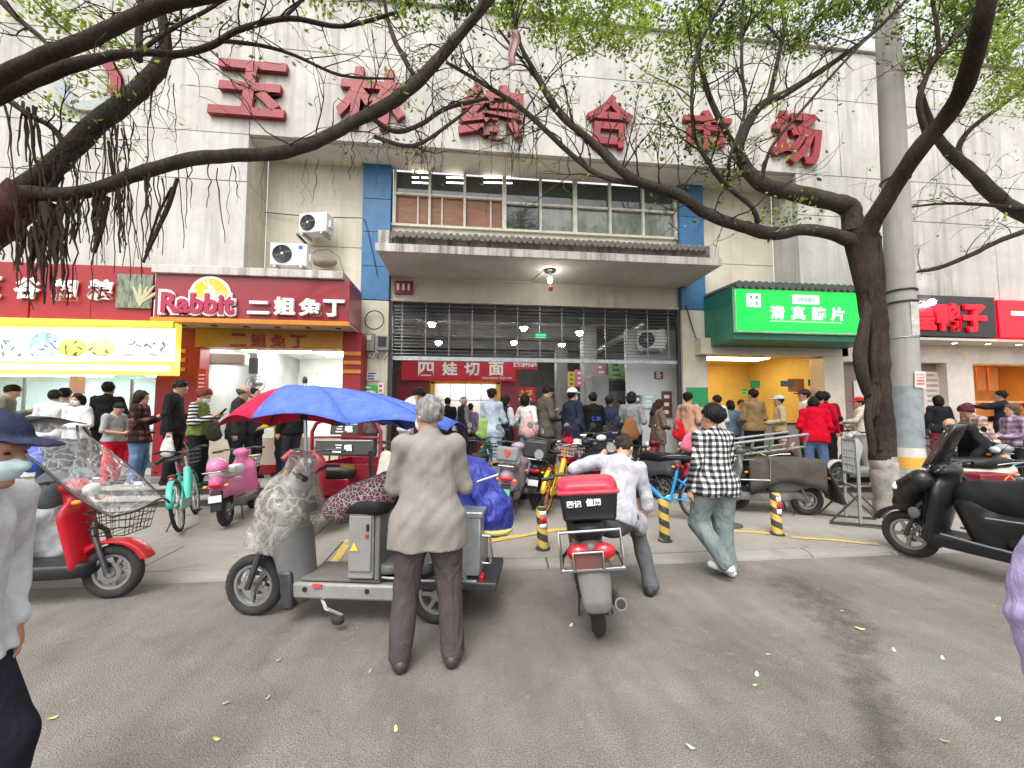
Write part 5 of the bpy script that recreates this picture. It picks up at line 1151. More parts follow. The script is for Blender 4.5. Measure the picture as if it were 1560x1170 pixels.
for (px, py, Y, n) in ((980, 130, 5.0, 40), (1015, 160, 5.0, 60), (1000, 210, 5.0, 40), (1060, 220, 5.0, 45), (1090, 270, 5.0, 40), (1175, 335, 5.1, 40), (1210, 330, 5.1, 40), (640, 230, 5.0, 16)):
    crown_cloud(lv, at(px, py, Y=Y), (.28, .25, .25), n*2, rs, clump=8)
lv = [(q-T1.location, s) for q, s in lv]; tw.v = [tuple(Vector(v)-T1.location) for v in tw.v]
finish_tree(T1, tw, lv, rs)
# branch reaching in from another tree on the right
p0 = at(1640, 400, Y=6.2); T3 = thing('street_tree', 'second street tree whose pale limb reaches in past the pole', 'tree', (at(1760, 640, Y=6.2).x, 6.2, gz(0, 6.2)))
def L3(pts, **kw):
    return limb(T3, pts, **kw)
q0 = [(1760, 800, 6.2, 60), (1740, 600, 6.2, 56), (1690, 430, 6.2, 46)]
L3(q0, name='trunk', n=16); b3 = [L3([(1690, 430, 6.2, 40), (1600, 350, 6.2, 34), (1530, 310, 6.2, 32), (1480, 262, 6.2, 28), (1440, 225, 6.2, 22), (1420, 190, 6.2, 14), (1400, 130, 6.2, 9)], n=12), L3([(1485, 268, 6.2, 18), (1460, 235, 6.3, 14), (1475, 200, 6.3, 12), (1520, 165, 6.3, 11), (1580, 120, 6.3, 10)], n=8),
    L3([(1690, 440, 6.2, 20), (1610, 350, 5.9, 15), (1540, 360, 5.8, 13), (1480, 388, 5.7, 11), (1430, 408, 5.7, 9), (1398, 414, 5.7, 6)], n=8, m=BARKD), L3([(1560, 318, 6.1, 10), (1500, 312, 6.0, 8), (1440, 310, 6.0, 6), (1390, 315, 6.0, 4)], n=6, m=BARKD)]
tw = MB(); lv = []
for P, Rr in b3:
    for i in range(len(P)//3, len(P), 2): grow(tw, lv, P[i], Vector((rs.gauss(0, .6), rs.gauss(0, .5), rs.gauss(.4, .5))).normalized(), .009, rs.uniform(.4, .8), 2, rs, leafy=.15)
crown_cloud(lv, at(1620, 100, Y=6.2), (1.0, .8, 1.0), 2600, rs)
lv = [(q-T3.location, s) for q, s in lv]; tw.v = [tuple(Vector(v)-T3.location) for v in tw.v]; finish_tree(T3, tw, lv, rs)
# left fig tree with hanging aerial roots, trunk just outside the frame
T2 = thing('banyan_tree', 'big banyan with drooping aerial roots over the grain shop', 'tree', (at(-120, 800, Y=4.9).x, 4.9, gz(0, 4.9)))
def L2(pts, **kw):
    return limb(T2, pts, **kw)
YL = 4.9
L2([(-160, 860, YL, 130), (-145, 700, YL, 120), (-115, 520, YL, 112), (-65, 400, YL, 104), (-5, 335, YL, 96), (45, 292, YL, 78)], name='trunk', m=bark_mat('reddish_bark', (0.06, 0.02, 0.016), (0.17, 0.075, 0.06)), n=22)
big2 = [L2([(-30, 320, YL, 60), (20, 296, YL-.05, 42), (95, 296, YL-.1, 32), (150, 287, YL-.1, 28), (210, 265, YL-.15, 27), (290, 243, YL-.2, 27), (360, 237, YL-.2, 25), (430, 232, YL-.2, 24), (490, 212, YL-.2, 23), (540, 185, YL-.2, 22), (590, 160, YL-.2, 24), (640, 120, YL-.2, 24), (690, 65, YL-.2, 20), (750, -5, YL-.2, 18), (800, -70, YL-.2, 14)], n=14),
        L2([(20, 300, YL, 50), (80, 255, YL, 46), (140, 195, YL, 42), (190, 155, YL, 40), (235, 112, YL, 36), (252, 75, YL-.05, 26), (246, 15, YL-.1, 20), (240, -40, YL-.1, 18)], n=14),
        L2([(-70, 160, YL-.9, 46), (0, 118, YL-.9, 40), (60, 88, YL-.95, 36), (130, 62, YL-1, 36), (200, 28, YL-1, 34), (260, 5, YL-1, 32), (340, -10, YL-1, 28), (430, -45, YL-1, 24)], n=14, m=BARKD),
        L2([(-60, 180, YL-.6, 44), (0, 143, YL-.6, 40), (60, 118, YL-.6, 34), (110, 100, YL-.6, 30), (170, 85, YL-.6, 20), (220, 80, YL-.6, 17), (275, 82, YL-.6, 15), (325, 68, YL-.6, 14), (365, 45, YL-.6, 12), (440, 28, YL-.6, 11), (520, 40, YL-.5, 9), (600, 20, YL-.5, 7)], n=10, m=BARKD),
        L2([(340, 62, YL-.6, 9), (400, 70, YL-.5, 8), (450, 85, YL-.5, 7), (520, 115, YL-.4, 6), (600, 120, YL-.4, 4)], n=7, m=BARKD), L2([(215, 78, YL-.6, 10), (260, 45, YL-.6, 9), (325, 10, YL-.6, 8), (380, -30, YL-.6, 7)], n=7, m=BARKD),
        L2([(0, 0, YL-.5, 18), (30, 30, YL-.5, 16), (65, 60, YL-.5, 12), (75, 75, YL-.55, 10)], n=8), L2([(210, 90, YL, 20), (212, 50, YL+.1, 16), (215, 0, YL+.2, 14)], n=8),
        L2([(12, 152, YL-.3, 16), (45, 175, YL-.3, 14), (80, 195, YL-.25, 14), (98, 225, YL-.2, 15), (92, 262, YL-.1, 16), (75, 290, YL, 16)], n=8), L2([(560, 175, YL-.2, 10), (600, 200, YL-.1, 9), (640, 190, YL, 8), (680, 165, YL, 8), (740, 150, YL, 7)], n=7),
        L2([(655, 100, YL-.2, 14), (700, 50, YL-.25, 12), (730, 10, YL-.3, 10), (745, -30, YL-.3, 9)], n=8), L2([(640, 130, YL-.2, 10), (600, 60, YL-.1, 9), (585, 0, YL, 8)], n=7), L2([(430, 30, YL-.6, 8), (480, -20, YL-.6, 7)], n=6), L2([(570, 208, YL-.2, 8), (630, 222, YL-.2, 7), (690, 185, YL-.2, 6), (720, 160, YL-.2, 4)], n=6)]
rs = random.Random(23); tw = MB(); lv = []
for j, (P, Rr) in enumerate(big2):
    st = len(P)//2 if j in (0, 1, 2) else len(P)//3
    for i in range(st, len(P), 2):
        d_ = Vector((rs.gauss(.2, .6), rs.gauss(0, .5), rs.gauss(.35, .5))).normalized(); grow(tw, lv, P[i], d_, min(.010, Rr[i]*.4), rs.uniform(.4, .9), 2, rs, leafy=.10)
for (px, py, n) in ((170, 70, 160), (110, 180, 110), (150, 140, 80), (60, 20, 200), (105, 40, 90), (620, 0, 240), (700, -10, 300), (480, -10, 160)): crown_cloud(lv, at(px, py, Y=YL-.1), (.22, .25, .16), n, rs, clump=14)
for (px, py, Y, ra, n) in ((780, -40, 5.0, (1.0, .9, .35), 1800), (600, -60, 5.0, (1.0, .9, .3), 1400), (150, -90, 4.5, (1.6, 1.0, .2), 700)): crown_cloud(lv, at(px, py, Y=Y), ra, n, rs)
lv = [(q-T2.location, s) for q, s in lv]; tw.v = [tuple(Vector(v)-T2.location) for v in tw.v]; finish_tree(T2, tw, lv, rs)
# hanging aerial roots in ragged bunches
rb = MB()
for (px, py, Y, n, ln, wd, sp) in ((30, 330, YL-.05, 14, 90, 5, 22), (85, 305, YL-.1, 34, 130, 4, 26), (60, 345, YL-.1, 16, 120, 5, 18), (135, 295, YL-.1, 14, 95, 3, 22), (165, 290, YL-.1, 18, 120, 4, 16), (105, 240, YL-.1, 12, 90, 3, 18), (160, 190, YL, 16, 170, 2.5, 24), (225, 120, YL, 7, 190, 2.2, 25), (40, 160, YL-.3, 10, 150, 4, 30), (300, 248, YL-.2, 10, 120, 2.2, 40), (210, 265, YL-.15, 14, 150, 2.4, 30), (780, 150, YL, 12, 170, 1.8, 16), (690, 180, YL, 8, 110, 1.5, 40), (560, 200, YL-.2, 9, 90, 1.6, 40), (640, 215, YL-.2, 10, 80, 1.4, 40), (430, 240, YL-.2, 6, 90, 1.6, 50)):
    for i in range(n):
        x0 = px+rs.gauss(0, sp); y0 = py+rs.uniform(-6, 8); l = ln*rs.uniform(.35, 1.1); pts = []; dx = rs.gauss(0, .08)
        Yk = Y+rs.uniform(-.08, .08)
        for k in range(8): pts.append(at(x0+dx*l*k/7+rs.gauss(0, 1.8), y0+l*k/7, Y=Yk)); 
        r_ = px2m(wd*rs.uniform(.3, 1.0)/2, pts[0]); rb.tube([Vector(q)-T2.location for q in pts], [r_*(1.1-.6*k/7)*(1+rs.uniform(-.2, .3)) for k in range(8)], 5, cap=False)
o = rb.build('aerial_roots', ROOT, T2); o['kind'] = 'stuff'
for pts in ([(270, 272, YL-.15, 7), (258, 310, YL-.15, 9), (240, 350, YL-.15, 8), (218, 400, YL-.15, 5)], [(165, 300, YL-.1, 9), (155, 345, YL-.1, 12), (143, 385, YL-.1, 8)], [(262, 285, YL-.15, 5), (240, 330, YL-.1, 5), (222, 385, YL-.1, 4)], [(70, 310, YL-.1, 24), (80, 345, YL-.1, 26), (84, 385, YL-.1, 14), (86, 410, YL-.1, 4)], [(165, 215, YL, 6), (170, 250, YL, 8), (172, 268, YL, 5)]): L2(pts, name='hanging_root', m=ROOT, n=8)
pk = MB().sheet(lambda u, v: at(782+(u-.5)*(14-6*abs(v-.4))+3*math.sin(6*v), 45+55*v, Y=YL-.05+.05*math.sin(7*u)), 4, 10).build('plastic_bag', mat('pink_plastic', (0.55, 0.35, 0.35), rough=.4, alpha=.8), solid=.004); tag(pk, 'tattered pink plastic bag caught in the branches before the wall', 'plastic bag')
# ------------------------------------------------ fallen leaves on the road
lm_ = [mat('fallen_leaf_yellow', (0.55, 0.50, 0.16), rough=.7, var=.3), mat('fallen_leaf_pale', (0.50, 0.46, 0.36), rough=.8, var=.2)]
lf = None
for i, (px, py) in enumerate(((80, 1093), (1153, 1027), (1150, 1043), (1052, 1137), (1310, 957), (1170, 996), (424, 1005), (545, 956), (1516, 923), (1436, 1002), (1440, 1128), (870, 952), (563, 1022), (344, 1070), (603, 1110), (1362, 990), (1283, 930), (408, 1062), (330, 1125), (1520, 1095))):
    p = at(px, py, Z=.012); s = random.uniform(.014, .026)*(1.3 if i in (0, 1, 3, 4) else .8)
    a = MB().sheet(lambda u, v: (s*(u-.5)*2, s*.55*(v-.5)*2*(1-(2*u-1)**2*.9), .006*math.cos(4*u)+.008*(u-.5)**2), 4, 2).build('fallen_leaf', lm_[i % 2], smooth=True)
    a.location = (p.x, p.y, .012); a.rotation_euler = (random.uniform(-.2, .2), random.uniform(-.2, .2), random.uniform(0, 6)); tag(a, 'fallen %s leaf lying on the asphalt' % ('yellow' if i % 2 == 0 else 'pale'), 'leaf', '%s leaves fallen on the road' % ('yellow' if i % 2 == 0 else 'pale'))
# ---------------------------------------------------------------- people (unit figure 1.70 m tall, facing +y; scaled by the parent)
ARMS = {'hang': ((.235, -.03, 1.12), (.250, .04, .875), (0, .10, -1)), 'phone': ((.235, .0, 1.10), (.085, .24, 1.20), (-.25, .75, .45)),
        'low_phone': ((.235, .0, 1.10), (.07, .25, 1.05), (-.3, .9, .2)), 'fold': ((.225, .07, 1.10), (.0, .20, 1.12), (-1, .1, .05)),
        'pocket': ((.275, -.06, 1.13), (.205, .08, .92), (-.3, .4, -.8)), 'behind': ((.26, -.13, 1.13), (.05, -.18, .96), (-.8, -.05, -.3)),
        'face': ((.20, .16, 1.14), (.07, .17, 1.42), (-.1, .0, 1)), 'reach': ((.25, .16, 1.17), (.17, .42, 1.13), (-.1, 1, -.1)),
        'point': ((.23, .22, 1.33), (.20, .46, 1.36), (0, 1, .05)), 'back': ((.245, -.12, 1.13), (.25, -.16, .90), (0, .1, -1)), 'fwd': ((.235, .06, 1.12), (.235, .20, .91), (0, .35, -.9)),
        'lift': ((.40, .10, 1.42), (.16, .16, 1.60), (-.7, .1, .5)), 'knees': ((.25, .12, 1.08), (.18, .30, .90), (-.2, .8, -.4)),
        'bar': ((.27, .16, 1.13), (.26, .40, 1.06), (-.1, 1, -.1)), 'chest': ((.24, .05, 1.12), (.09, .21, 1.26), (-.6, .4, .5))}
LEGS = {'stand': ((.095, .0, .90), (.105, .02, .49), (.11, -.03, .085), (.12, 1)), 'apart': ((.095, .0, .90), (.135, .02, .49), (.165, -.03, .085), (.25, 1)),
        'step_f': ((.095, .0, .90), (.10, .15, .52), (.10, .12, .085), (.08, 1)), 'step_b': ((.095, .0, .90), (.10, .03, .49), (.10, -.20, .12), (.08, 1)),
        'push': ((.095, .0, .90), (.115, .11, .50), (.03, -.14, .17), (.25, 1)), 'sit': ((.10, .0, .90), (.16, .40, .88), (.17, .36, .47), (.1, 1)), 'squat': ((.10, 0, .90), (.17, .36, 1.02), (.15, .12, .66), (.15, 1)),
        'astride': ((.11, .0, .90), (.25, .34, .78), (.33, .28, .36), (.2, 1))}
NP = lambda v: np.array(v, float)
def rotx(a): c, s = math.cos(a), math.sin(a); return np.array([[1, 0, 0], [0, c, -s], [0, s, c]])
def rotz(a): c, s = math.cos(a), math.sin(a); return np.array([[c, -s, 0], [s, c, 0], [0, 0, 1]])
def roty(a): c, s = math.cos(a), math.sin(a); return np.array([[c, 0, s], [0, 1, 0], [-s, 0, c]])
SKIN = {'a': mat('skin_warm', (0.46, 0.26, 0.17), rough=0.55, var=0.12, scale=8, spec=0.35), 'b': mat('skin_tan', (0.36, 0.19, 0.12), rough=0.55, var=0.12, scale=8, spec=0.35), 'p': mat('skin_pale', (0.56, 0.35, 0.25), rough=0.55, var=0.1, scale=8, spec=0.35)}
def hairm(c): return mat('hair_%02x%02x%02x' % tuple(int(v*255) for v in c), c, rough=0.55, var=0.5, scale=40, stretch=(1, 1, 0.15), bump=0.7, bscale=120, spec=0.12)
MASKM = mat('pale_blue_mask', (0.50, 0.64, 0.68), rough=0.8, var=0.06, bump=0.2, bscale=60)
MASKW = mat('white_mask', (0.66, 0.70, 0.72), rough=0.8, var=0.06, bump=0.2, bscale=60)
EYE = mat('dark_eye', (0.015, 0.012, 0.01), rough=0.2)
def person(label, x, y, H=1.7, face=0, z=None, arms=('hang', 'hang'), legs=('stand', 'stand'), lean=0, twist=0, roll=0, head=(0, 0), top=None, bottom=None, shoe=None,
           skin='a', hair='short', hc=(0.012, 0.011, 0.010), mask=None, cap=None, capm=None, hem=.84, fat=1.0, sleeve=1.0, leg_w=1.0, leg_len=1.0, h=0.017, seed=None,
           hood=False, collar=None, vest=None, amp=0.0075, group='people queueing and shopping along the market front', armxyz=None, legxyz=None, pants_short=False, toph=None, skirt=None, drop=0.0):
    sd = seed if seed is not None else int(abs(x*977+y*131)) % 9973
    t = thing('person', label, 'person', (x, y, z if z is not None else gz(x, y)), R(face), group=group, scale=H/1.70)
    pel = NP((0, 0, .93-drop)); T = rotz(R(twist)) @ roty(R(roll)) @ rotx(-R(lean)); up = lambda p: pel+T @ (NP(p)-NP((0, 0, .93)))
    Hm = T @ rotx(-R(head[0])) @ rotz(R(head[1])); ncp = up((0, -.005, 1.45)); hd = lambda p: ncp+Hm @ NP(p)   # head space: origin at the top of the neck
    A = []
    for i, sgn in enumerate((-1, 1)):
        e, w, d = (NP(v) for v in (armxyz[i] if armxyz and armxyz[i] else ARMS[arms[i]])); m = NP((sgn, 1, 1))
        A.append((up(NP((.172*sgn, -.005, 1.385))), up(e*m), up(w*m), T @ (d*m/np.linalg.norm(d))))
    Lg = []
    for i, sgn in enumerate((-1, 1)):
        hp, kn, an, fd = legxyz[i] if legxyz and legxyz[i] else LEGS[legs[i]]; m = NP((sgn, 1, 1)); dz = NP((0, 0, drop if legs[i] in ('sit', 'squat', 'astride') and not legxyz else 0))
        hp = NP(hp)*m-NP((0, 0, drop)); Lg.append((hp, NP(kn)*m-dz, NP(an)*m-dz, NP((fd[0]*sgn, fd[1], 0))/math.hypot(*fd)))
    pts = np.array([pel, ncp, hd((0, 0, .27))]+[q for a in A for q in a[:3]]+[a[2]+.2*a[3] for a in A]+[q for l in Lg for q in l[:3]]+[l[2]+.2*l[3]-NP((0, 0, .09)) for l in Lg])
    lo, hi = pts.min(0)-.19, pts.max(0)+.19
    lo[2] = max(lo[2], -0.02) if drop == 0 else lo[2]
    # --- body: head, neck, trunk, limbs, hands and feet as one surface
    F = Field(lo, hi, h); tl = T
    F.cone(up((0, 0, .95)), up((0, .0, 1.10)), .135*fat, .120*fat, .03, sy=.72).cone(up((0, .0, 1.10)), up((0, -.01, 1.30)), .120*fat, .135, .04, sy=.72)
    F.cone(up((-.12, -.01, 1.37)), up((.12, -.01, 1.37)), .055, .055, .05).cone(up((0, -.015, 1.36)), hd((0, .005, .02)), .062, .052, .03)
    for (s, e, w, d), sgn in zip(A, (-1, 1)):
        F.cone(s, e, .047, .038, .03).cone(e, w, .038, .026, .015)
        n = d/np.linalg.norm(d); side = np.cross(n, NP((0, 0, 1))); side = side/np.linalg.norm(side) if np.linalg.norm(side) > .2 else NP((0, 1, 0)); sd_ = NP((0, 1, 0)) if abs(n[2]) > .8 else side
        F.cone(w, w+n*.085, .027, .035, .01, sy=1)
        lat = sd_ if abs(n[2]) > .8 else side; palm = w+n*.09; cr = np.cross(n, lat)*(-sgn)
        for k, (o, l) in enumerate(((-.028, .062), (-.009, .072), (.010, .067), (.028, .052))):
            a = palm+lat*o; b = a+n*l*.55+cr*.008; F.cone(a, b, .0095, .009, .006).cone(b, b+n*l*.40+cr*.022, .009, .0075, .004)
        th = w+n*.03-lat*.03; F.cone(th, th+n*.045-lat*.022+cr*.015, .012, .0095, .008)
    for hp, kn, an, fd in Lg:
        F.cone(hp, kn, .075*fat, .052, .03).cone(kn, an, .050, .034, .02).cone(an-NP((0, 0, .03))-fd*.03, an+fd*.13-NP((0, 0, .06)), .034, .026, .02)
    F.ell(hd((0, .010, .148)), (.076, .096, .100), .02, rot=Hm).ell(hd((0, .035, .070)), (.056, .066, .078), .03, rot=Hm)
    F.cone(hd((0, .098, .135)), hd((0, .124, .098)), .008, .014, .012).cone(hd((-.03, .095, .150)), hd((.03, .095, .150)), .012, .012, .012)
    F.ell(hd((0, .099, .058)), (.026, .010, .009), .008, rot=Hm).ell(hd((0, .085, .022)), (.026, .022, .018), .02, rot=Hm)
    for s in (-1, 1):
        F.ell(hd((.076*s, .0, .115)), (.010, .021, .033), .006, rot=Hm); F.ell(hd((.031*s, .108, .132)), (.017, .014, .010), .008, rot=Hm, cut=True)
    body = F.build('body', SKIN[skin], t)
    eb = MB()
    for s in (-1, 1): eb.ell(hd((.031*s, .092, .131)), (.013, .008, .007), 8, 5)
    eb.build('eyes', EYE, t)
    # --- clothes
    hb = toph or h
    if skirt is None: bt = bottom or cloth((0.03, 0.032, 0.04))
    F = Field(lo, hi, hb)
    F.cone(up((0, 0, .98)), up((0, 0, .90)), .150*fat, .158*fat, .03, sy=.74)
    for hp, kn, an, fd in Lg:
        ke = an+(kn-an)*(.02 if leg_len >= 1 else 1-leg_len)
        if pants_short: F.cone(hp, kn*.9+hp*.1, .100*leg_w, .092*leg_w, .03)
        else: F.cone(hp, kn, .100*fat*leg_w, .073*leg_w, .035).cone(kn, ke-NP((0, 0, .01)), .073*leg_w, .066*leg_w, .03)
    F.folds(amp*.9, sd, 7.0, .9).half((0, 0, -1), -.045) if drop == 0 else F.folds(amp*.9, sd, 7.0, .9)
    F.build('trousers', bottom or cloth((0.03, 0.032, 0.04)), t)
    for hp, kn, an, fd in Lg:
        S = Field(an-.2, an+.2, min(hb, .012)); zf = an[2]-.085; base = NP((an[0], an[1], zf))
        S.cone(base-fd*.045+NP((0, 0, .045)), base+fd*.13+NP((0, 0, .038)), .046, .042, .02).cone(base+fd*.10+NP((0, 0, .028)), base+fd*.155+NP((0, 0, .022)), .040, .030, .02).cone(base-fd*.025+NP((0, 0, .05)), base-fd*.01+NP((0, 0, .09)), .040, .038, .02).half((0, 0, -1), -zf)
        S.build('shoe', shoe or cloth((0.03, 0.03, 0.032), rough=.6), t)
    F = Field(lo, hi, hb); tm = top or cloth((0.2, 0.2, 0.2))
    F.cone(up((0, .0, hem-.02)), up((0, .0, 1.06)), .165*fat, .150*fat, .04, sy=.76).cone(up((0, .0, 1.06)), up((0, -.01, 1.31)), .150*fat, .160, .05, sy=.74)
    if hem < .95:
        F.cone(up((0, 0, .98)), up((0, 0, .90)), .166*fat, .172*fat, .03, sy=.78)
        for hp, kn, an, fd in Lg: F.cone(hp, hp+(kn-hp)*.55, .116*fat*max(1, leg_w), .112*leg_w*fat, .05)
    nd = T @ NP((0, 0, -1)); F.half(nd, float(nd @ up((0, 0, hem))))
    F.cone(up((-.135, -.01, 1.372)), up((.135, -.01, 1.372)), .066, .066, .05)
    if vest is None or vest == 'sleeved':
        for s, e, w, d in A:
            F.cone(s, e, .069, .058, .035)
            if sleeve > .5: F.cone(e, e+(w-e)*min(1, sleeve), .057, .046, .02)
    F.cone(up((0, -.012, 1.40)), up((0, -.006, 1.445)), .072, .064 if collar != 'high' else .070, .02)
    if hood: F.ell(up((0, -.095, 1.40)), (.115, .06, .075), .03)
    F.folds(amp, sd+5, 8.0, .6).folds(amp*.5, sd+6, 19.0, .8)
    tp = F.build('jacket' if hem < .86 else 'shirt', tm, t)
    if vest is not None and vest != 'sleeved':
        S = Field(lo, hi, hb)
        for s, e, w, d in A: S.cone(s, e, .066, .055, .035).cone(e, e+(w-e)*.97, .054, .044, .02)
        S.folds(amp, sd+9, 9.0, .6).build('sleeves', vest, t)
    # --- hair and headgear
    if hair not in ('none',):
        F = Field(hd((0, 0, .1))-.36, hd((0, 0, .1))+.30, min(h, .012))
        F.ell(hd((0, .0, .158)), (.087, .107, .105), .02, rot=Hm)
        if hair in ('bob', 'long'): F.ell(hd((0, -.03, .10)), (.092, .088, .105), .03, rot=Hm)
        if hair == 'long': F.cone(hd((0, -.05, .08)), hd((0, -.085, -.10)), .078, .062, .03)
        if hair == 'pony': F.cone(hd((0, -.10, .15)), hd((0, -.16, .04)), .03, .022, .02)
        if hair == 'bun': F.ell(hd((0, -.10, .20)), (.045, .045, .045), .02)
        if hair == 'fluffy': F.ell(hd((0, -.005, .165)), (.104, .118, .112), .02, rot=Hm)
        F.ell(hd((0, .125, .075)), (.078, .090, .122), .01, rot=Hm, cut=True)      # the face stays free
        if hair in ('short', 'fluffy', 'bun', 'pony'):
            n2 = Hm @ NP((0, .9, -1)); n2 /= np.linalg.norm(n2); F.half(n2, float(n2 @ hd((0, 0, .105))))
        if hair == 'fringe': 
            n2 = Hm @ NP((0, 0, 1)); F.half(n2, float(n2 @ hd((0, 0, .165)))); n2 = Hm @ NP((0, .5, -1)); F.half(n2/1.118, float(n2 @ hd((0, -.06, .06)))/1.118)
        F.folds(.0045, sd+3, 24.0, 1.0).folds(.004, sd+4, 50.0, 1.0)
        F.build('hair', hairm(hc), t)
    if cap:
        cm = capm or cloth((0.02, 0.025, 0.05)); F = Field(hd((0, 0, .17))-.27, hd((0, 0, .17))+.27, min(h, .012))
        F.ell(hd((0, .0, .175)), (.096, .114, .100), .02, rot=Hm); n2 = Hm @ NP((0, 0, -1)); F.half(n2, float(n2 @ hd((0, 0, .172))))
        F.ell(hd((0, .13, .178)), (.078, .085, .013), .01, rot=Hm)
        F.build('cap', cm, t)
    if mask:
        F = Field(hd((0, .05, .06))-.16, hd((0, .05, .06))+.16, min(h, .010))
        F.ell(hd((0, .043, .072)), (.066, .076, .062), .01, rot=Hm).cone(hd((0, .09, .11)), hd((0, .128, .092)), .014, .018, .02)
        n2 = Hm @ NP((0, -1, 0)); F.half(n2, float(n2 @ hd((0, .05, 0))))
        mk = F.build('face_mask', MASKM if mask == 'b' else MASKW, t)
        for s in (-1, 1): MB().tube([hd((.064*s, .055, .085)), hd((.082*s, .01, .125)), hd((.084*s, -.012, .11))], .003, 5).build('ear_loop', MASKW, mk)
    t['_'] = 0; del t['_']
    return t, up, A, (lambda p: t.matrix_basis)
def phone(res, label, col=(0.02, 0.02, 0.025)):
    t, up, A, _ = res; q = (A[0][2]+A[1][2])/2+(A[0][3]+A[1][3])*.06; M = t.matrix_basis
    o = MB().box((0, 0, 0), (.075, .012, .15)).build('phone', mat('phone_%d' % int(col[0]*99), col, rough=.2), bevel=.006); o.matrix_world = M @ Matrix.Translation(Vector(q)+Vector((0, .02, .03))) @ Matrix.Rotation(R(-40), 4, 'X'); tag(o, label, 'phone')
def who(label, px, head_py, Y, face=0, **kw):
    """stands the figure where the photograph shows its head, feet on the ground"""
    p = at(px, head_py, Y=Y); g = gz(p.x, p.y); H = kw.pop('H', None) or (p.z-g)
    if 'drop' in kw or abs(kw.get('lean', 0)) > 12: pass
    print('H %.2f %s' % (H, label))
    return person(label, p.x, p.y, H=H, face=face, **kw)
C = cloth
BLK, NVY, DGR = C((0.018, 0.018, 0.02)), C((0.02, 0.025, 0.045)), C((0.05, 0.05, 0.052))
JEAN, LJEAN = C((0.10, 0.16, 0.27), scale=5, var=.35), C((0.24, 0.32, 0.42), scale=5, var=.3)
WSH, WSHOE = C((0.66, 0.66, 0.67)), mat('white_shoe', (0.62, 0.62, 0.6), rough=.6, dirt=.3)
def plaid_mat(name, c0, c1, cm, s, ax=('X', 'Z'), rot=0):
    m = bpy.data.materials.new(name); m.use_nodes = True; nt = m.node_tree; L = nt.links; b = nt.nodes['Principled BSDF']; b.inputs['Roughness'].default_value = .9; b.inputs['Specular IOR Level'].default_value = .1
    tc = nt.nodes.new('ShaderNodeTexCoord'); nz = _n(nt, 'ShaderNodeTexNoise', Scale=6.0, Detail=2.0); L.new(tc.outputs['Object'], nz.inputs['Vector'])
    mv = _n(nt, 'ShaderNodeMixRGB', blend_type='ADD'); mv.inputs[0].default_value = .035; L.new(tc.outputs['Object'], mv.inputs[1]); L.new(nz.outputs['Color'], mv.inputs[2])
    sp = nt.nodes.new('ShaderNodeSeparateXYZ'); L.new(mv.outputs[0], sp.inputs[0]); outs = []
    for a in ax:
        f = _n(nt, 'ShaderNodeMath', operation='MULTIPLY'); f.inputs[1].default_value = s; L.new(sp.outputs[a], f.inputs[0])
        fr = _n(nt, 'ShaderNodeMath', operation='FRACT'); L.new(f.outputs[0], fr.inputs[0]); r = nt.nodes.new('ShaderNodeValToRGB'); L.new(fr.outputs[0], r.inputs[0])
        cr = r.color_ramp; cr.interpolation = 'EASE'; cr.elements[0].position = .44; cr.elements[0].color = (0, 0, 0, 1); cr.elements[1].position = .56; cr.elements[1].color = (1, 1, 1, 1)
        e = cr.elements.new(.94); e.color = (1, 1, 1, 1); e = cr.elements.new(1.0); e.color = (0, 0, 0, 1); outs.append(r.outputs[0])
    if len(outs) == 2:
        ad = _n(nt, 'ShaderNodeMixRGB', blend_type='ADD'); ad.inputs[0].default_value = 1; L.new(outs[0], ad.inputs[1]); L.new(outs[1], ad.inputs[2])
        hf = _n(nt, 'ShaderNodeMixRGB', blend_type='MULTIPLY'); hf.inputs[0].default_value = 1; hf.inputs[2].default_value = (.5, .5, .5, 1); L.new(ad.outputs[0], hf.inputs[1]); o = hf.outputs[0]
    else: o = outs[0]
    r = nt.nodes.new('ShaderNodeValToRGB'); L.new(o, r.inputs[0]); cr = r.color_ramp
    cr.elements[0].color = c0+(1,); cr.elements[1].color = c1+(1,); e = cr.elements.new(.5); e.color = cm+(1,)
    L.new(r.outputs[0], b.inputs['Base Color']); nf = _n(nt, 'ShaderNodeTexNoise', Scale=7.0, Detail=3.0, Distortion=1.6); L.new(tc.outputs['Object'], nf.inputs['Vector']); bf = _n(nt, 'ShaderNodeBump', Strength=.55, Distance=.07); L.new(nf.outputs['Fac'], bf.inputs['Height']); L.new(bf.outputs[0], b.inputs['Normal']); return m
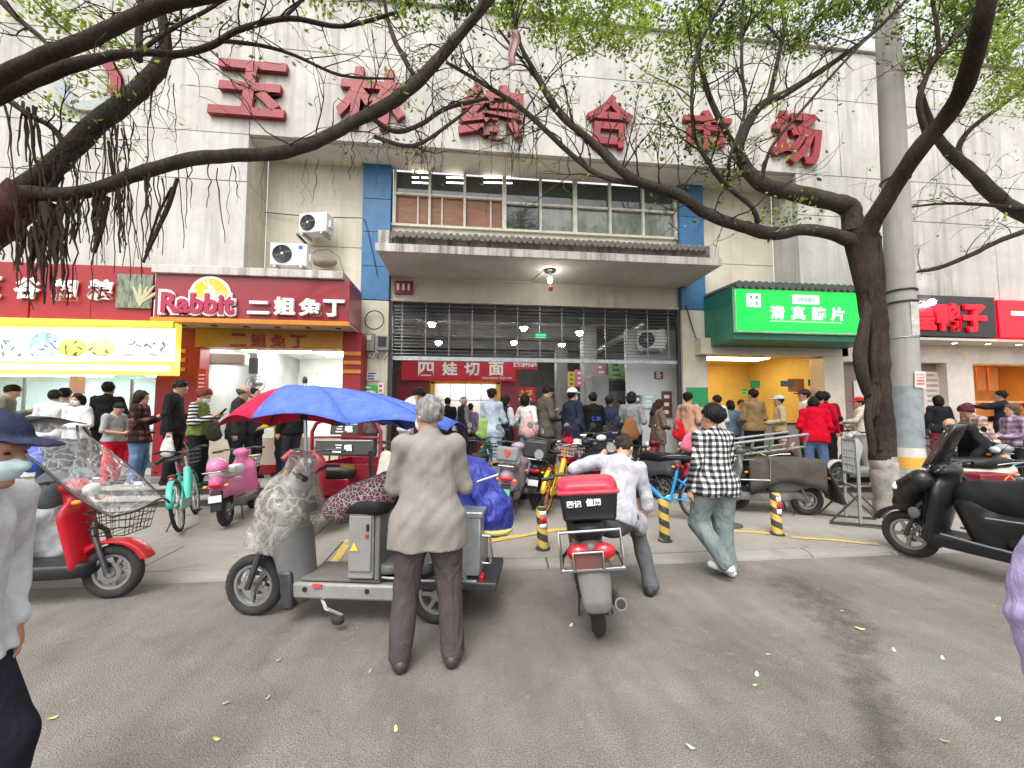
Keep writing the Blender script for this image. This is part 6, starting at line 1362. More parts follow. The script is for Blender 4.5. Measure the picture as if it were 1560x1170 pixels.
# --- the four foreground people
GJ = C((0.245, 0.222, 0.203), 'grey_jacket', scale=5, var=.10, bscale=220, fold=.22)
p = at(655, 604, Y=2.62); H0 = p.z
gm, *_ = person('grey haired man in a grey jacket and dark trousers, arms folded, back turned', p.x, p.y, H=H0, face=4, arms=('fold', 'fold'), legs=('apart', 'apart'), head=(4, 38), hair='short', hc=(0.20, 0.195, 0.185), mask='w',
       top=GJ, bottom=C((0.075, 0.062, 0.062), 'brown_trousers', scale=5, fold=.5), shoe=mat('dark_shoe', (0.035, 0.028, 0.026), rough=.45), hem=.73, fat=1.12, leg_w=1.12, h=.0095, collar='high', amp=.0055, group='people in the road')
print('grey man', p, H0)
p = at(1085, 618, Y=3.75)
person('young man in a black and white plaid shirt and pale jeans walking away', p.x, p.y, H=p.z, face=10, arms=('hang', 'fwd'), legs=('push', 'stand'), hair='fluffy', head=(-2, 18), h=.010, top=plaid_mat('gingham', (0.02, 0.02, 0.025), (0.72, 0.72, 0.70), (0.17, 0.17, 0.17), 17.0), hem=.80, fat=1.14,
       bottom=C((0.17, 0.205, 0.20), 'faded_jeans', scale=4, var=.3, fold=.6), shoe=WSHOE, leg_w=1.22, amp=.008, group='people in the road', sleeve=1.0)
print('plaid man', p)
# --- the queue along the platform and in the gate
RSK = random.Random(3)
who('man with bowed head in an olive shirt by the grain shop counter', 12, 585, 8.2, -60, head=(25, 0), top=C((0.16, 0.16, 0.12)), arms=('phone', 'phone'))
who('person in a white shirt with back turned at the grain shop', 84, 594, 8.1, 25, top=WSH, hair='short', arms=('low_phone', 'fold'))
who('black haired person in lilac shirt half hidden at the grain shop', 100, 591, 8.45, 10, top=C((0.38, 0.36, 0.48)))
who('woman in white top and face mask facing the street from the queue', 120, 600, 7.9, 178, top=WSH, hair='bob', mask='w', arms=('low_phone', 'low_phone'))
who('person in a black hooded jacket facing the grain shop glass', 166, 582, 8.3, 15, top=BLK, hood=True, arms=('phone', 'fold'))
ph = who('boy in a grey T-shirt and red trousers reading a phone', 176, 612, 7.55, -95, top=C((0.30, 0.31, 0.31)), bottom=C((0.55, 0.01, 0.03)), head=(35, 0), arms=('low_phone', 'low_phone'), sleeve=0.2, hem=.88); phone(ph, 'white phone held by the boy in red trousers', (0.6, 0.6, 0.6))
who('long haired woman in a dark plaid jacket and blue jeans', 216, 595, 7.45, -75, top=plaid_mat('dark_plaid', (0.025, 0.015, 0.014), (0.20, 0.07, 0.06), (0.05, 0.025, 0.022), 9.0), bottom=JEAN, hair='long', hc=(0.03, 0.016, 0.013), arms=('phone', 'phone'), hem=.76, shoe=WSHOE, leg_w=1.2)
who('tall man in a black jacket looking down beside the red haired woman', 268, 577, 7.5, -75, top=BLK, bottom=BLK, head=(28, 0), arms=('low_phone', 'hang'), collar='high', hem=.80, fat=1.1)
STR = plaid_mat('striped_knit', (0.02, 0.02, 0.022), (0.68, 0.68, 0.66), (0.3, 0.3, 0.3), 17.0, ax=('Z',))
ph = who('red haired woman in a green vest over striped sleeves reading her phone', 306, 591, 7.15, -85, top=C((0.14, 0.19, 0.045)), vest=STR, bottom=BLK, hair='fluffy', hc=(0.16, 0.035, 0.025), mask='b', head=(25, 0), arms=('phone', 'phone'), hem=.88, fat=1.05, shoe=BPLAST); phone(ph, 'dark phone held by the woman in the green vest')
who('stooped bald man in a long charcoal coat', 362, 592, 7.5, -70, top=C((0.035, 0.036, 0.036)), bottom=NVY, hair='fringe', hc=(0.10, 0.085, 0.075), lean=6, head=(8, 0), hem=.74, fat=1.1, H=1.74)
who('masked man in dark clothes standing behind the bald man', 388, 593, 8.0, -100, top=C((0.04, 0.042, 0.05)), mask='w', arms=('behind', 'behind'), H=1.72)
who('person in a red hat behind the parasol', 446, 586, 8.1, 60, top=BLK, cap=True, capm=C((0.5, 0.02, 0.04)), H=1.7)
who('person in a yellow apron working at the rabbit shop counter', 432, 612, 8.3, 140, top=C((0.66, 0.47, 0.03)), arms=('reach', 'reach'), lean=12, H=1.6)
who('old man in a brown jacket beside the green notice', 566, 596, 8.2, -60, top=C((0.10, 0.065, 0.07)), bottom=DGR, hair='fringe', hc=(0.3, 0.29, 0.28), arms=('fold', 'low_phone'), head=(10, 0), H=1.70)
who('person in a pale shirt bending over at the gate pier', 618, 588, 7.6, -70, top=C((0.52, 0.52, 0.56)), bottom=C((0.36, 0.34, 0.31)), lean=14, head=(35, 0), arms=('reach', 'low_phone'), hair='fluffy', H=1.78)
who('man in black with back turned deep in the hall', 682, 606, 11.2, 0, top=BLK)
who('white haired man in a dark vest before the noodle stall', 706, 599, 10.6, -60, top=C((0.03, 0.03, 0.032)), vest=C((0.22, 0.21, 0.20)), hair='fringe', hc=(0.6, 0.58, 0.55), H=1.75)
who('child in purple before the noodle stall', 717, 615, 10.8, -20, top=C((0.24, 0.17, 0.27)))
who('woman in pale blue denim with hair pulled back in the gate', 750, 592, 7.25, -40, top=C((0.34, 0.40, 0.47), scale=5, var=.25), bottom=C((0.34, 0.40, 0.47), scale=5, var=.25), hair='bun', hem=.80, leg_w=1.25, arms=('low_phone', 'fold'), shoe=WSHOE)
who('woman in a black apron over a grey shirt behind the denim woman', 770, 602, 7.7, -60, top=BLK, vest=C((0.45, 0.46, 0.47)), hair='bob', arms=('phone', 'phone'), hem=.6)
who('woman in a white jumper looking up with a pink bag', 803, 600, 7.7, -50, top=C((0.66, 0.64, 0.62)), bottom=LJEAN, head=(-22, 0), arms=('pocket', 'pocket'), hair='bob')
ph = who('man in an olive brown coat reading a phone in the gate', 830, 586, 7.6, -70, top=C((0.095, 0.082, 0.065)), bottom=DGR, head=(30, 0), arms=('phone', 'low_phone'), hem=.74, fat=1.1); phone(ph, 'black phone held by the man in the olive brown coat')
who('man in a white cap and navy coat in the gate', 872, 592, 7.4, -60, top=NVY, bottom=NVY, cap=True, capm=WSH, hair='short', mask='w', hem=.76, fat=1.12)
gd = who('guard in a black vest with blue lettering on the back', 903, 598, 7.6, 5, top=C((0.012, 0.012, 0.014)), bottom=BLK, arms=('fold', 'fold'), fat=1.15)[0]; fit_letters('保安', .20, .085, .012, mat('blue_print', (0.04, 0.10, 0.45)), gd, (0, -.152, 1.17), 'back_lettering', offset=.02)
who('person in a navy coat and dark cap beside the guard', 928, 604, 7.8, -30, top=C((0.03, 0.034, 0.06)), cap=True, hem=.74, fat=1.1)
who('person in teal half hidden behind the navy coat', 947, 606, 8.6, 0, top=C((0.03, 0.10, 0.12)))
who('woman in a grey cardigan with a brown shoulder bag', 962, 597, 7.5, -45, top=C((0.24, 0.24, 0.24)), bottom=BLK, hair='bob', arms=('low_phone', 'phone'))
who('long haired woman in a brown coat reading a paper', 1001, 608, 7.75, -80, top=C((0.17, 0.115, 0.085)), bottom=C((0.16, 0.15, 0.14)), hair='long', hc=(0.03, 0.016, 0.012), arms=('low_phone', 'low_phone'), head=(20, 0), hem=.70)
who('woman in a peach hooded jacket carrying a red bag', 1048, 598, 7.5, -65, top=C((0.52, 0.29, 0.20)), bottom=BLK, hood=True, hair='bun', hem=.82, arms=('hang', 'low_phone'))
who('customer in a white T-shirt at the yellow shop', 1092, 602, 8.3, 10, top=WSH, sleeve=.3)
who('woman in a denim jacket at the yellow shop counter', 1112, 610, 8.4, 0, top=C((0.13, 0.18, 0.24)), hair='bob')
who('shop worker in beige behind the yellow shop counter', 1129, 607, 9.95, 180, top=C((0.42, 0.30, 0.18)), arms=('reach', 'reach'), H=1.66)
who('man in a tan jacket and black trousers with back turned', 1147, 593, 7.9, 0, top=C((0.24, 0.155, 0.075)), bottom=BLK, arms=('low_phone', 'low_phone'), fat=1.12)
who('worker in cream with a white cap in the yellow shop', 1186, 603, 8.6, 70, top=C((0.55, 0.44, 0.28)), cap=True, capm=WSH, arms=('low_phone', 'low_phone'))
who('man in a purple cap and white shirt at the yellow shop', 1225, 594, 8.1, 60, top=WSH, cap=True, capm=C((0.06, 0.03, 0.06)))
who('woman in a bright red coat bending over bags', 1240, 614, 7.0, -40, top=C((0.60, 0.006, 0.025)), bottom=JEAN, hair='bob', lean=12, head=(20, 0), arms=('low_phone', 'low_phone'), hem=.78, fat=1.15, mask='w', H=1.72)
who('woman in a dark red cardigan beside the cream pier', 1256, 606, 7.9, -60, top=C((0.22, 0.006, 0.014)), bottom=BLK, hair='fluffy', arms=('fold', 'hang'), H=1.72)
who('second woman in red behind the bending one', 1249, 607, 7.5, -50, top=C((0.50, 0.008, 0.03)), bottom=BLK, hair='short', H=1.70)
who('person in a cream jacket and red hat behind the tree trunk', 1308, 606, 7.6, 60, top=C((0.55, 0.50, 0.42)), bottom=C((0.3, 0.28, 0.25)), cap=True, capm=C((0.5, 0.03, 0.03)), arms=('reach', 'low_phone'))
p = at(1180, 640, Y=6.6)
person('man in a brown jacket crouching with a hand to his face', p.x+.05, 6.55, H=1.70, face=165, z=0.20, drop=.58, legs=('squat', 'squat'), arms=('face', 'reach'), lean=10, top=C((0.10, 0.06, 0.042)), bottom=C((0.06, 0.05, 0.045)), head=(10, -15), collar='high')
who('dark clad woman walking past the duck shop', 1428, 603, 8.2, -20, top=BLK, hair='bob', bottom=C((0.2, 0.03, 0.04)))
who('woman in a pink jacket by the duck shop pier', 1473, 614, 8.2, 60, top=C((0.52, 0.16, 0.17)), hair='long')
who('man in a navy jacket pointing into the duck shop', 1524, 595, 8.1, 20, top=C((0.022, 0.02, 0.03)), arms=('point', 'low_phone'), twist=10)
who('red haired woman in pale plaid crouched over her bike', 1500, 630, 6.6, 70, top=plaid_mat('pale_plaid', (0.22, 0.13, 0.12), (0.55, 0.45, 0.42), (0.36, 0.27, 0.25), 12.0), hair='fluffy', hc=(0.09, 0.012, 0.02), arms=('bar', 'bar'), lean=22, head=(15, 0), H=1.72)
who('woman in a lilac plaid shirt beside parked scooters', 1541, 615, 6.6, 70, top=plaid_mat('lilac_plaid', (0.18, 0.11, 0.20), (0.45, 0.36, 0.44), (0.30, 0.22, 0.30), 9.0), hair='bob', hc=(0.09, 0.06, 0.04), arms=('low_phone', 'low_phone'), bottom=BLK)
p = at(1480, 690, Y=5.9)
person('old man in black bending low over a scooter', p.x+.10, 5.9, H=1.72, face=95, lean=52, head=(15, 0), arms=('reach', 'reach'), top=BLK, bottom=NVY, hair='fringe', hc=(0.16, 0.13, 0.10), legs=('stand', 'step_b'), hem=.80, fat=1.1)
# --- foreground passer-by at the left edge, cut by the frame
p = at(-72, 700, D=1.25)
lm, *_ = person('man in a navy cap, mask and white shirt passing at the left edge', p.x-.02, p.y-.02, H=1.56, face=-82, lean=11, arms=('pocket', 'pocket'), legs=('step_f', 'step_b'), top=C((0.55, 0.56, 0.58), 'near_white_shirt', fold=.16), bottom=C((0.02, 0.02, 0.03)), cap=True, capm=C((0.03, 0.035, 0.07)), mask='b', skin='b', hair='short', h=.010, fat=1.1, sleeve=1.0, amp=.009, group='people in the road')
# --- a person in lilac leaving at the right edge
p = at(1704, 760, D=1.08)
person('passer-by in a lilac jacket at the right edge of the road', p.x+.0, p.y+.0, H=1.40, face=-90, arms=('hang', 'hang'), legs=('step_b', 'step_f'), top=C((0.40, 0.34, 0.56)), bottom=C((0.3, 0.3, 0.34)), h=.012, fat=1.05, hair='bob', group='people in the road')

# --- bags carried or set down by the queue
def bag(label, px, py, Y, w, h, col, seed, handle=True, d=.5, name='bag', amp=.008):
    p = at(px, py, Y=Y); t = thing(name, label, 'bag', p); F = Field((-w, -w, -h), (w, w, h), .014); a = w*.5
    F.cone((0, 0, -h*.25), (0, 0, h*.2), a, a*.75, .03, sy=d).cone((-a*.4, 0, -h*.28), (a*.4, 0, -h*.28), a*.6, a*.6, .04, sy=d).folds(amp, seed, 11, .6).build('pouch', cloth(col), t)
    if handle: MB().tube([(-a*.5, 0, h*.3), (-a*.3, 0, h*.62), (a*.3, 0, h*.62), (a*.5, 0, h*.3)], .009, 6).build('handle', cloth(col), t)
    return t
bag('pale pink bag slung on the woman in the white jumper', 806, 650, 7.45, .30, .30, (0.60, 0.36, 0.32), 1)
bag('bright red bag at the side of the peach jacket', 1034, 655, 7.35, .26, .36, (0.55, 0.01, 0.02), 2)
bag('brown patterned shoulder bag of the woman in grey', 960, 652, 7.25, .34, .34, (0.22, 0.10, 0.045), 3)
bag('crimson plastic bag hanging beside the navy coat', 865, 685, 6.9, .34, .50, (0.42, 0.01, 0.035), 4, amp=.014)
bag('green vegetables in a clear bag held by the denim woman', 737, 652, 7.2, .26, .34, (0.22, 0.33, 0.10), 5, amp=.016)
bag('blue and white carton bag behind the man in the navy cap', 48, 692, 6.7, .34, .40, (0.05, 0.10, 0.50), 6)
bag('black handbag of the woman in the green vest', 326, 655, 7.0, .24, .30, (0.03, 0.028, 0.022), 7)
bag('red bag carried behind the boy', 186, 690, 7.7, .26, .50, (0.50, 0.02, 0.04), 8, amp=.012)
bag('pink floral bundle on a parked scooter basket', 1048, 673, 6.3, .22, .24, (0.55, 0.14, 0.22), 9, handle=False, amp=.014)
bag('white bag held low by the tall man in black', 256, 680, 7.1, .22, .30, (0.60, 0.60, 0.56), 10)
# ---------------------------------------------------------------- two- and three-wheelers (local frame: +y forward, z up, origin on the ground)
CHROME = mat('chrome', (0.55, 0.55, 0.56), rough=0.18, metal=1.0, var=0.1, scale=8)
RIM = mat('alloy_rim', (0.34, 0.34, 0.33), rough=0.4, metal=0.7, var=0.2, dirt=0.4)
LGREY = mat('light_grey_plastic', (0.40, 0.40, 0.39), rough=0.45, var=0.08, dirt=0.3, dscale=5)
MGREY = mat('mid_grey_plastic', (0.16, 0.16, 0.16), rough=0.5, var=0.1, dirt=0.3, dscale=5)
SEATM = mat('black_vinyl_seat', (0.013, 0.0125, 0.0125), rough=0.5, spec=0.3, var=0.2, scale=12, bump=0.15, bscale=90)
TAIL = mat('red_tail_lens', (0.50, 0.01, 0.015), rough=0.15, coat=0.5, var=0.05)
LENS = mat('headlight_glass', (0.62, 0.64, 0.65), rough=0.08, var=0.1, spec=0.8)
AMBER = mat('amber_lens', (0.75, 0.30, 0.03), rough=0.2)
MIRR = mat('mirror_glass', (0.75, 0.78, 0.8), rough=0.05, metal=1.0, var=0.0)
def wheel(parent, c, r, w=0.09, rim=RIM, spokes=5, axis=(1, 0, 0), disc=True, fr=0.62):
    g = bpy.data.objects.new('wheel', None); COL.objects.link(g); g.parent = parent; g.location = c; g.empty_display_size = .05
    tr = w*0.5; MB().torus((0, 0, 0), axis, r-tr*0.9, tr, 36, 10, sq=1.0).build('tyre', RUBBER, g)
    tb = MB(); ax = Vector(axis).normalized(); xx = ax.orthogonal().normalized(); yy = ax.cross(xx)
    for i in range(30):      # tread blocks
        a = 2*math.pi*i/30
        for s in (-1, 1): 
            d = xx*math.cos(a+s*.05)+yy*math.sin(a+s*.05); tb.bar(d*(r-.004)+ax*(s*tr*.15), d*(r-.006)+ax*(s*tr*.62), .012, .006, up=d)
    tb.build('tread', RUBBER, g)
    ri = r-2*tr+0.004
    MB().lathe([(ri-.012, -tr*.55), (ri+.008, -tr*.6), (ri+.012, -tr*.4), (ri-.004, 0), (ri+.012, tr*.4), (ri+.008, tr*.6), (ri-.012, tr*.55), (ri-.02, 0), (ri-.012, -tr*.55)], axis=axis, n=36).build('rim', rim, g)
    MB().lathe([(0, -tr*.9), (.035, -tr*.9), (.045, -tr*.3), (.045, tr*.3), (.035, tr*.9), (0, tr*.9)], axis=axis, n=18).build('hub', rim, g)
    b = MB()
    for i in range(spokes):
        a = 2*math.pi*i/spokes+.3; d = xx*math.cos(a)+yy*math.sin(a); b.bar(d*.03, d*(ri-.005), .030 if spokes < 8 else .005, tr*.7 if spokes < 8 else .005, up=ax)
    b.build('spokes', rim, g)
    if disc: MB().lathe([(ri*.35, 0), (ri*.62, 0), (ri*.62, .004), (ri*.35, .004), (ri*.35, 0)], c=ax*(tr*.95), axis=axis, n=24).build('brake_disc', CHROME, g)
    return g
def bars(parent, y, z, w=.34, grip=BPLAST, barm=DSTEEL, mirrors=True, rise=.02):
    MB().tube([(-w, y-.10, z), (-w*.6, y-.03, z+rise), (0, y, z), (w*.6, y-.03, z+rise), (w, y-.10, z)], .013, 8).build('handlebar', barm, parent)
    for s in (-1, 1):
        MB().tube([(s*(w-.14), y-.03, z), (s*.16, y+.09, z+.03), (s*.05, y+.10, z-.08), (0, y+.03, z-.22)], .005, 5).build('cable', BPLAST, parent)
        MB().tube([(s*(w-.11), y-.075, z+.003), (s*w*1.02, y-.105, z)], .019, 10).build('grip', grip, parent)
        MB().tube([(s*(w-.12), y-.03, z-.005), (s*(w-.02), y-.045, z-.012)], .006, 6).build('brake_lever', CHROME, parent)
        if mirrors:
            MB().tube([(s*(w-.13), y-.05, z+.01), (s*(w-.09), y-.02, z+.12), (s*(w-.01), y-.02, z+.20)], .006, 6).build('mirror_stem', BPLAST, parent)
            m_ = MB().lathe([(.0, -.014), (.05, -.012), (.055, 0), (.05, .004)], c=(s*(w+.01), y-.02, z+.235), axis=(0, -1, 0), n=18).build('mirror', BPLAST, parent)
            MB().lathe([(.046, .0), (.046, .002)], c=(s*(w+.01), y-.025, z+.235), axis=(0, -1, 0), n=18).build('mirror_glass', MIRR, m_)
def scooter(label, p, rz, col, seat=None, low=None, lean=4, scale=1.0, r=.215, wb=.62, basket=False, backrest=None, plate=None, rack=True, shield=None, topbox=None, mirrors=True, fat=1.0, group='scooters and mopeds parked on the pavement', nose=1.0, rim=RIM, retro=False, name='electric_scooter', tail_z=0, footrest=True, seatcol=None):
    t = thing(name, label, 'scooter', (p[0], p[1], p[2]), rz, group=group, scale=scale); t.rotation_euler = (0, R(lean), rz)
    pm = col if not isinstance(col, tuple) else paint(col); lm = low or BPLAST
    wheel(t, (0, wb, r), r, rim=rim); wheel(t, (0, -wb, r), r, .10, rim=rim)
    MB().tube([(-.07, wb, r), (-.065, wb-.12, r+.34), (0, wb-.17, r+.42)], .020, 8).tube([(.07, wb, r), (.065, wb-.12, r+.34), (0, wb-.17, r+.42)], .020, 8).build('fork', DSTEEL, t)
    F = Field((-.3, -1, .1), (.3, 1, 1.2), .015)      # legshield, nose, rear body
    ys = wb-.24
    F.cone((0, ys+.02, .34), (0, ys-.06, .70), .155*fat, .175*fat, .04, sy=.34).cone((0, ys-.06, .72), (0, ys-.10, .93), .075*nose, .07*nose, .05, sy=.9)
    if retro: F.cone((0, ys+.03, .42), (0, ys-.02, .74), .12, .13, .05, sy=.8)
    F.ell((0, ys-.08, .96), (.125*nose, .10, .065), .04)
    F.cone((0, -wb+.42, .42), (0, -wb-.10, .50+tail_z), .135*fat, .125*fat, .06, sy=1.0).cone((0, -wb+.36, .56), (0, -wb-.22, .63+tail_z), .12*fat, .085*fat, .06)
    F.ell((0, -wb, r), (.16, r+.05, r+.05), .01, cut=True).half((0, 0, 1), 1.03)
    F.build('body_shell', pm, t)
    F = Field((-.3, -1, .1), (.3, 1, .9), .016)
    F.cone((0, ys-.02, .285), (0, -wb+.36, .285), .15, .15, .02).half((0, 0, 1), .335).half((0, 0, -1), -.215)
    F.cone((0, -wb+.34, .33), (0, -wb+.02, r+.05), .085, .07, .05)
    F.build('floorboard', lm, t)
    F = Field((-.2, wb-.4, .1), (.2, wb+.4, .65), .013)
    F.cone((0, wb-.03, r), (0, wb+.03, r), r+.052, r+.052, .01, sy=1); F.half((0, 0, -1), -(r+.10)).half((1, 0, 0), .062).half((-1, 0, 0), .062)
    F.cone((-.2, wb, r), (.2, wb, r), r+.022, r+.022, 0, cut=True)
    F.build('front_fender', pm, t)
    F = Field((-.25, -1, .5), (.25, .3, 1), .014)
    F.cone((0, -wb+.48, .72), (0, -wb+.05, .745+tail_z), .115, .14, .05, sy=1).cone((0, -wb+.05, .75+tail_z), (0, -wb-.16, .755+tail_z), .135, .10, .05); F.half((0, 0, 1), .80+tail_z).half((0, 0, -1), -.655).folds(.002, 3)
    F.build('seat', seatcol or SEATM, t)
    MB().ell((0, ys+.04*nose, .93), (.085*nose, .045, .055)).build('headlight', LENS, t)
    MB().ell((0, -wb-.27, .60+tail_z), (.085, .035, .04)).build('tail_light', TAIL, t)
    for s in (-1, 1):
        MB().ell((s*.115, ys+.02, .84), (.03, .035, .022)).build('indicator', AMBER, t)
        MB().ell((s*.12, -wb-.24, .58+tail_z), (.03, .03, .02)).build('rear_indicator', AMBER, t)
        MB().bar((s*.06, -wb, r), (s*.10, -wb+.16, .50), .025).build('shock_absorber', CHROME, t)
    MB().prism([(-wb-.20, .52), (-wb-.27, .50), (-wb-.30, .26), (-wb-.27, .25)], .13).build('mudflap', BPLAST, t, bevel=.005)
    if plate: MB().box((0, -wb-.305, .42), (.15, .008, .09), rot=(R(-8), 0, 0)).build('licence_plate', plate, t, bevel=.003)
    MB().tube([(-.10, -wb+.30, .26), (-.13, -wb+.22, .02)], .011, 6).build('stand', DSTEEL, t)
    MB().tube([(.10, -wb+.30, .26), (.13, -wb+.22, .02)], .011, 6).build('stand', DSTEEL, t)
    bars(t, ys-.10, 1.0, mirrors=mirrors)
    if rack:
        b = MB().tube([(-.12, -wb-.02, .72+tail_z), (-.13, -wb-.20, .76+tail_z), (-.10, -wb-.34, .77+tail_z), (.10, -wb-.34, .77+tail_z), (.13, -wb-.20, .76+tail_z), (.12, -wb-.02, .72+tail_z)], .011, 8)
        b.build('grab_rail', CHROME, t)
    if backrest: 
        bo = MB().box((0, -wb-.30, .93+tail_z), (.30, .06, .20), rot=(R(-12), 0, 0)).build('backrest', backrest, t, bevel=.03, seg=3)
        MB().tube([(0, -wb-.29, .84+tail_z), (0, -wb-.24, .74+tail_z)], .014, 8).build('post', CHROME, bo)
    if basket: wire_basket(t, (0, wb-.06, .80), .34, .24, .20, BPLAST)
    return t
def wire_basket(t, c, w, d, h, m, taper=.82, n=6, name='basket'):
    c = Vector(c); b = MB()
    def ring(k, s): 
        P = [(-w/2*s, -d/2*s), (w/2*s, -d/2*s), (w/2*s, d/2*s), (-w/2*s, d/2*s), (-w/2*s, -d/2*s)]
        return [c+Vector((x, y, k)) for x, y in P]
    for k in range(4):
        s = taper+(1-taper)*k/3; b.tube(ring(h*k/3-h/2, s), .005 if k < 3 else .008, 5)
    for i in range(n+1):
        u = -1+2*i/n
        for sg in (-1, 1): b.tube([c+Vector((u*w/2*taper, sg*d/2*taper, -h/2)), c+Vector((u*w/2, sg*d/2, h/2))], .003, 4)
    for i in range(4):
        u = -1+2*i/3
        for sg in (-1, 1): b.tube([c+Vector((sg*w/2*taper, u*d/2*taper, -h/2)), c+Vector((sg*w/2, u*d/2, h/2))], .003, 4)
        b.tube([c+Vector((-w/2*taper, u*d/2*taper, -h/2)), c+Vector((w/2*taper, u*d/2*taper, -h/2))], .003, 4)
    return b.build(name, m, t)
def bicycle(label, p, rz, col, acc, lean=6, scale=1.0, steer=0, group='share bikes parked on the pavement', hub=None, fenderm=None, basketm=None):
    t = thing('bicycle', label, 'bicycle', p, rz, group=group, scale=scale); t.rotation_euler = (0, R(lean), rz)
    pm, am = paint(col), paint(acc); r = .32
    wheel(t, (0, .53, r), r, .042, rim=hub or RIM, spokes=16, disc=False); wheel(t, (0, -.53, r), r, .042, rim=hub or RIM, spokes=16, disc=False)
    MB().tube([(0, .36, .72), (0, .22, .50), (0, .02, .30), (0, -.10, .29)], [.032, .036, .034, .03], 10, sq=1.3).build('main_frame', pm, t)
    MB().tube([(0, -.10, .29), (0, -.17, .60), (0, -.19, .70)], .022, 10).build('seat_tube', pm, t)
    MB().tube([(-.05, -.53, r), (-.035, -.30, .30), (0, -.10, .29)], .012, 8).tube([(.05, -.53, r), (.035, -.30, .30), (0, -.10, .29)], .012, 8).tube([(-.05, -.53, r), (-.03, -.2, .58)], .010, 8).tube([(.05, -.53, r), (.03, -.2, .58)], .010, 8).build('stays', pm, t)
    MB().tube([(-.045, .53, r), (-.04, .45, .58), (0, .40, .68), (0, .35, .88)], .014, 8).tube([(.045, .53, r), (.04, .45, .58), (0, .40, .68)], .014, 8).build('fork', am, t)
    MB().tube([(0, -.19, .68), (0, -.22, .86)], .014, 8).build('seat_post', CHROME, t)
    F = Field((-.15, -.45, .78), (.15, .0, .98), .010); F.cone((0, -.30, .89), (0, -.17, .89), .088, .055, .03).cone((0, -.17, .89), (0, -.06, .885), .045, .022, .03).half((0, 0, 1), .905).half((0, 0, -1), -.862)
    F.build('saddle', SEATM, t)
    MB().tube([(-.29, .18, .99), (-.20, .27, 1.0), (-.06, .33, .95), (0, .34, .93), (.06, .33, .95), (.20, .27, 1.0), (.29, .18, .99)], .011, 8).build('handlebar', BPLAST, t)
    for s in (-1, 1): MB().tube([(s*.23, .245, 1.0), (s*.30, .165, .99)], .018, 8).build('grip', BPLAST, t)
    for y, a0, a1 in ((.53, 20, 150), (-.53, 20, 175)):
        b = MB(); n = 12; vs = []
        for i in range(n+1):
            a = R(a0+(a1-a0)*i/n) if y > 0 else R(180-(a0+(a1-a0)*i/n)+15)
            for xx, rr in ((-.032, r+.012), (-.015, r+.024), (.015, r+.024), (.032, r+.012)): vs.append((xx, y+rr*math.cos(a), r+rr*math.sin(a)))
        b.add(vs, [(i*4+k, i*4+k+1, i*4+k+5, i*4+k+4) for i in range(n) for k in range(3)]).build('fender', fenderm or pm, t, solid=.003)
    MB().prism([(-.60, .36), (-.55, .40), (-.08, .34), (-.02, .29), (-.08, .23), (-.55, .27), (-.60, .30)], .02, M=Matrix.Translation((.055, 0, 0))).build('chain_guard', am, t, bevel=.006)
    MB().tube([(.07, -.10, .29), (.075, -.04, .15)], .009, 6).build('crank', CHROME, t); MB().tube([(-.07, -.10, .29), (-.075, -.16, .43)], .009, 6).build('crank', CHROME, t)
    for q in ((.11, -.04, .15), (-.11, -.16, .43)): MB().box(q, (.08, .055, .02)).build('pedal', BPLAST, t, bevel=.004)
    MB().tube([(-.03, -.36, .26), (-.16, -.42, .015)], .009, 6).build('kickstand', DSTEEL, t)
    wire_basket(t, (0, .50, .86), .32, .24, .18, basketm or BPLAST); MB().ell((0, -.60, .66), (.03, .02, .03)).build('rear_reflector', TAIL, t)
    MB().box((0, -.50, .69), (.09, .09, .05)).build('smart_lock', BPLAST, t, bevel=.012)
    return t
def G(px, py): return ground_at(px, py)
GPL = mat('green_plate', (0.10, 0.42, 0.25), rough=0.4); YPL = mat('white_plate', (0.62, 0.62, 0.58), rough=0.4)
def along(front, rear): # heading angle for a vehicle whose front and rear wheels touch the ground at two points
    d = front-rear; return math.atan2(-d.x, d.y)
# --- pink moped on the left
pf, pr = G(400, 768), G(322, 822); c = (pf+pr)/2; PINKP = paint((0.55, 0.14, 0.30))
t = scooter('pink moped with a white seat cover and front basket', (c.x, c.y, gz(c.x, c.y)), along(pf, pr), PINKP, low=MGREY, lean=-6, plate=YPL, mirrors=False, rack=True, scale=.95, seatcol=mat('white_seat_cover', (0.58, 0.57, 0.55), rough=.7), r=.20, basket=False, wb=.56)
wire_basket(t, (0, .52, .78), .30, .22, .18, mat('white_wire', (0.6, 0.6, 0.6), rough=.4), n=8)
F = Field((-.2, -.95, .7), (.2, -.5, 1.1), .012); F.ell((0, -.72, .82), (.12, .15, .13), .01).half((0, 0, -1), -.78); F.ell((0, -.62, .78), (.075, .08, .07), .02, cut=True)
hm = F.build('helmet', paint((0.66, 0.17, 0.36))); hm.matrix_world = t.matrix_basis @ Matrix.Translation((0, .02, 0)); tag(hm, 'bright pink helmet strapped to the rear rack of the pink moped', 'helmet')
# --- green share bike
c = G(266, 806)
bicycle('mint green share bike seen from behind', (c.x-.02, c.y+.30, gz(c.x, c.y+.30)), R(24), (0.06, 0.50, 0.38), (0.30, 0.62, 0.48), lean=-9, basketm=MATS['black_plastic'])
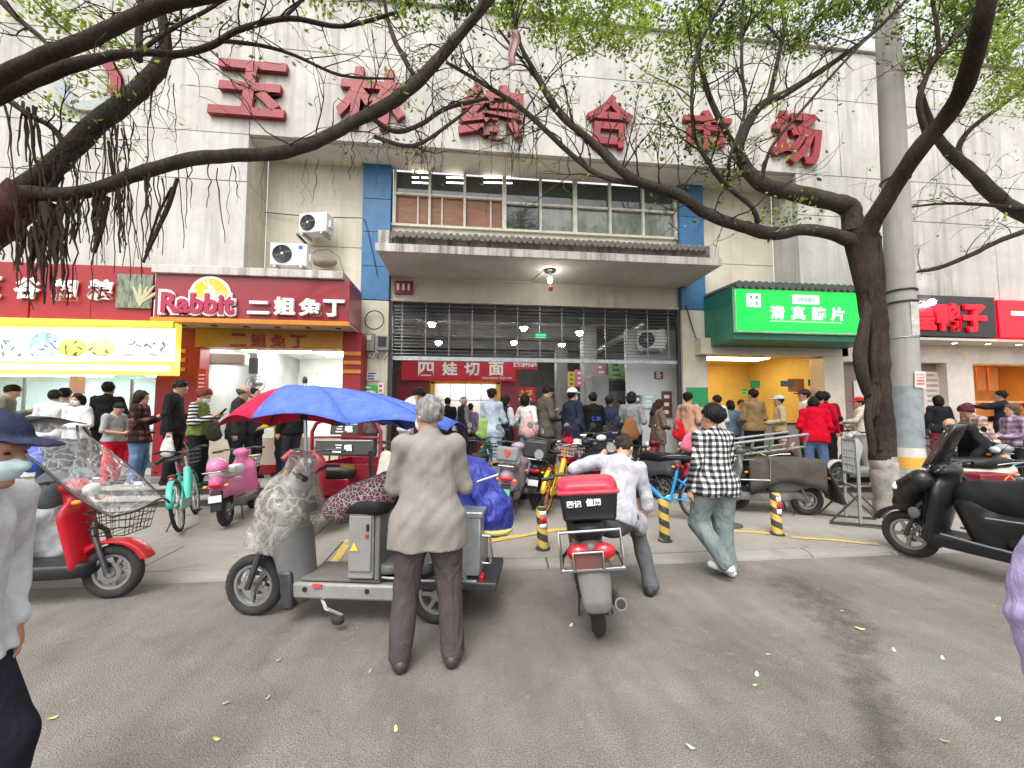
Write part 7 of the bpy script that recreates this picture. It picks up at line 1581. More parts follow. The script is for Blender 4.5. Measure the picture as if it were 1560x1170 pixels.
# --- purple grey scooter with the red badge
pr = G(772, 792); 
t = scooter('lilac and grey scooter with a red badge on its backrest', (pr.x+.12, pr.y+.55, gz(0, pr.y+.55)), R(-14), paint((0.34, 0.24, 0.32)), low=MGREY, backrest=mat('grey_leather', (0.16, 0.16, 0.16), rough=.5), plate=GPL, seatcol=MGREY, lean=5)
bd = MB().prism([(-.045, .04), (.045, .04), (.012, -.05), (-.012, -.05)], .01, M=Matrix.Translation((0, -.962, .945)) @ Matrix.Rotation(R(90), 4, 'Z')).build('red_badge', mat('red_badge', (0.6, 0.05, 0.03)), t)
MB().prism([(-.02, .02), (.02, .02), (.005, -.02), (-.005, -.02)], .012, M=Matrix.Translation((.10, -.885, .56)) @ Matrix.Rotation(R(90), 4, 'Z')).build('red_badge', mat('red_badge', (0.6, 0.05, 0.03)), t)
# --- black scooters
p = G(832, 778)
t = scooter('black scooter with chrome mirrors and a striped headlight unit', (p.x+.05, p.y+.7, gz(0, p.y+.7)), R(-20), paint((0.018, 0.018, 0.02)), topbox=True, lean=5, plate=YPL)
tb = MB().box((0, -.80, .92), (.38, .34, .26), taper=(.9, .9)).build('top_case', BPLAST, t, bevel=.03, seg=3); MB().lathe([(.03, 0), (.03, .01)], c=(0.05, -.985, .92), axis=(0, -1, 0), n=14).build('lock', CHROME, tb)
p = G(905, 775); scooter('dark navy scooter parked behind the delivery rider', (p.x+.02, p.y+.6, gz(0, p.y+.6)), R(-8), paint((0.02, 0.025, 0.05)), lean=4)
p = G(935, 772); scooter('black scooter with round mirror between the rider and the blue bike', (p.x+.05, p.y+.75, gz(0, p.y+.75)), R(172), paint((0.016, 0.016, 0.017)), lean=4, basket=True)
# --- yellow share bike
pr = G(838, 783); bicycle('yellow share bike with a pale basket behind the delivery box', (pr.x+.16, pr.y+.42, gz(0, pr.y+.42)), R(-26), (0.72, 0.42, 0.02), (0.70, 0.45, 0.05), lean=6, basketm=mat('pale_basket', (0.45, 0.46, 0.42), rough=.5), hub=mat('orange_rim', (0.45, 0.2, 0.04), rough=.4))
# --- blue share bike, pointing left
pf, pr = G(985, 783), G(1078, 796); c = (pf+pr)/2; c = Vector((c.x-.22, c.y-.05, 0))
bicycle('blue and white share bike with a dark basket', (c.x, c.y, gz(c.x, c.y)), R(80), (0.03, 0.28, 0.62), (0.62, 0.64, 0.66), lean=-5)
p = G(1032, 768); scooter('maroon scooter parked behind the blue share bike', (p.x+.1, p.y+.3, gz(0, p.y+.3)), R(60), paint((0.16, 0.006, 0.02)), lean=4, basket=True)
p = G(1085, 770); scooter('black scooter hidden behind the walking man', (p.x, p.y+.3, gz(0, p.y+.3)), R(20), paint((0.02, 0.02, 0.02)), lean=4)
# --- draped grey scooter carrying a steel ladder frame
pr = G(1212, 786); pfr = G(1140, 780); c = (pr+pfr)/2
t = scooter('grey scooter draped with a brown leather apron', (c.x-.10, c.y+.10, gz(c.x, c.y)), R(72), paint((0.14, 0.14, 0.14)), low=MGREY, lean=-5, rack=False, mirrors=False)
LTH = mat('brown_leather', (0.055, 0.046, 0.038), rough=.55, var=.3, scale=6, bump=.3)
def drape(u, v):
    a = (v-.5)*2; y = .22-1.0*u; s = abs(a); x = math.copysign(min(s*1.7, 1)**1.1*.20+max(0, s-.6)*.06, a)
    z = .83-.05*s*s-max(0, s-.55)*(.78+.18*math.sin(5*u+2))+.012*math.sin(17*u+5*s)*s; return (x+.012*math.sin(14*u+3)*s, y, z+.02*math.sin(3*u))
MB().sheet(drape, 24, 18).build('leather_apron', LTH, t, solid=.008)
MB().sheet(lambda u, v: ((u-.5)*(.36+.16*v)+.01*math.sin(9*v), -.77-.24*v**.8+.02*math.sin(11*u), .80-.56*v-.05*math.sin(3.1*u)*v), 12, 12).build('rear_flap', LTH, t, solid=.010)
MB().tube([(-.22, -.05, .52), (-.22, -.05, .88), (.22, -.05, .88), (.22, -.05, .52)], .014, 8).tube([(-.22, -.05, .55), (-.22, .35, .55)], .012, 8).build('crash_bar', CHROME, t)
lad = thing('step_ladder', 'folded steel ladder frame lying across the draped scooter', 'ladder', (c.x-.05, c.y+.02, gz(c.x, c.y)+.93), R(-4)); lad.rotation_euler = (R(28), R(-7), R(-6))
for z in (0, .22): MB().bar((-.52, 0, z), (.62, 0, z), .035, .022).build('rail', GALV, lad, bevel=.003)
for x in (-.5, -.22, .06, .34, .6): MB().bar((x, 0, 0), (x, 0, .22), .03, .03).build('rung', GALV, lad, bevel=.003)
for z in (0, .22): MB().bar((-.52, .12, z), (.4, .12, z), .03, .02).build('back_rail', GALV, lad, bevel=.003)
# --- white scooter behind the barricade
pf = G(1283, 752); scooter('white retro scooter parked behind the steel barricade', (pf.x+.60, pf.y+.02, gz(0, pf.y)), R(86), paint((0.56, 0.56, 0.53)), low=LGREY, lean=-4, retro=True, fat=1.1)
# --- more two-wheelers packed before the gate
for lb, px_, py_, dy, rz_, cl_, bs in (('silver grey scooter wedged beside the kick scooter', 640, 772, .45, R(-30), (0.30, 0.30, 0.31), False), ('dark green scooter parked behind the blue rain cover', 735, 768, .5, R(-10), (0.02, 0.09, 0.07), False),
        ('white scooter with basket before the guard', 890, 762, .5, R(176), (0.55, 0.55, 0.54), True), ('charcoal scooter beside the maroon one', 985, 764, .55, R(30), (0.05, 0.05, 0.055), True), ('dusty brown scooter behind the crouching man', 1128, 760, .35, R(50), (0.13, 0.09, 0.07), False), ('pale blue scooter behind the cream one', 1480, 762, .4, R(66), (0.22, 0.34, 0.42), False)):
    p = G(px_, py_); scooter(lb, (p.x, p.y+dy, gz(0, min(p.y+dy, STEP1-.01))), rz_, paint(cl_), lean=4, basket=bs)
p = G(700, 778); bicycle('orange share bike leaning behind the man in grey', (p.x+.1, p.y+.35, gz(0, p.y+.35)), R(-60), (0.62, 0.22, 0.02), (0.5, 0.5, 0.5), lean=5)
p = G(232, 752); bicycle('black city bike standing beside the tall man in black', (p.x-.05, p.y+.10, gz(0, p.y+.1)), R(-35), (0.02, 0.02, 0.022), (0.3, 0.3, 0.3), lean=5)
# --- cluster on the right
p = G(1440, 778); t = scooter('cream scooter under the bending man in black', (p.x+.2, p.y+.25, gz(0, p.y+.25)), R(62), paint((0.50, 0.50, 0.44)), low=LGREY, lean=-4, r=.19)
p = G(1470, 768); bicycle('blue and white share bike beside the lilac plaid woman', (p.x+.75, p.y+.25, gz(0, p.y+.25)), R(70), (0.05, 0.22, 0.55), (0.55, 0.57, 0.6), lean=-5)
p = G(1525, 775); scooter('silver scooter behind the black maxi scooter', (p.x+.45, p.y+.0, gz(0, p.y)), R(75), paint((0.30, 0.31, 0.33)), lean=-4)
p = G(1505, 785); cr = MB().box((0, 0, .17), (.52, .40, .30), taper=(1.08, 1.08)).build('red_crate', mat('dark_red_plastic', (0.17, 0.008, 0.018), rough=.4), bevel=.02); cr.location = (p.x+.05, p.y+.1, gz(0, p.y+.1)+.30); tag(cr, 'dark red plastic crate by the orange shopping bag', 'crate')
MB().box((0, 0, -.10), (.36, .30, .38)).build('pedestal', BPLAST, cr, bevel=.01)
p = G(1545, 800); bg_ = thing('shopping_bag', 'orange shopping bag with upright handles beside the black maxi scooter', 'bag', at(1540, 752, Y=5.0))
F = Field((-.3, -.2, -.45), (.3, .2, .3), .014); F.cone((-.13, 0, -.28), (.13, 0, -.28), .11, .11, .02, sy=.8).cone((-.15, 0, 0), (.15, 0, 0), .07, .07, .10, sy=.9).cone((-.14, 0, -.15), (.14, 0, -.15), .12, .12, .05, sy=.7).half((0, 0, 1), .05).folds(.006, 8, 9); F.build('sack', cloth((0.75, 0.17, 0.04)), bg_)
MB().tube([(-.09, 0, .03), (-.08, 0, .20), (.0, 0, .26), (.08, 0, .20), (.09, 0, .03)], .016, 8, sq=.4).build('handle', cloth((0.75, 0.17, 0.04)), bg_)
# --- white kick scooter beside the red cargo tricycle
p = G(597, 795); ks = thing('kick_scooter', 'white electric kick scooter with a pale bag hung on its stem', 'scooter', (p.x, p.y, gz(0, p.y)), R(165)); ks.scale = (1.05,)*3
wheel(ks, (0, .0, .11), .11, .055, rim=RIM); wheel(ks, (0, -.85, .11), .11, .055, rim=RIM)
MB().tube([(0, .0, .20), (0, -.05, .45), (0, -.13, 1.02)], [.035, .03, .026], 10).build('stem', WPLAST, ks); MB().bar((-.055, 0, .11), (-.05, -.01, .26), .02).bar((.055, 0, .11), (.05, -.01, .26), .02).box((0, -.01, .26), (.13, .06, .05)).build('fork', WPLAST, ks, bevel=.006)
MB().box((0, -.45, .17), (.16, .80, .05)).build('deck', BPLAST, ks, bevel=.015); MB().tube([(-.27, -.15, 1.03), (.27, -.15, 1.03)], .015, 8).build('handlebar', BPLAST, ks)
for s in (-1, 1): MB().tube([(s*.16, -.15, 1.03), (s*.29, -.15, 1.03)], .02, 8).build('grip', BPLAST, ks)
MB().ell((0, -.09, .98), (.04, .05, .04)).build('headlight', LENS, ks); MB().box((.0, .03, .30), (.11, .13, .03), rot=(R(20), 0, 0)).build('fender', BPLAST, ks, bevel=.01)
F = Field((-.3, -.3, .3), (.3, .2, 1), .015); F.cone((.12, -.05, .85), (.12, -.03, .60), .08, .13, .05, sy=.5).folds(.008, 5, 9); b_ = F.build('cloth_bag', cloth((0.50, 0.46, 0.38))); b_.matrix_world = ks.matrix_basis; tag(b_, 'pale cloth bag hanging from the kick scooter handlebar', 'bag')
# ---------------------------------------------------------------- foreground vehicles
# --- grey three-wheeler with the long parasol, standing in the road
pf, pr = at(387, 936, Z=0), at(668, 947, Z=0)
wbv = (pf-pr); WB = wbv.length; c = pr.copy()
TR = thing('grey_tricycle', 'grey electric tricycle with a plastic wrapped front and a blue parasol', 'tricycle', (c.x, c.y, 0), along(pf, pr))
print('trike wb', WB, c)
GTR = mat('trike_grey_paint', (0.25, 0.245, 0.235), rough=0.42, var=0.08, dirt=0.45, dirtcol=(0.12, 0.11, 0.10), dscale=4, coat=.15)
fr = .232
wheel(TR, (0, WB, fr), fr, .085, rim=RIM, spokes=5)
for s in (-1, 1): wheel(TR, (s*.30+.28, 0, .215), .215, .085, rim=RIM, spokes=6)
XO = .28        # the rear axle is centred behind the near wheel line
MB().tube([(-.085, WB, fr), (-.08, WB-.10, fr+.30), (0, WB-.14, fr+.40)], .024, 8).tube([(.085, WB, fr), (.08, WB-.10, fr+.30), (0, WB-.14, fr+.40)], .024, 8).build('fork', DSTEEL, TR)
F = Field((-.35, WB-.75, .10), (.35, WB+.35, .85), .014)     # dark front cowl behind the wheel
F.cone((0, WB-.30, .60), (0, WB-.38, .24), .18, .14, .05, sy=.8).cone((0, WB-.14, .58), (0, WB-.26, .66), .10, .14, .05).ell((0, WB, fr), (.13, fr+.05, fr+.05), .02, cut=True)
F.build('front_cowl', MGREY, TR)
MB().prism([(WB-.33, .12), (WB-.42, .12), (WB-.40, .40), (WB-.30, .40)], .34).build('front_skirt', DSTEEL, TR, bevel=.02)
F = Field((-.35, WB-.6, .5), (.35, WB+.1, 1.25), .014); F.cone((0, WB-.24, .6), (0, WB-.36, 1.0), .17, .15, .05, sy=.45).ell((0, WB-.34, 1.03), (.17, .12, .09), .05); F.build('leg_shield', LGREY, TR)
MB().box((0, WB-.43, .86), (.22, .05, .12), rot=(R(-15), 0, 0)).build('instrument_panel', BPLAST, TR, bevel=.015)
MB().tube([(-.34, WB-.58, 1.12), (-.22, WB-.44, 1.14), (0, WB-.36, 1.05), (.22, WB-.44, 1.14), (.34, WB-.58, 1.12)], .014, 8).build('handlebar', CHROME, TR)
for s in (-1, 1): MB().tube([(s*.29, WB-.52, 1.13), (s*.36, WB-.61, 1.115)], .022, 8).build('grip', mat('yellow_grip', (0.6, 0.36, 0.06)) if s > 0 else BPLAST, TR)
# low frame and floor
MB().box((0.02, WB-.78, .255), (.33, .86, .12)).build('floor_frame', GTR, TR, bevel=.02)
MB().box((0.05, WB-.76, .335), (.36, .62, .02)).build('floor_mat', mat('yellowed_mat', (0.17, 0.155, 0.135), rough=.7, dirt=.5), TR, bevel=.004)
for y in (WB-.50, WB-.98): MB().lathe([(.018, 0), (.018, .006)], c=(-.147, y, .27), axis=(-1, 0, 0), n=10).build('bolt', BPLAST, TR)
MB().box((-.155, WB-.60, .30), (.01, .07, .025)).build('red_marker', mat('red_print', (0.5, 0.05, 0.05)), TR)
MB().tube([(-.12, WB-.62, .20), (-.20, WB-.70, .16), (-.20, WB-.82, .12), (-.20, WB-.76, .06)], .013, 6).build('kickstand', CHROME, TR)
MB().ell((-.20, WB-.79, .085), (.025, .05, .035)).build('stand_foot', RUBBER, TR)
# battery box and driver seat
bb = MB().box((0.02, WB-.93, .60), (.36, .20, .48), taper=(1, .95)).build('battery_box', GTR, TR, bevel=.012)
MB().box((-.17, WB-.93, .62), (.012, .17, .40)).build('box_lid', GTR, bb, bevel=.006); MB().box((-.182, WB-.99, .74), (.012, .02, .05)).build('latch', BPLAST, bb, bevel=.003); MB().box((-.182, WB-.985, .68), (.012, .022, .022)).build('red_tag', TAIL, bb)
MB().prism([(-.03, -.03), (.03, -.03), (.0, .035)], .004, M=Matrix.Translation((-.181, WB-.89, .60))).build('warning_sticker', mat('yellow_print', (0.72, 0.55, 0.06)), bb)
MB().box((.02, WB-1.05, .66), (.34, .04, .62)).build('seat_back_plate', MGREY, TR, bevel=.01)
F = Field((-.3, WB-1.25, .7), (.3, WB-.6, 1.15), .013); F.cone((-.08, WB-.80, .875), (-.08, WB-1.02, .885), .10, .11, .05, sy=1).cone((.10, WB-.80, .875), (.10, WB-1.02, .885), .10, .11, .05).half((0, 0, -1), -.83).half((0, 0, 1), .935).folds(.004, 3); F.build('driver_seat', SEATM, TR)
def batik():
    m = bpy.data.materials.new('patterned_cushion'); m.use_nodes = True; nt = m.node_tree; b = nt.nodes['Principled BSDF']; tc = nt.nodes.new('ShaderNodeTexCoord'); v = _n(nt, 'ShaderNodeTexVoronoi', Scale=34.0, feature='DISTANCE_TO_EDGE'); nt.links.new(tc.outputs['Object'], v.inputs['Vector'])
    r = nt.nodes.new('ShaderNodeValToRGB'); nt.links.new(v.outputs['Distance'], r.inputs[0]); e = r.color_ramp.elements; e[0].position = .03; e[0].color = (.40, .36, .33, 1); e[1].position = .09; e[1].color = (.02, .02, .04, 1); q = r.color_ramp.elements.new(.36); q.color = (.22, .03, .05, 1)
    nt.links.new(r.outputs[0], b.inputs['Base Color']); b.inputs['Roughness'].default_value = .9; return m
BAT = batik()
F = Field((-.35, WB-1.35, .6), (.35, WB-.45, 1.3), .012); F.cone((-.06, WB-.72, .86), (-.06, WB-1.02, .965), .12, .13, .05, sy=1).cone((-.02, WB-1.06, .98), (-.02, WB-1.12, 1.16), .13, .10, .06, sy=.5); 
F.half((.0, .18, 1), 1.19).folds(.012, 9, 8); cu = F.build('seat_cushion', BAT); cu.matrix_world = TR.matrix_basis; tag(cu, 'patterned cloth cushion thrown over the tricycle seat', 'cushion')
# rear: passenger bench, steel tail box
MB().box((XO-.08, .10, .30), (.50, .56, .10)).build('rear_frame', DSTEEL, TR, bevel=.01)
MB().box((XO-.08, -.25, .30), (.56, .40, .06)).build('rear_deck', DSTEEL, TR, bevel=.01)
F = Field((-.4, -.3, .3), (.8, .6, .6), .013); F.cone((-.02, .36, .415), (.50, .36, .415), .12, .12, .02, sy=.9).cone((-.02, .16, .42), (.50, .16, .42), .13, .13, .05, sy=1).half((0, 0, 1), .455).half((0, 0, -1), -.385).folds(.002, 2); F.build('passenger_seat', mat('grey_vinyl', (0.10, 0.10, 0.10), rough=.55, bump=.2), TR)
MB().tube([(-.10, .50, .36), (-.10, .10, .34), (-.06, -.3, .33)], .012, 6).build('side_rail', STEEL, TR)
tb = MB().box((XO-.05, -.20, .56), (.46, .24, .44)).build('steel_box', GALV, TR, bevel=.012)
MB().tube([(-.035, -.34, .66), (-.035, -.40, .66), (-.035, -.40, .46), (-.035, -.34, .46)], .010, 6).build('box_handle', CHROME, tb)
MB().box((XO-.05, -.20, .80), (.48, .27, .05)).build('box_cover', GALV, tb, bevel=.01); MB().box((-.02, -.335, .35), (.10, .03, .04)).build('rear_lamp', TAIL, TR, bevel=.005)
for s in (-1, 1):
    vs = []; n = 10
    for i in range(n+1):
        a = R(20+140*i/n)
        for xx in (-.06, .06): vs.append((XO+s*.30+xx, .25*math.cos(a), .215+.25*math.sin(a)))
    MB().add(vs, [(2*i, 2*i+1, 2*i+3, 2*i+2) for i in range(n)]).build('rear_fender', MGREY, TR, solid=.004)
# the long parasol: ribs from one apex, long towards the rear
apx = Vector((0.0, WB-.36, 1.80)); PO = thing('parasol', 'red and blue motor parasol clamped above the grey tricycle', 'parasol', (0, 0, 0)); PO.matrix_world = TR.matrix_basis
BLU, RDC, UBL = cloth((0.10, 0.17, 0.62), rough=.6, tlight=.12), cloth((0.66, 0.02, 0.07), rough=.6, tlight=.12), cloth((0.05, 0.06, 0.16))
tips = [(-.30, .50, 1.475), (.30, .50, 1.475), (.56, .02, 1.47), (.56, -.66, 1.44), (.36, -1.26, 1.455), (-.36, -1.26, 1.455), (-.56, -.66, 1.50), (-.56, .02, 1.54)]
tips = [Vector((a, WB-.36+b_, z)) for a, b_, z in tips]
cols = [RDC, RDC, BLU, BLU, BLU, BLU, BLU, RDC]
for i in range(8):
    a, b_ = tips[i], tips[(i+1) % 8]; mid = (a+b_)/2
    def fn(u, v, a=a, b_=b_):
        e = a.lerp(b_, v); e = e+Vector((0, 0, .055*math.sin(math.pi*v)))*1.0; q = apx.lerp(e, u)
        q.z += .10*math.sin(math.pi*u)*(1-.3*math.sin(math.pi*v)) ; return q
    MB().sheet(fn, 8, 6).build('canopy_panel', cols[i], PO, solid=.003)
    MB().tube([apx+Vector((0, 0, -.01)), apx.lerp(a, .5)+Vector((0, 0, .085)), a], .006, 5).build('rib', DSTEEL, PO)
    MB().tube([apx+Vector((0, 0, -.24)), apx.lerp(a, .5)+Vector((0, 0, .08))], .005, 5).build('strut', DSTEEL, PO)
MB().tube([(0, WB-.40, .95), apx+Vector((0, 0, .05))], .014, 8).build('pole', CHROME, PO); MB().ell(apx+Vector((0, 0, .05)), (.02, .02, .035)).build('finial', BPLAST, PO)
MB().lathe([(.03, -.03), (.03, .03)], c=apx+Vector((0, 0, -.24)), n=12).build('runner', BPLAST, PO)
# clear plastic wrap over the tricycle front
def film(name, col, a, rough=.18):
    m = bpy.data.materials.new(name); m.use_nodes = True; nt = m.node_tree; L = nt.links; b = nt.nodes['Principled BSDF']; b.inputs['Base Color'].default_value = col+(1,); b.inputs['Roughness'].default_value = rough; b.inputs['Specular IOR Level'].default_value = .9
    tc = nt.nodes.new('ShaderNodeTexCoord'); nw = _n(nt, 'ShaderNodeTexNoise', Scale=4.0, Detail=3.0); L.new(tc.outputs['Object'], nw.inputs['Vector']); am = _n(nt, 'ShaderNodeMixRGB', blend_type='ADD'); am.inputs[0].default_value = .5; L.new(tc.outputs['Object'], am.inputs[1]); L.new(nw.outputs['Color'], am.inputs[2]); mz = nt.nodes.new('ShaderNodeMapping'); mz.inputs['Scale'].default_value = (1, 1, .45); L.new(am.outputs[0], mz.inputs[0]); n = _n(nt, 'ShaderNodeTexVoronoi', Scale=11.0, feature='DISTANCE_TO_EDGE'); L.new(mz.outputs[0], n.inputs['Vector'])
    r = nt.nodes.new('ShaderNodeValToRGB'); L.new(n.outputs['Distance'], r.inputs[0]); e = r.color_ramp.elements; e[0].position = .0; e[0].color = (min(1, a*1.9),)*3+(1,); e[1].position = .16; e[1].color = (a*.75,)*3+(1,); L.new(r.outputs[0], b.inputs['Alpha'])  # highlight streaks painted through alpha: crinkle lines more opaque than the film between
    bp = _n(nt, 'ShaderNodeBump', Strength=.7, Distance=.03); L.new(n.outputs['Distance'], bp.inputs['Height']); L.new(bp.outputs[0], b.inputs['Normal']); return m
F = Field((-.42, WB-.75, .3), (.42, WB+.2, 1.4), .014)
F.cone((0, WB-.36, 1.17), (0, WB-.30, .86), .13, .25, .06, sy=.75).cone((0, WB-.28, .86), (0, WB-.14, .56), .25, .22, .06, sy=.85).cone((0, WB-.36, 1.15), (0, WB-.37, 1.24), .09, .03, .04).folds(.013, 21, 10, .4, 6)
nn = NP((0, .50, -1)); nn /= np.linalg.norm(nn); F.half(nn, float(nn @ NP((0, WB-.2, .52))))
pw = F.build('plastic_wrap', film('clear_film', (0.46, 0.44, 0.39), .40)); pw.matrix_world = TR.matrix_basis; tag(pw, 'crumpled translucent plastic sheet wrapped round the tricycle front', 'plastic sheet')
# blue tarpaulin folded over the tricycle tail box
F = Field((-.5, -1.0, .3), (.9, .3, 1.4), .016)
F.cone((.16, .16, 1.12), (.18, -.20, .92), .13, .20, .06, sy=.9).cone((.18, -.20, .92), (.20, -.36, .66), .20, .25, .08, sy=.75).cone((.12, .10, .95), (.12, -.1, .72), .16, .18, .06).folds(.014, 33, 9, .7, 6).folds(.007, 34, 22, .7, 5).half((0, .15, -1), -.55)
TP = F.build('blue_tarpaulin', mat('blue_tarp', (0.03, 0.045, 0.30), rough=.45, var=.15, scale=5, bump=.15, bscale=150, fold=.7)); TP.matrix_world = TR.matrix_basis @ Matrix.Translation((.25, .02, .06)); tag(TP, 'blue rain cover with a yellow hem slumped over the tricycle rear', 'rain cover')
F = Field((-.5, -1.0, .4), (.9, .3, .8), .014); F.cone((.20, -.345, .66), (.20, -.36, .58), .262, .262, .02, sy=.76).half((0, .15, -1), -.585).half((0, -.15, 1), .625); F.build('yellow_hem', mat('yellow_hem', (0.66, 0.60, 0.18), rough=.5), TP)
MB().tube([(-.03, .02, .86), (.0, -.45, 1.02)], .008, 6).build('white_rod', WPLAST, TP)
# --- dark red cargo tricycle behind
p = G(512, 822); CT = thing('red_cargo_tricycle', 'dark red cargo tricycle with a hoop frame and two black boards', 'tricycle', (p.x-.26, p.y+.55, gz(0, p.y+.55)), R(168))
MRN = paint((0.20, 0.008, 0.02), 'maroon_paint', dirt=.35)
wheel(CT, (0, .70, .23), .23, .085)
for s in (-1, 1): wheel(CT, (s*.42, -.75, .24), .24, .09)
MB().tube([(-.08, .70, .23), (-.07, .62, .60), (0, .58, .78)], .02, 8).tube([(.08, .70, .23), (.07, .62, .60), (0, .58, .78)], .02, 8).build('fork', DSTEEL, CT)
F = Field((-.35, .1, .3), (.35, 1, 1.1), .015); F.cone((0, .50, .40), (0, .46, .82), .20, .21, .05, sy=.4).cone((0, .70, .50), (0, .50, .62), .09, .12, .05).ell((0, .70, .23), (.09, .29, .29), .02, cut=True); F.build('leg_shield', MRN, CT)
bars(CT, .42, 1.02, .36, mirrors=False); MB().ell((0, .56, .90), (.08, .05, .06)).build('headlight', LENS, CT)
MB().box((0, .08, .34), (.55, .7, .06)).build('floor', MRN, CT, bevel=.01)
F = Field((-.4, -.4, .4), (.4, .2, .9), .016); F.cone((-.14, -.12, .70), (.14, -.12, .70), .14, .14, .03).half((0, 0, 1), .74).half((0, 0, -1), -.60); F.build('seat', SEATM, CT); MB().box((0, -.14, .50), (.46, .26, .24)).build('seat_box', MRN, CT, bevel=.015)
bd = MB(); bx_, by0, by1, bz0, bz1 = .50, -1.45, -.38, .42, .78
bed = MB().box((0, (by0+by1)/2, bz0), (2*bx_, by1-by0, .03)).build('cargo_bed', MRN, CT, bevel=.005)
for s in (-1, 1): MB().box((s*bx_, (by0+by1)/2, (bz0+bz1)/2), (.025, by1-by0, bz1-bz0)).build('side_board', MRN, bed, bevel=.004)
for y in (by0, by1): MB().box((0, y, (bz0+bz1)/2), (2*bx_-.03, .025, bz1-bz0)).build('end_board', MRN, bed, bevel=.004)
for s in (-1, 1):
    for k in range(4): MB().bar((s*bx_, by0+.1+.28*k, bz1), (s*bx_, by0+.1+.28*k, bz1+.22), .02).build('stake', MRN, bed)
    MB().bar((s*bx_, by0, bz1+.22), (s*bx_, by1, bz1+.22), .025).build('top_rail', MRN, bed)
MB().tube([(-.52, by1+.02, .40), (-.52, by1+.02, 1.24), (-.46, by1+.02, 1.36), (-.36, by1+.02, 1.40), (.36, by1+.02, 1.40), (.46, by1+.02, 1.36), (.52, by1+.02, 1.24), (.52, by1+.02, .40)], .026, 10).build('hoop_frame', MRN, CT)
MB().tube([(-.52, by1+.02, 1.16), (.52, by1+.02, 1.16)], .018, 8).build('cross_bar', MRN, CT)
BRD = mat('black_board_vinyl', (0.03, 0.032, 0.03), rough=.4, var=.2, scale=5)
for nm, z0, z1, w in (('upper_board', 1.20, 1.36, .42), ('lower_board', .90, 1.13, .88)):
    q = MB().box((0, by1+.06, (z0+z1)/2), (w, .04, z1-z0), rot=(R(8), 0, 0)).build(nm, BRD, CT, bevel=.03 if nm[0] == 'l' else .01)
    MB().box((0, by1+.06, z1-.015), (w*.94, .05, .02)).build('pale_edge', LGREY, q, bevel=.006)
    for k, ch in enumerate('三唱'):
        o = fit_letters(ch, .11, .09, .008, WLET, q, (.02-.14*k+.04, by1+.105 if nm[0] == 'l' else by1+.095, (z0+z1)/2), rz=R(180), offset=.03)
        o.rotation_euler = (R(90), 0, R(180))
MB().tube([(.34, .50, .92), (.30, .42, 1.0), (.24, .20, .98), (.24, .05, .50)], .036, 10).build('side_bar', paint((0.35, 0.05, 0.08), 'faded_red_tube'), CT)
MB().prism([(.05, .92), (.50, .98), (.50, .60), (.05, .50)], .03, M=Matrix.Translation((.27, 0, 0))).build('side_panel', MRN, CT, bevel=.01); MB().ell((.30, .48, .74), (.03, .05, .05)).build('indicator', AMBER, CT)
MB().tube([(-.45, -.20, .98), (-.45, -.24, .60)], .03, 8).build('black_tube', BPLAST, CT)
# --- delivery scooter with the red lidded box
pr = at(912, 963, Z=0); RZ = R(-13)
DS = scooter('dusty delivery scooter with chrome crash rails and worn tail', (pr.x+.145, pr.y+.62, 0), RZ, paint((0.075, 0.05, 0.05), 'dusty_maroon', dirt=.5, dirtcol=(.16, .14, .12)), lean=-6, rack=False, wb=.64, r=.235, mirrors=True, group='scooters and mopeds in the road', seatcol=SEATM, low=MGREY, tail_z=.02, name='delivery_scooter')
F = Field((-.2, -1.15, .2), (.2, -.5, .7), .012); F.cone((0, -.90, .58), (0, -.99, .36), .12, .095, .03, sy=.28).half((0, 0, -1), -.30); F.build('grey_mudguard', mat('dusty_grey_plastic', (0.125, 0.12, 0.115), rough=.6, var=.15, dirt=.4), DS)
for s in (-1, 1): MB().ell((s*.085, -.915, .66), (.075, .05, .055)).build('tail_lens', TAIL, DS)
b = MB(); z0, z1 = .56, .72
b.tube([(-.13, -.45, z0), (-.20, -.70, z0), (-.20, -.96, z0), (.20, -.96, z0), (.20, -.70, z0), (.13, -.45, z0)], .013, 8); b.build('crash_rail', CHROME, DS)
MB().tube([(-.20, -.95, z0), (-.20, -.93, z1+.08), (.20, -.93, z1+.08), (.20, -.95, z0)], .013, 8).build('tail_rail', CHROME, DS)
MB().tube([(-.12, -.985, z0), (-.12, -.985, z0+.12), (.07, -.985, z0+.12), (.07, -.985, z0)], .011, 8).build('plate_rail', CHROME, DS)
MB().box((-.02, -.972, .62), (.18, .008, .10)).build('maroon_plate', mat('faded_maroon_plate', (0.14, 0.05, 0.045), rough=.5, dirt=.5), DS)
MB().tube([(.10, -.45, .26), (.14, -.75, .28), (.15, -.95, .33)], [.03, .045, .04], 12).build('exhaust', STEEL, DS); MB().lathe([(.03, 0), (.03, .004)], c=(.151, -.952, .331), axis=(.05, -.95, .25), n=12).build('exhaust_mouth', BPLAST, DS)
for s in (-1, 1): MB().tube([(s*.09, -.66, .26), (s*.11, -.60, .52)], [.028]*2, 10).torus((s*.095, -.645, .32), (.1, .2, 1), .03, .007, 14, 6).torus((s*.10, -.63, .38), (.1, .2, 1), .03, .007, 14, 6).torus((s*.105, -.615, .44), (.1, .2, 1), .03, .007, 14, 6).build('shock_spring', BPLAST, DS)
DB = thing('delivery_box', 'black delivery box with a faded red lid on the scooter rack', 'box', (0, 0, 0)); DB.matrix_world = DS.matrix_basis @ Matrix.Translation((.02, -.66, .83)) @ Matrix.Rotation(R(2), 4, 'Y')
MB().box((0, 0, .105), (.36, .34, .20), taper=(1.12, 1.12)).build('box', mat('black_box_plastic', (0.012, 0.012, 0.013), rough=.35), DB, bevel=.02, seg=3)
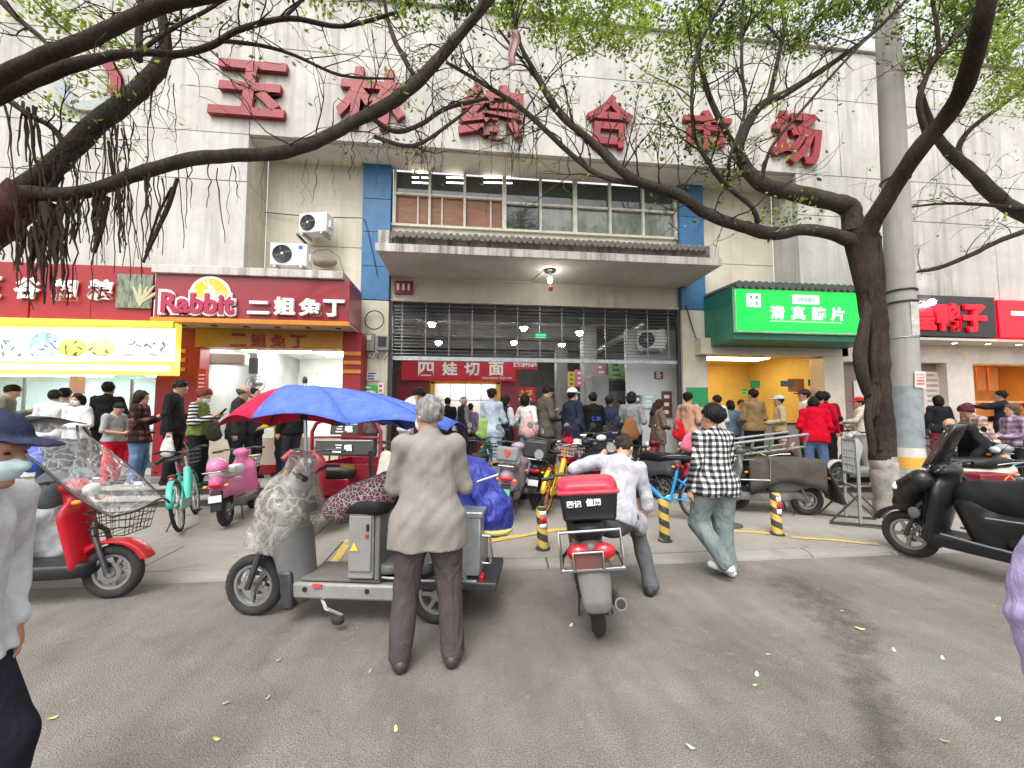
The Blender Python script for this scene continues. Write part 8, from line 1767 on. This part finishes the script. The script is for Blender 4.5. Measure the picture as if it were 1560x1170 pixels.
F = Field((-.27, -.25, .1), (.27, .25, .45), .012); F.cone((-.125, 0, .215), (.125, 0, .215), .095, .095, .05, sy=2.0).cone((-.06, .0, .25), (.06, 0, .25), .05, .05, .06, sy=1.8).half((0, 0, -1), -.205).half((0, 0, 1), .285); F.build('lid', mat('faded_red_lid', (0.50, 0.03, 0.06), rough=.4, var=.2, scale=5, dirt=.3, dirtcol=(.45, .22, .22)), DB)
MB().box((0, 0, .205), (.425, .40, .025)).build('lid_rim', mat('faded_red_lid', (0.5, 0.03, 0.06)), DB, bevel=.008)
fit_letters('四记', .10, .05, .006, WLET, DB, (-.10, -.194, .13), 'box_lettering', offset=.03); fit_letters('值网', .10, .05, .006, WLET, DB, (.03, -.194, .14), 'box_lettering', offset=.03)
# rider pulling at his collar, one foot on the ground
sb = DS.matrix_basis @ Vector((.14, -.04, .0))
RD, upf, *_ = person('delivery rider in a pale lilac shirt twisting on his scooter, hand raised', sb.x+.03, sb.y, H=1.70, z=0.0, face=-16, drop=.22, roll=12, lean=24, twist=-6, head=(18, -22), top=C((0.40, 0.39, 0.43), 'lilac_white_shirt', fold=.5), bottom=C((0.10, 0.10, 0.105)), shoe=mat('black_trainer', (0.02, 0.02, 0.022), rough=.6), hair='short', hc=(0.035, 0.026, 0.022), mask='w', sleeve=.35, hem=.86, fat=1.14, h=.010, amp=.009,
     armxyz=[((.40, .05, 1.26), (.20, .22, 1.48), (-.4, .3, .9)), ((.30, .10, 1.10), (.27, .28, .96), (0, .8, -.5))],
     legxyz=[((.10, .0, .90), (.20, .36, .62), (.22, .28, .36), (.1, 1)), ((.12, .0, .90), (.26, .28, .52), (.34, .10, .085), (.35, 1))], group='people in the road')
F = Field((-.3, .0, .5), (.4, .6, 1.2), .014); F.cone((.02, .30, .78), (.05, .34, 1.00), .16, .15, .05, sy=.6).folds(.008, 3); bg2 = F.build('backpack', cloth((0.03, 0.03, 0.034))); bg2.matrix_world = RD.matrix_basis @ Matrix.Translation((.12, .02, -.06)); tag(bg2, 'black backpack worn on the front of the delivery rider', 'backpack')
MB().box((.14, .22, .80), (.10, .02, .13), rot=(0, .3, .4)).build('pink_card', mat('pink_card', (0.65, 0.35, 0.30)), bg2)
kn = MB().sheet(lambda u, v: (.20+.16*u, .62+.02*math.sin(3*u), .46+.30*v), 4, 6).build('knee_guard', BPLAST, DS, solid=.02); kn.location = (-.02, -.02, 0)
# --- black maxi scooter at the right
pf = at(1388, 845, Z=.03)
mrot = R(13)
MS = scooter('big black maxi scooter with a smoked windscreen at the kerb', (pf.x+math.sin(mrot)*.66, pf.y-math.cos(mrot)*.66, 0.0), mrot, paint((0.018, 0.018, 0.019), 'black_gloss', rough=.28), lean=-5, wb=.62, r=.235, fat=1.2, nose=1.35, scale=1.0, mirrors=False, group='scooters and mopeds in the road', low=BPLAST, retro=True)
MS.scale = (1.06,)*3; Fb = Field((-.3, -.6, .2), (.3, .25, .8), .016); Fb.cone((0, .08, .64), (0, .0, .36), .17, .15, .05).cone((0, -.3, .55), (0, .0, .5), .18, .17, .05); Fb.build('under_seat_body', paint((0.018, 0.018, 0.019), 'black_gloss'), MS); MS.rotation_euler.x = R(1.5)
MB().sheet(lambda u, v: ((u-.5)*(.36-.16*v), .46-.20*v-.10*abs(u-.5)*2*abs(u-.5)*2, .98+.42*v), 8, 6).build('windscreen', mat('smoked_screen', (0.03, 0.03, 0.03), rough=.08, alpha=.82, spec=.9), MS, solid=.006)
F = Field((-.4, .2, .5), (.4, .8, 1.1), .014); F.cone((-.16, .42, .86), (-.05, .60, .72), .10, .10, .05).cone((.16, .42, .86), (.05, .60, .72), .10, .10, .05).cone((0, .58, .70), (0, .64, .56), .12, .10, .05); F.build('front_fairing', paint((0.018, 0.018, 0.019), 'black_gloss'), MS)
for s in (-1, 1): MB().ell((s*.10, .64, .76), (.075, .04, .035), rot=(0, s*.4, 0)).build('headlamp', LENS, MS)
F = Field((-.3, -1.1, .5), (.3, .2, 1.1), .015); F.cone((0, .10, .74), (0, -.30, .76), .15, .19, .06).cone((0, -.38, .83), (0, -.85, .86), .18, .13, .06).half((0, 0, -1), -.62).folds(.003, 4); F.build('double_seat', SEATM, MS)
for s_ in (-1, 1):
    MB().tube([(s_*.20, -.02, .60), (s_*.215, -.35, .62), (s_*.15, -.78, .66)], .008, 6).build('chrome_strip', CHROME, MS); MB().tube([(s_*.17, .30, .36), (s_*.18, .0, .34), (s_*.17, -.2, .33)], .010, 6).build('edge_trim', MGREY, MS)
    MB().ell((s_*.105, .52, .50), (.025, .05, .06)).build('vent', MGREY, MS)
MB().tube([(-.10, -.60, .80), (-.12, -.92, .84), (.12, -.92, .84), (.10, -.60, .80)], .014, 8).build('pillion_rail', MGREY, MS)
MB().tube([(.24, .30, .98), (.36, .36, .88), (.40, .28, .72), (.30, .20, .70)], .02, 8).build('hand_guard', BPLAST, MS)
# --- red scooter with clear rain screen at the left
pf = at(158, 917, Z=0); RZ = R(-86)
RS = scooter('red scooter with a front basket parked at the kerb', (pf.x-.62, pf.y+.04, 0), RZ, paint((0.45, 0.006, 0.016), 'glossy_red'), lean=0, wb=.62, r=.225, mirrors=False, group='scooters and mopeds in the road', low=BPLAST)
wire_basket(RS, (0, .66, .66), .36, .30, .20, BPLAST, n=7); MB().tube([(0, .5, .72), (0, .42, .80)], .015, 6).build('basket_bracket', BPLAST, RS)
CLR = film('clear_vinyl', (0.80, 0.81, 0.80), .15, .05)
RC = thing('rain_screen', 'clear vinyl rain screen with a black visor over the red scooter', 'rain screen', (0, 0, 0)); RC.matrix_world = RS.matrix_basis
def scr(u, v):
    a = (u-.5)*2; y = .02+.80*v**1.3; z = 1.50-.70*v**1.25
    w = .40-.06*v; return Vector((a*w, y+.16*(1-a*a)*(1-.5*v), z+.02*math.sin(9*v+4*a)-.05*a*a))
MB().sheet(scr, 16, 18).build('vinyl', CLR, RC)
for e in (0, 1): MB().tube([scr(e, i/14) for i in range(15)], .010, 6).build('edge_frame', BPLAST, RC)
MB().tube([scr(i/14, 1) for i in range(15)], .009, 6).build('lower_edge', BPLAST, RC)
MB().sheet(lambda u, v: (lambda q: Vector((q.x*1.02, q.y-.30*v+.02, q.z+.03+.05*math.sin(math.pi*v)-.08*v)))(scr(u, 0)), 10, 6).build('visor', BPLAST, RC, solid=.01)
for s in (-1, 1): MB().tube([(s*.36, .0, 1.48), (s*.30, .10, 1.1), (s*.20, .18, .98)], .010, 6).build('stay', BPLAST, RC)
F = Field((-.4, -.3, .5), (.4, .5, 1.2), .014); F.cone((.0, .14, .98), (.0, .10, .90), .12, .12, .05, sy=1).cone((-.28, .12, .99), (-.26, .02, .86), .10, .12, .05).folds(.01, 6); gm_ = F.build('handlebar_muff', mat('teal_muff', (0.10, 0.14, 0.15), rough=.7, var=.3)); gm_.matrix_world = RS.matrix_basis; tag(gm_, 'grey teal padded muff over the red scooter handlebar', 'handlebar muff')
F = Field((-.6, -.5, .0), (.0, .5, 1), .014); F.cone((-.30, .05, .72), (-.32, .02, .36), .12, .17, .06, sy=1.5).folds(.014, 12, 9).half((0, 0, -1), -.17).half((-1, 0, 0), .44); tb = F.build('tote_bag', cloth((0.52, 0.56, 0.58))); tb.matrix_world = RS.matrix_basis @ Matrix.Translation((0, -.12, .03)); tag(tb, 'white and teal tote bag with printed letters hanging on the red scooter', 'bag')
for k, w_ in enumerate(('JUTE', 'ATDI')):
    o = fit_letters(w_, .16, .055, .004, mat('dark_print', (0.05, 0.06, 0.12)), tb, (-.445, .06, .42+.10*k), 'print', offset=.0); o.rotation_euler = (R(90), R(172), R(90)); o.rotation_euler = (R(90), R(170), R(-90))
F = Field((-.6, -.5, .5), (.0, .5, 1), .016); F.cone((-.31, -.06, .66), (-.31, .12, .70), .10, .08, .05, sy=1.3).folds(.01, 5); F.build('teal_flap', cloth((0.22, 0.42, 0.42)), tb)
print('objects', len(bpy.data.objects))
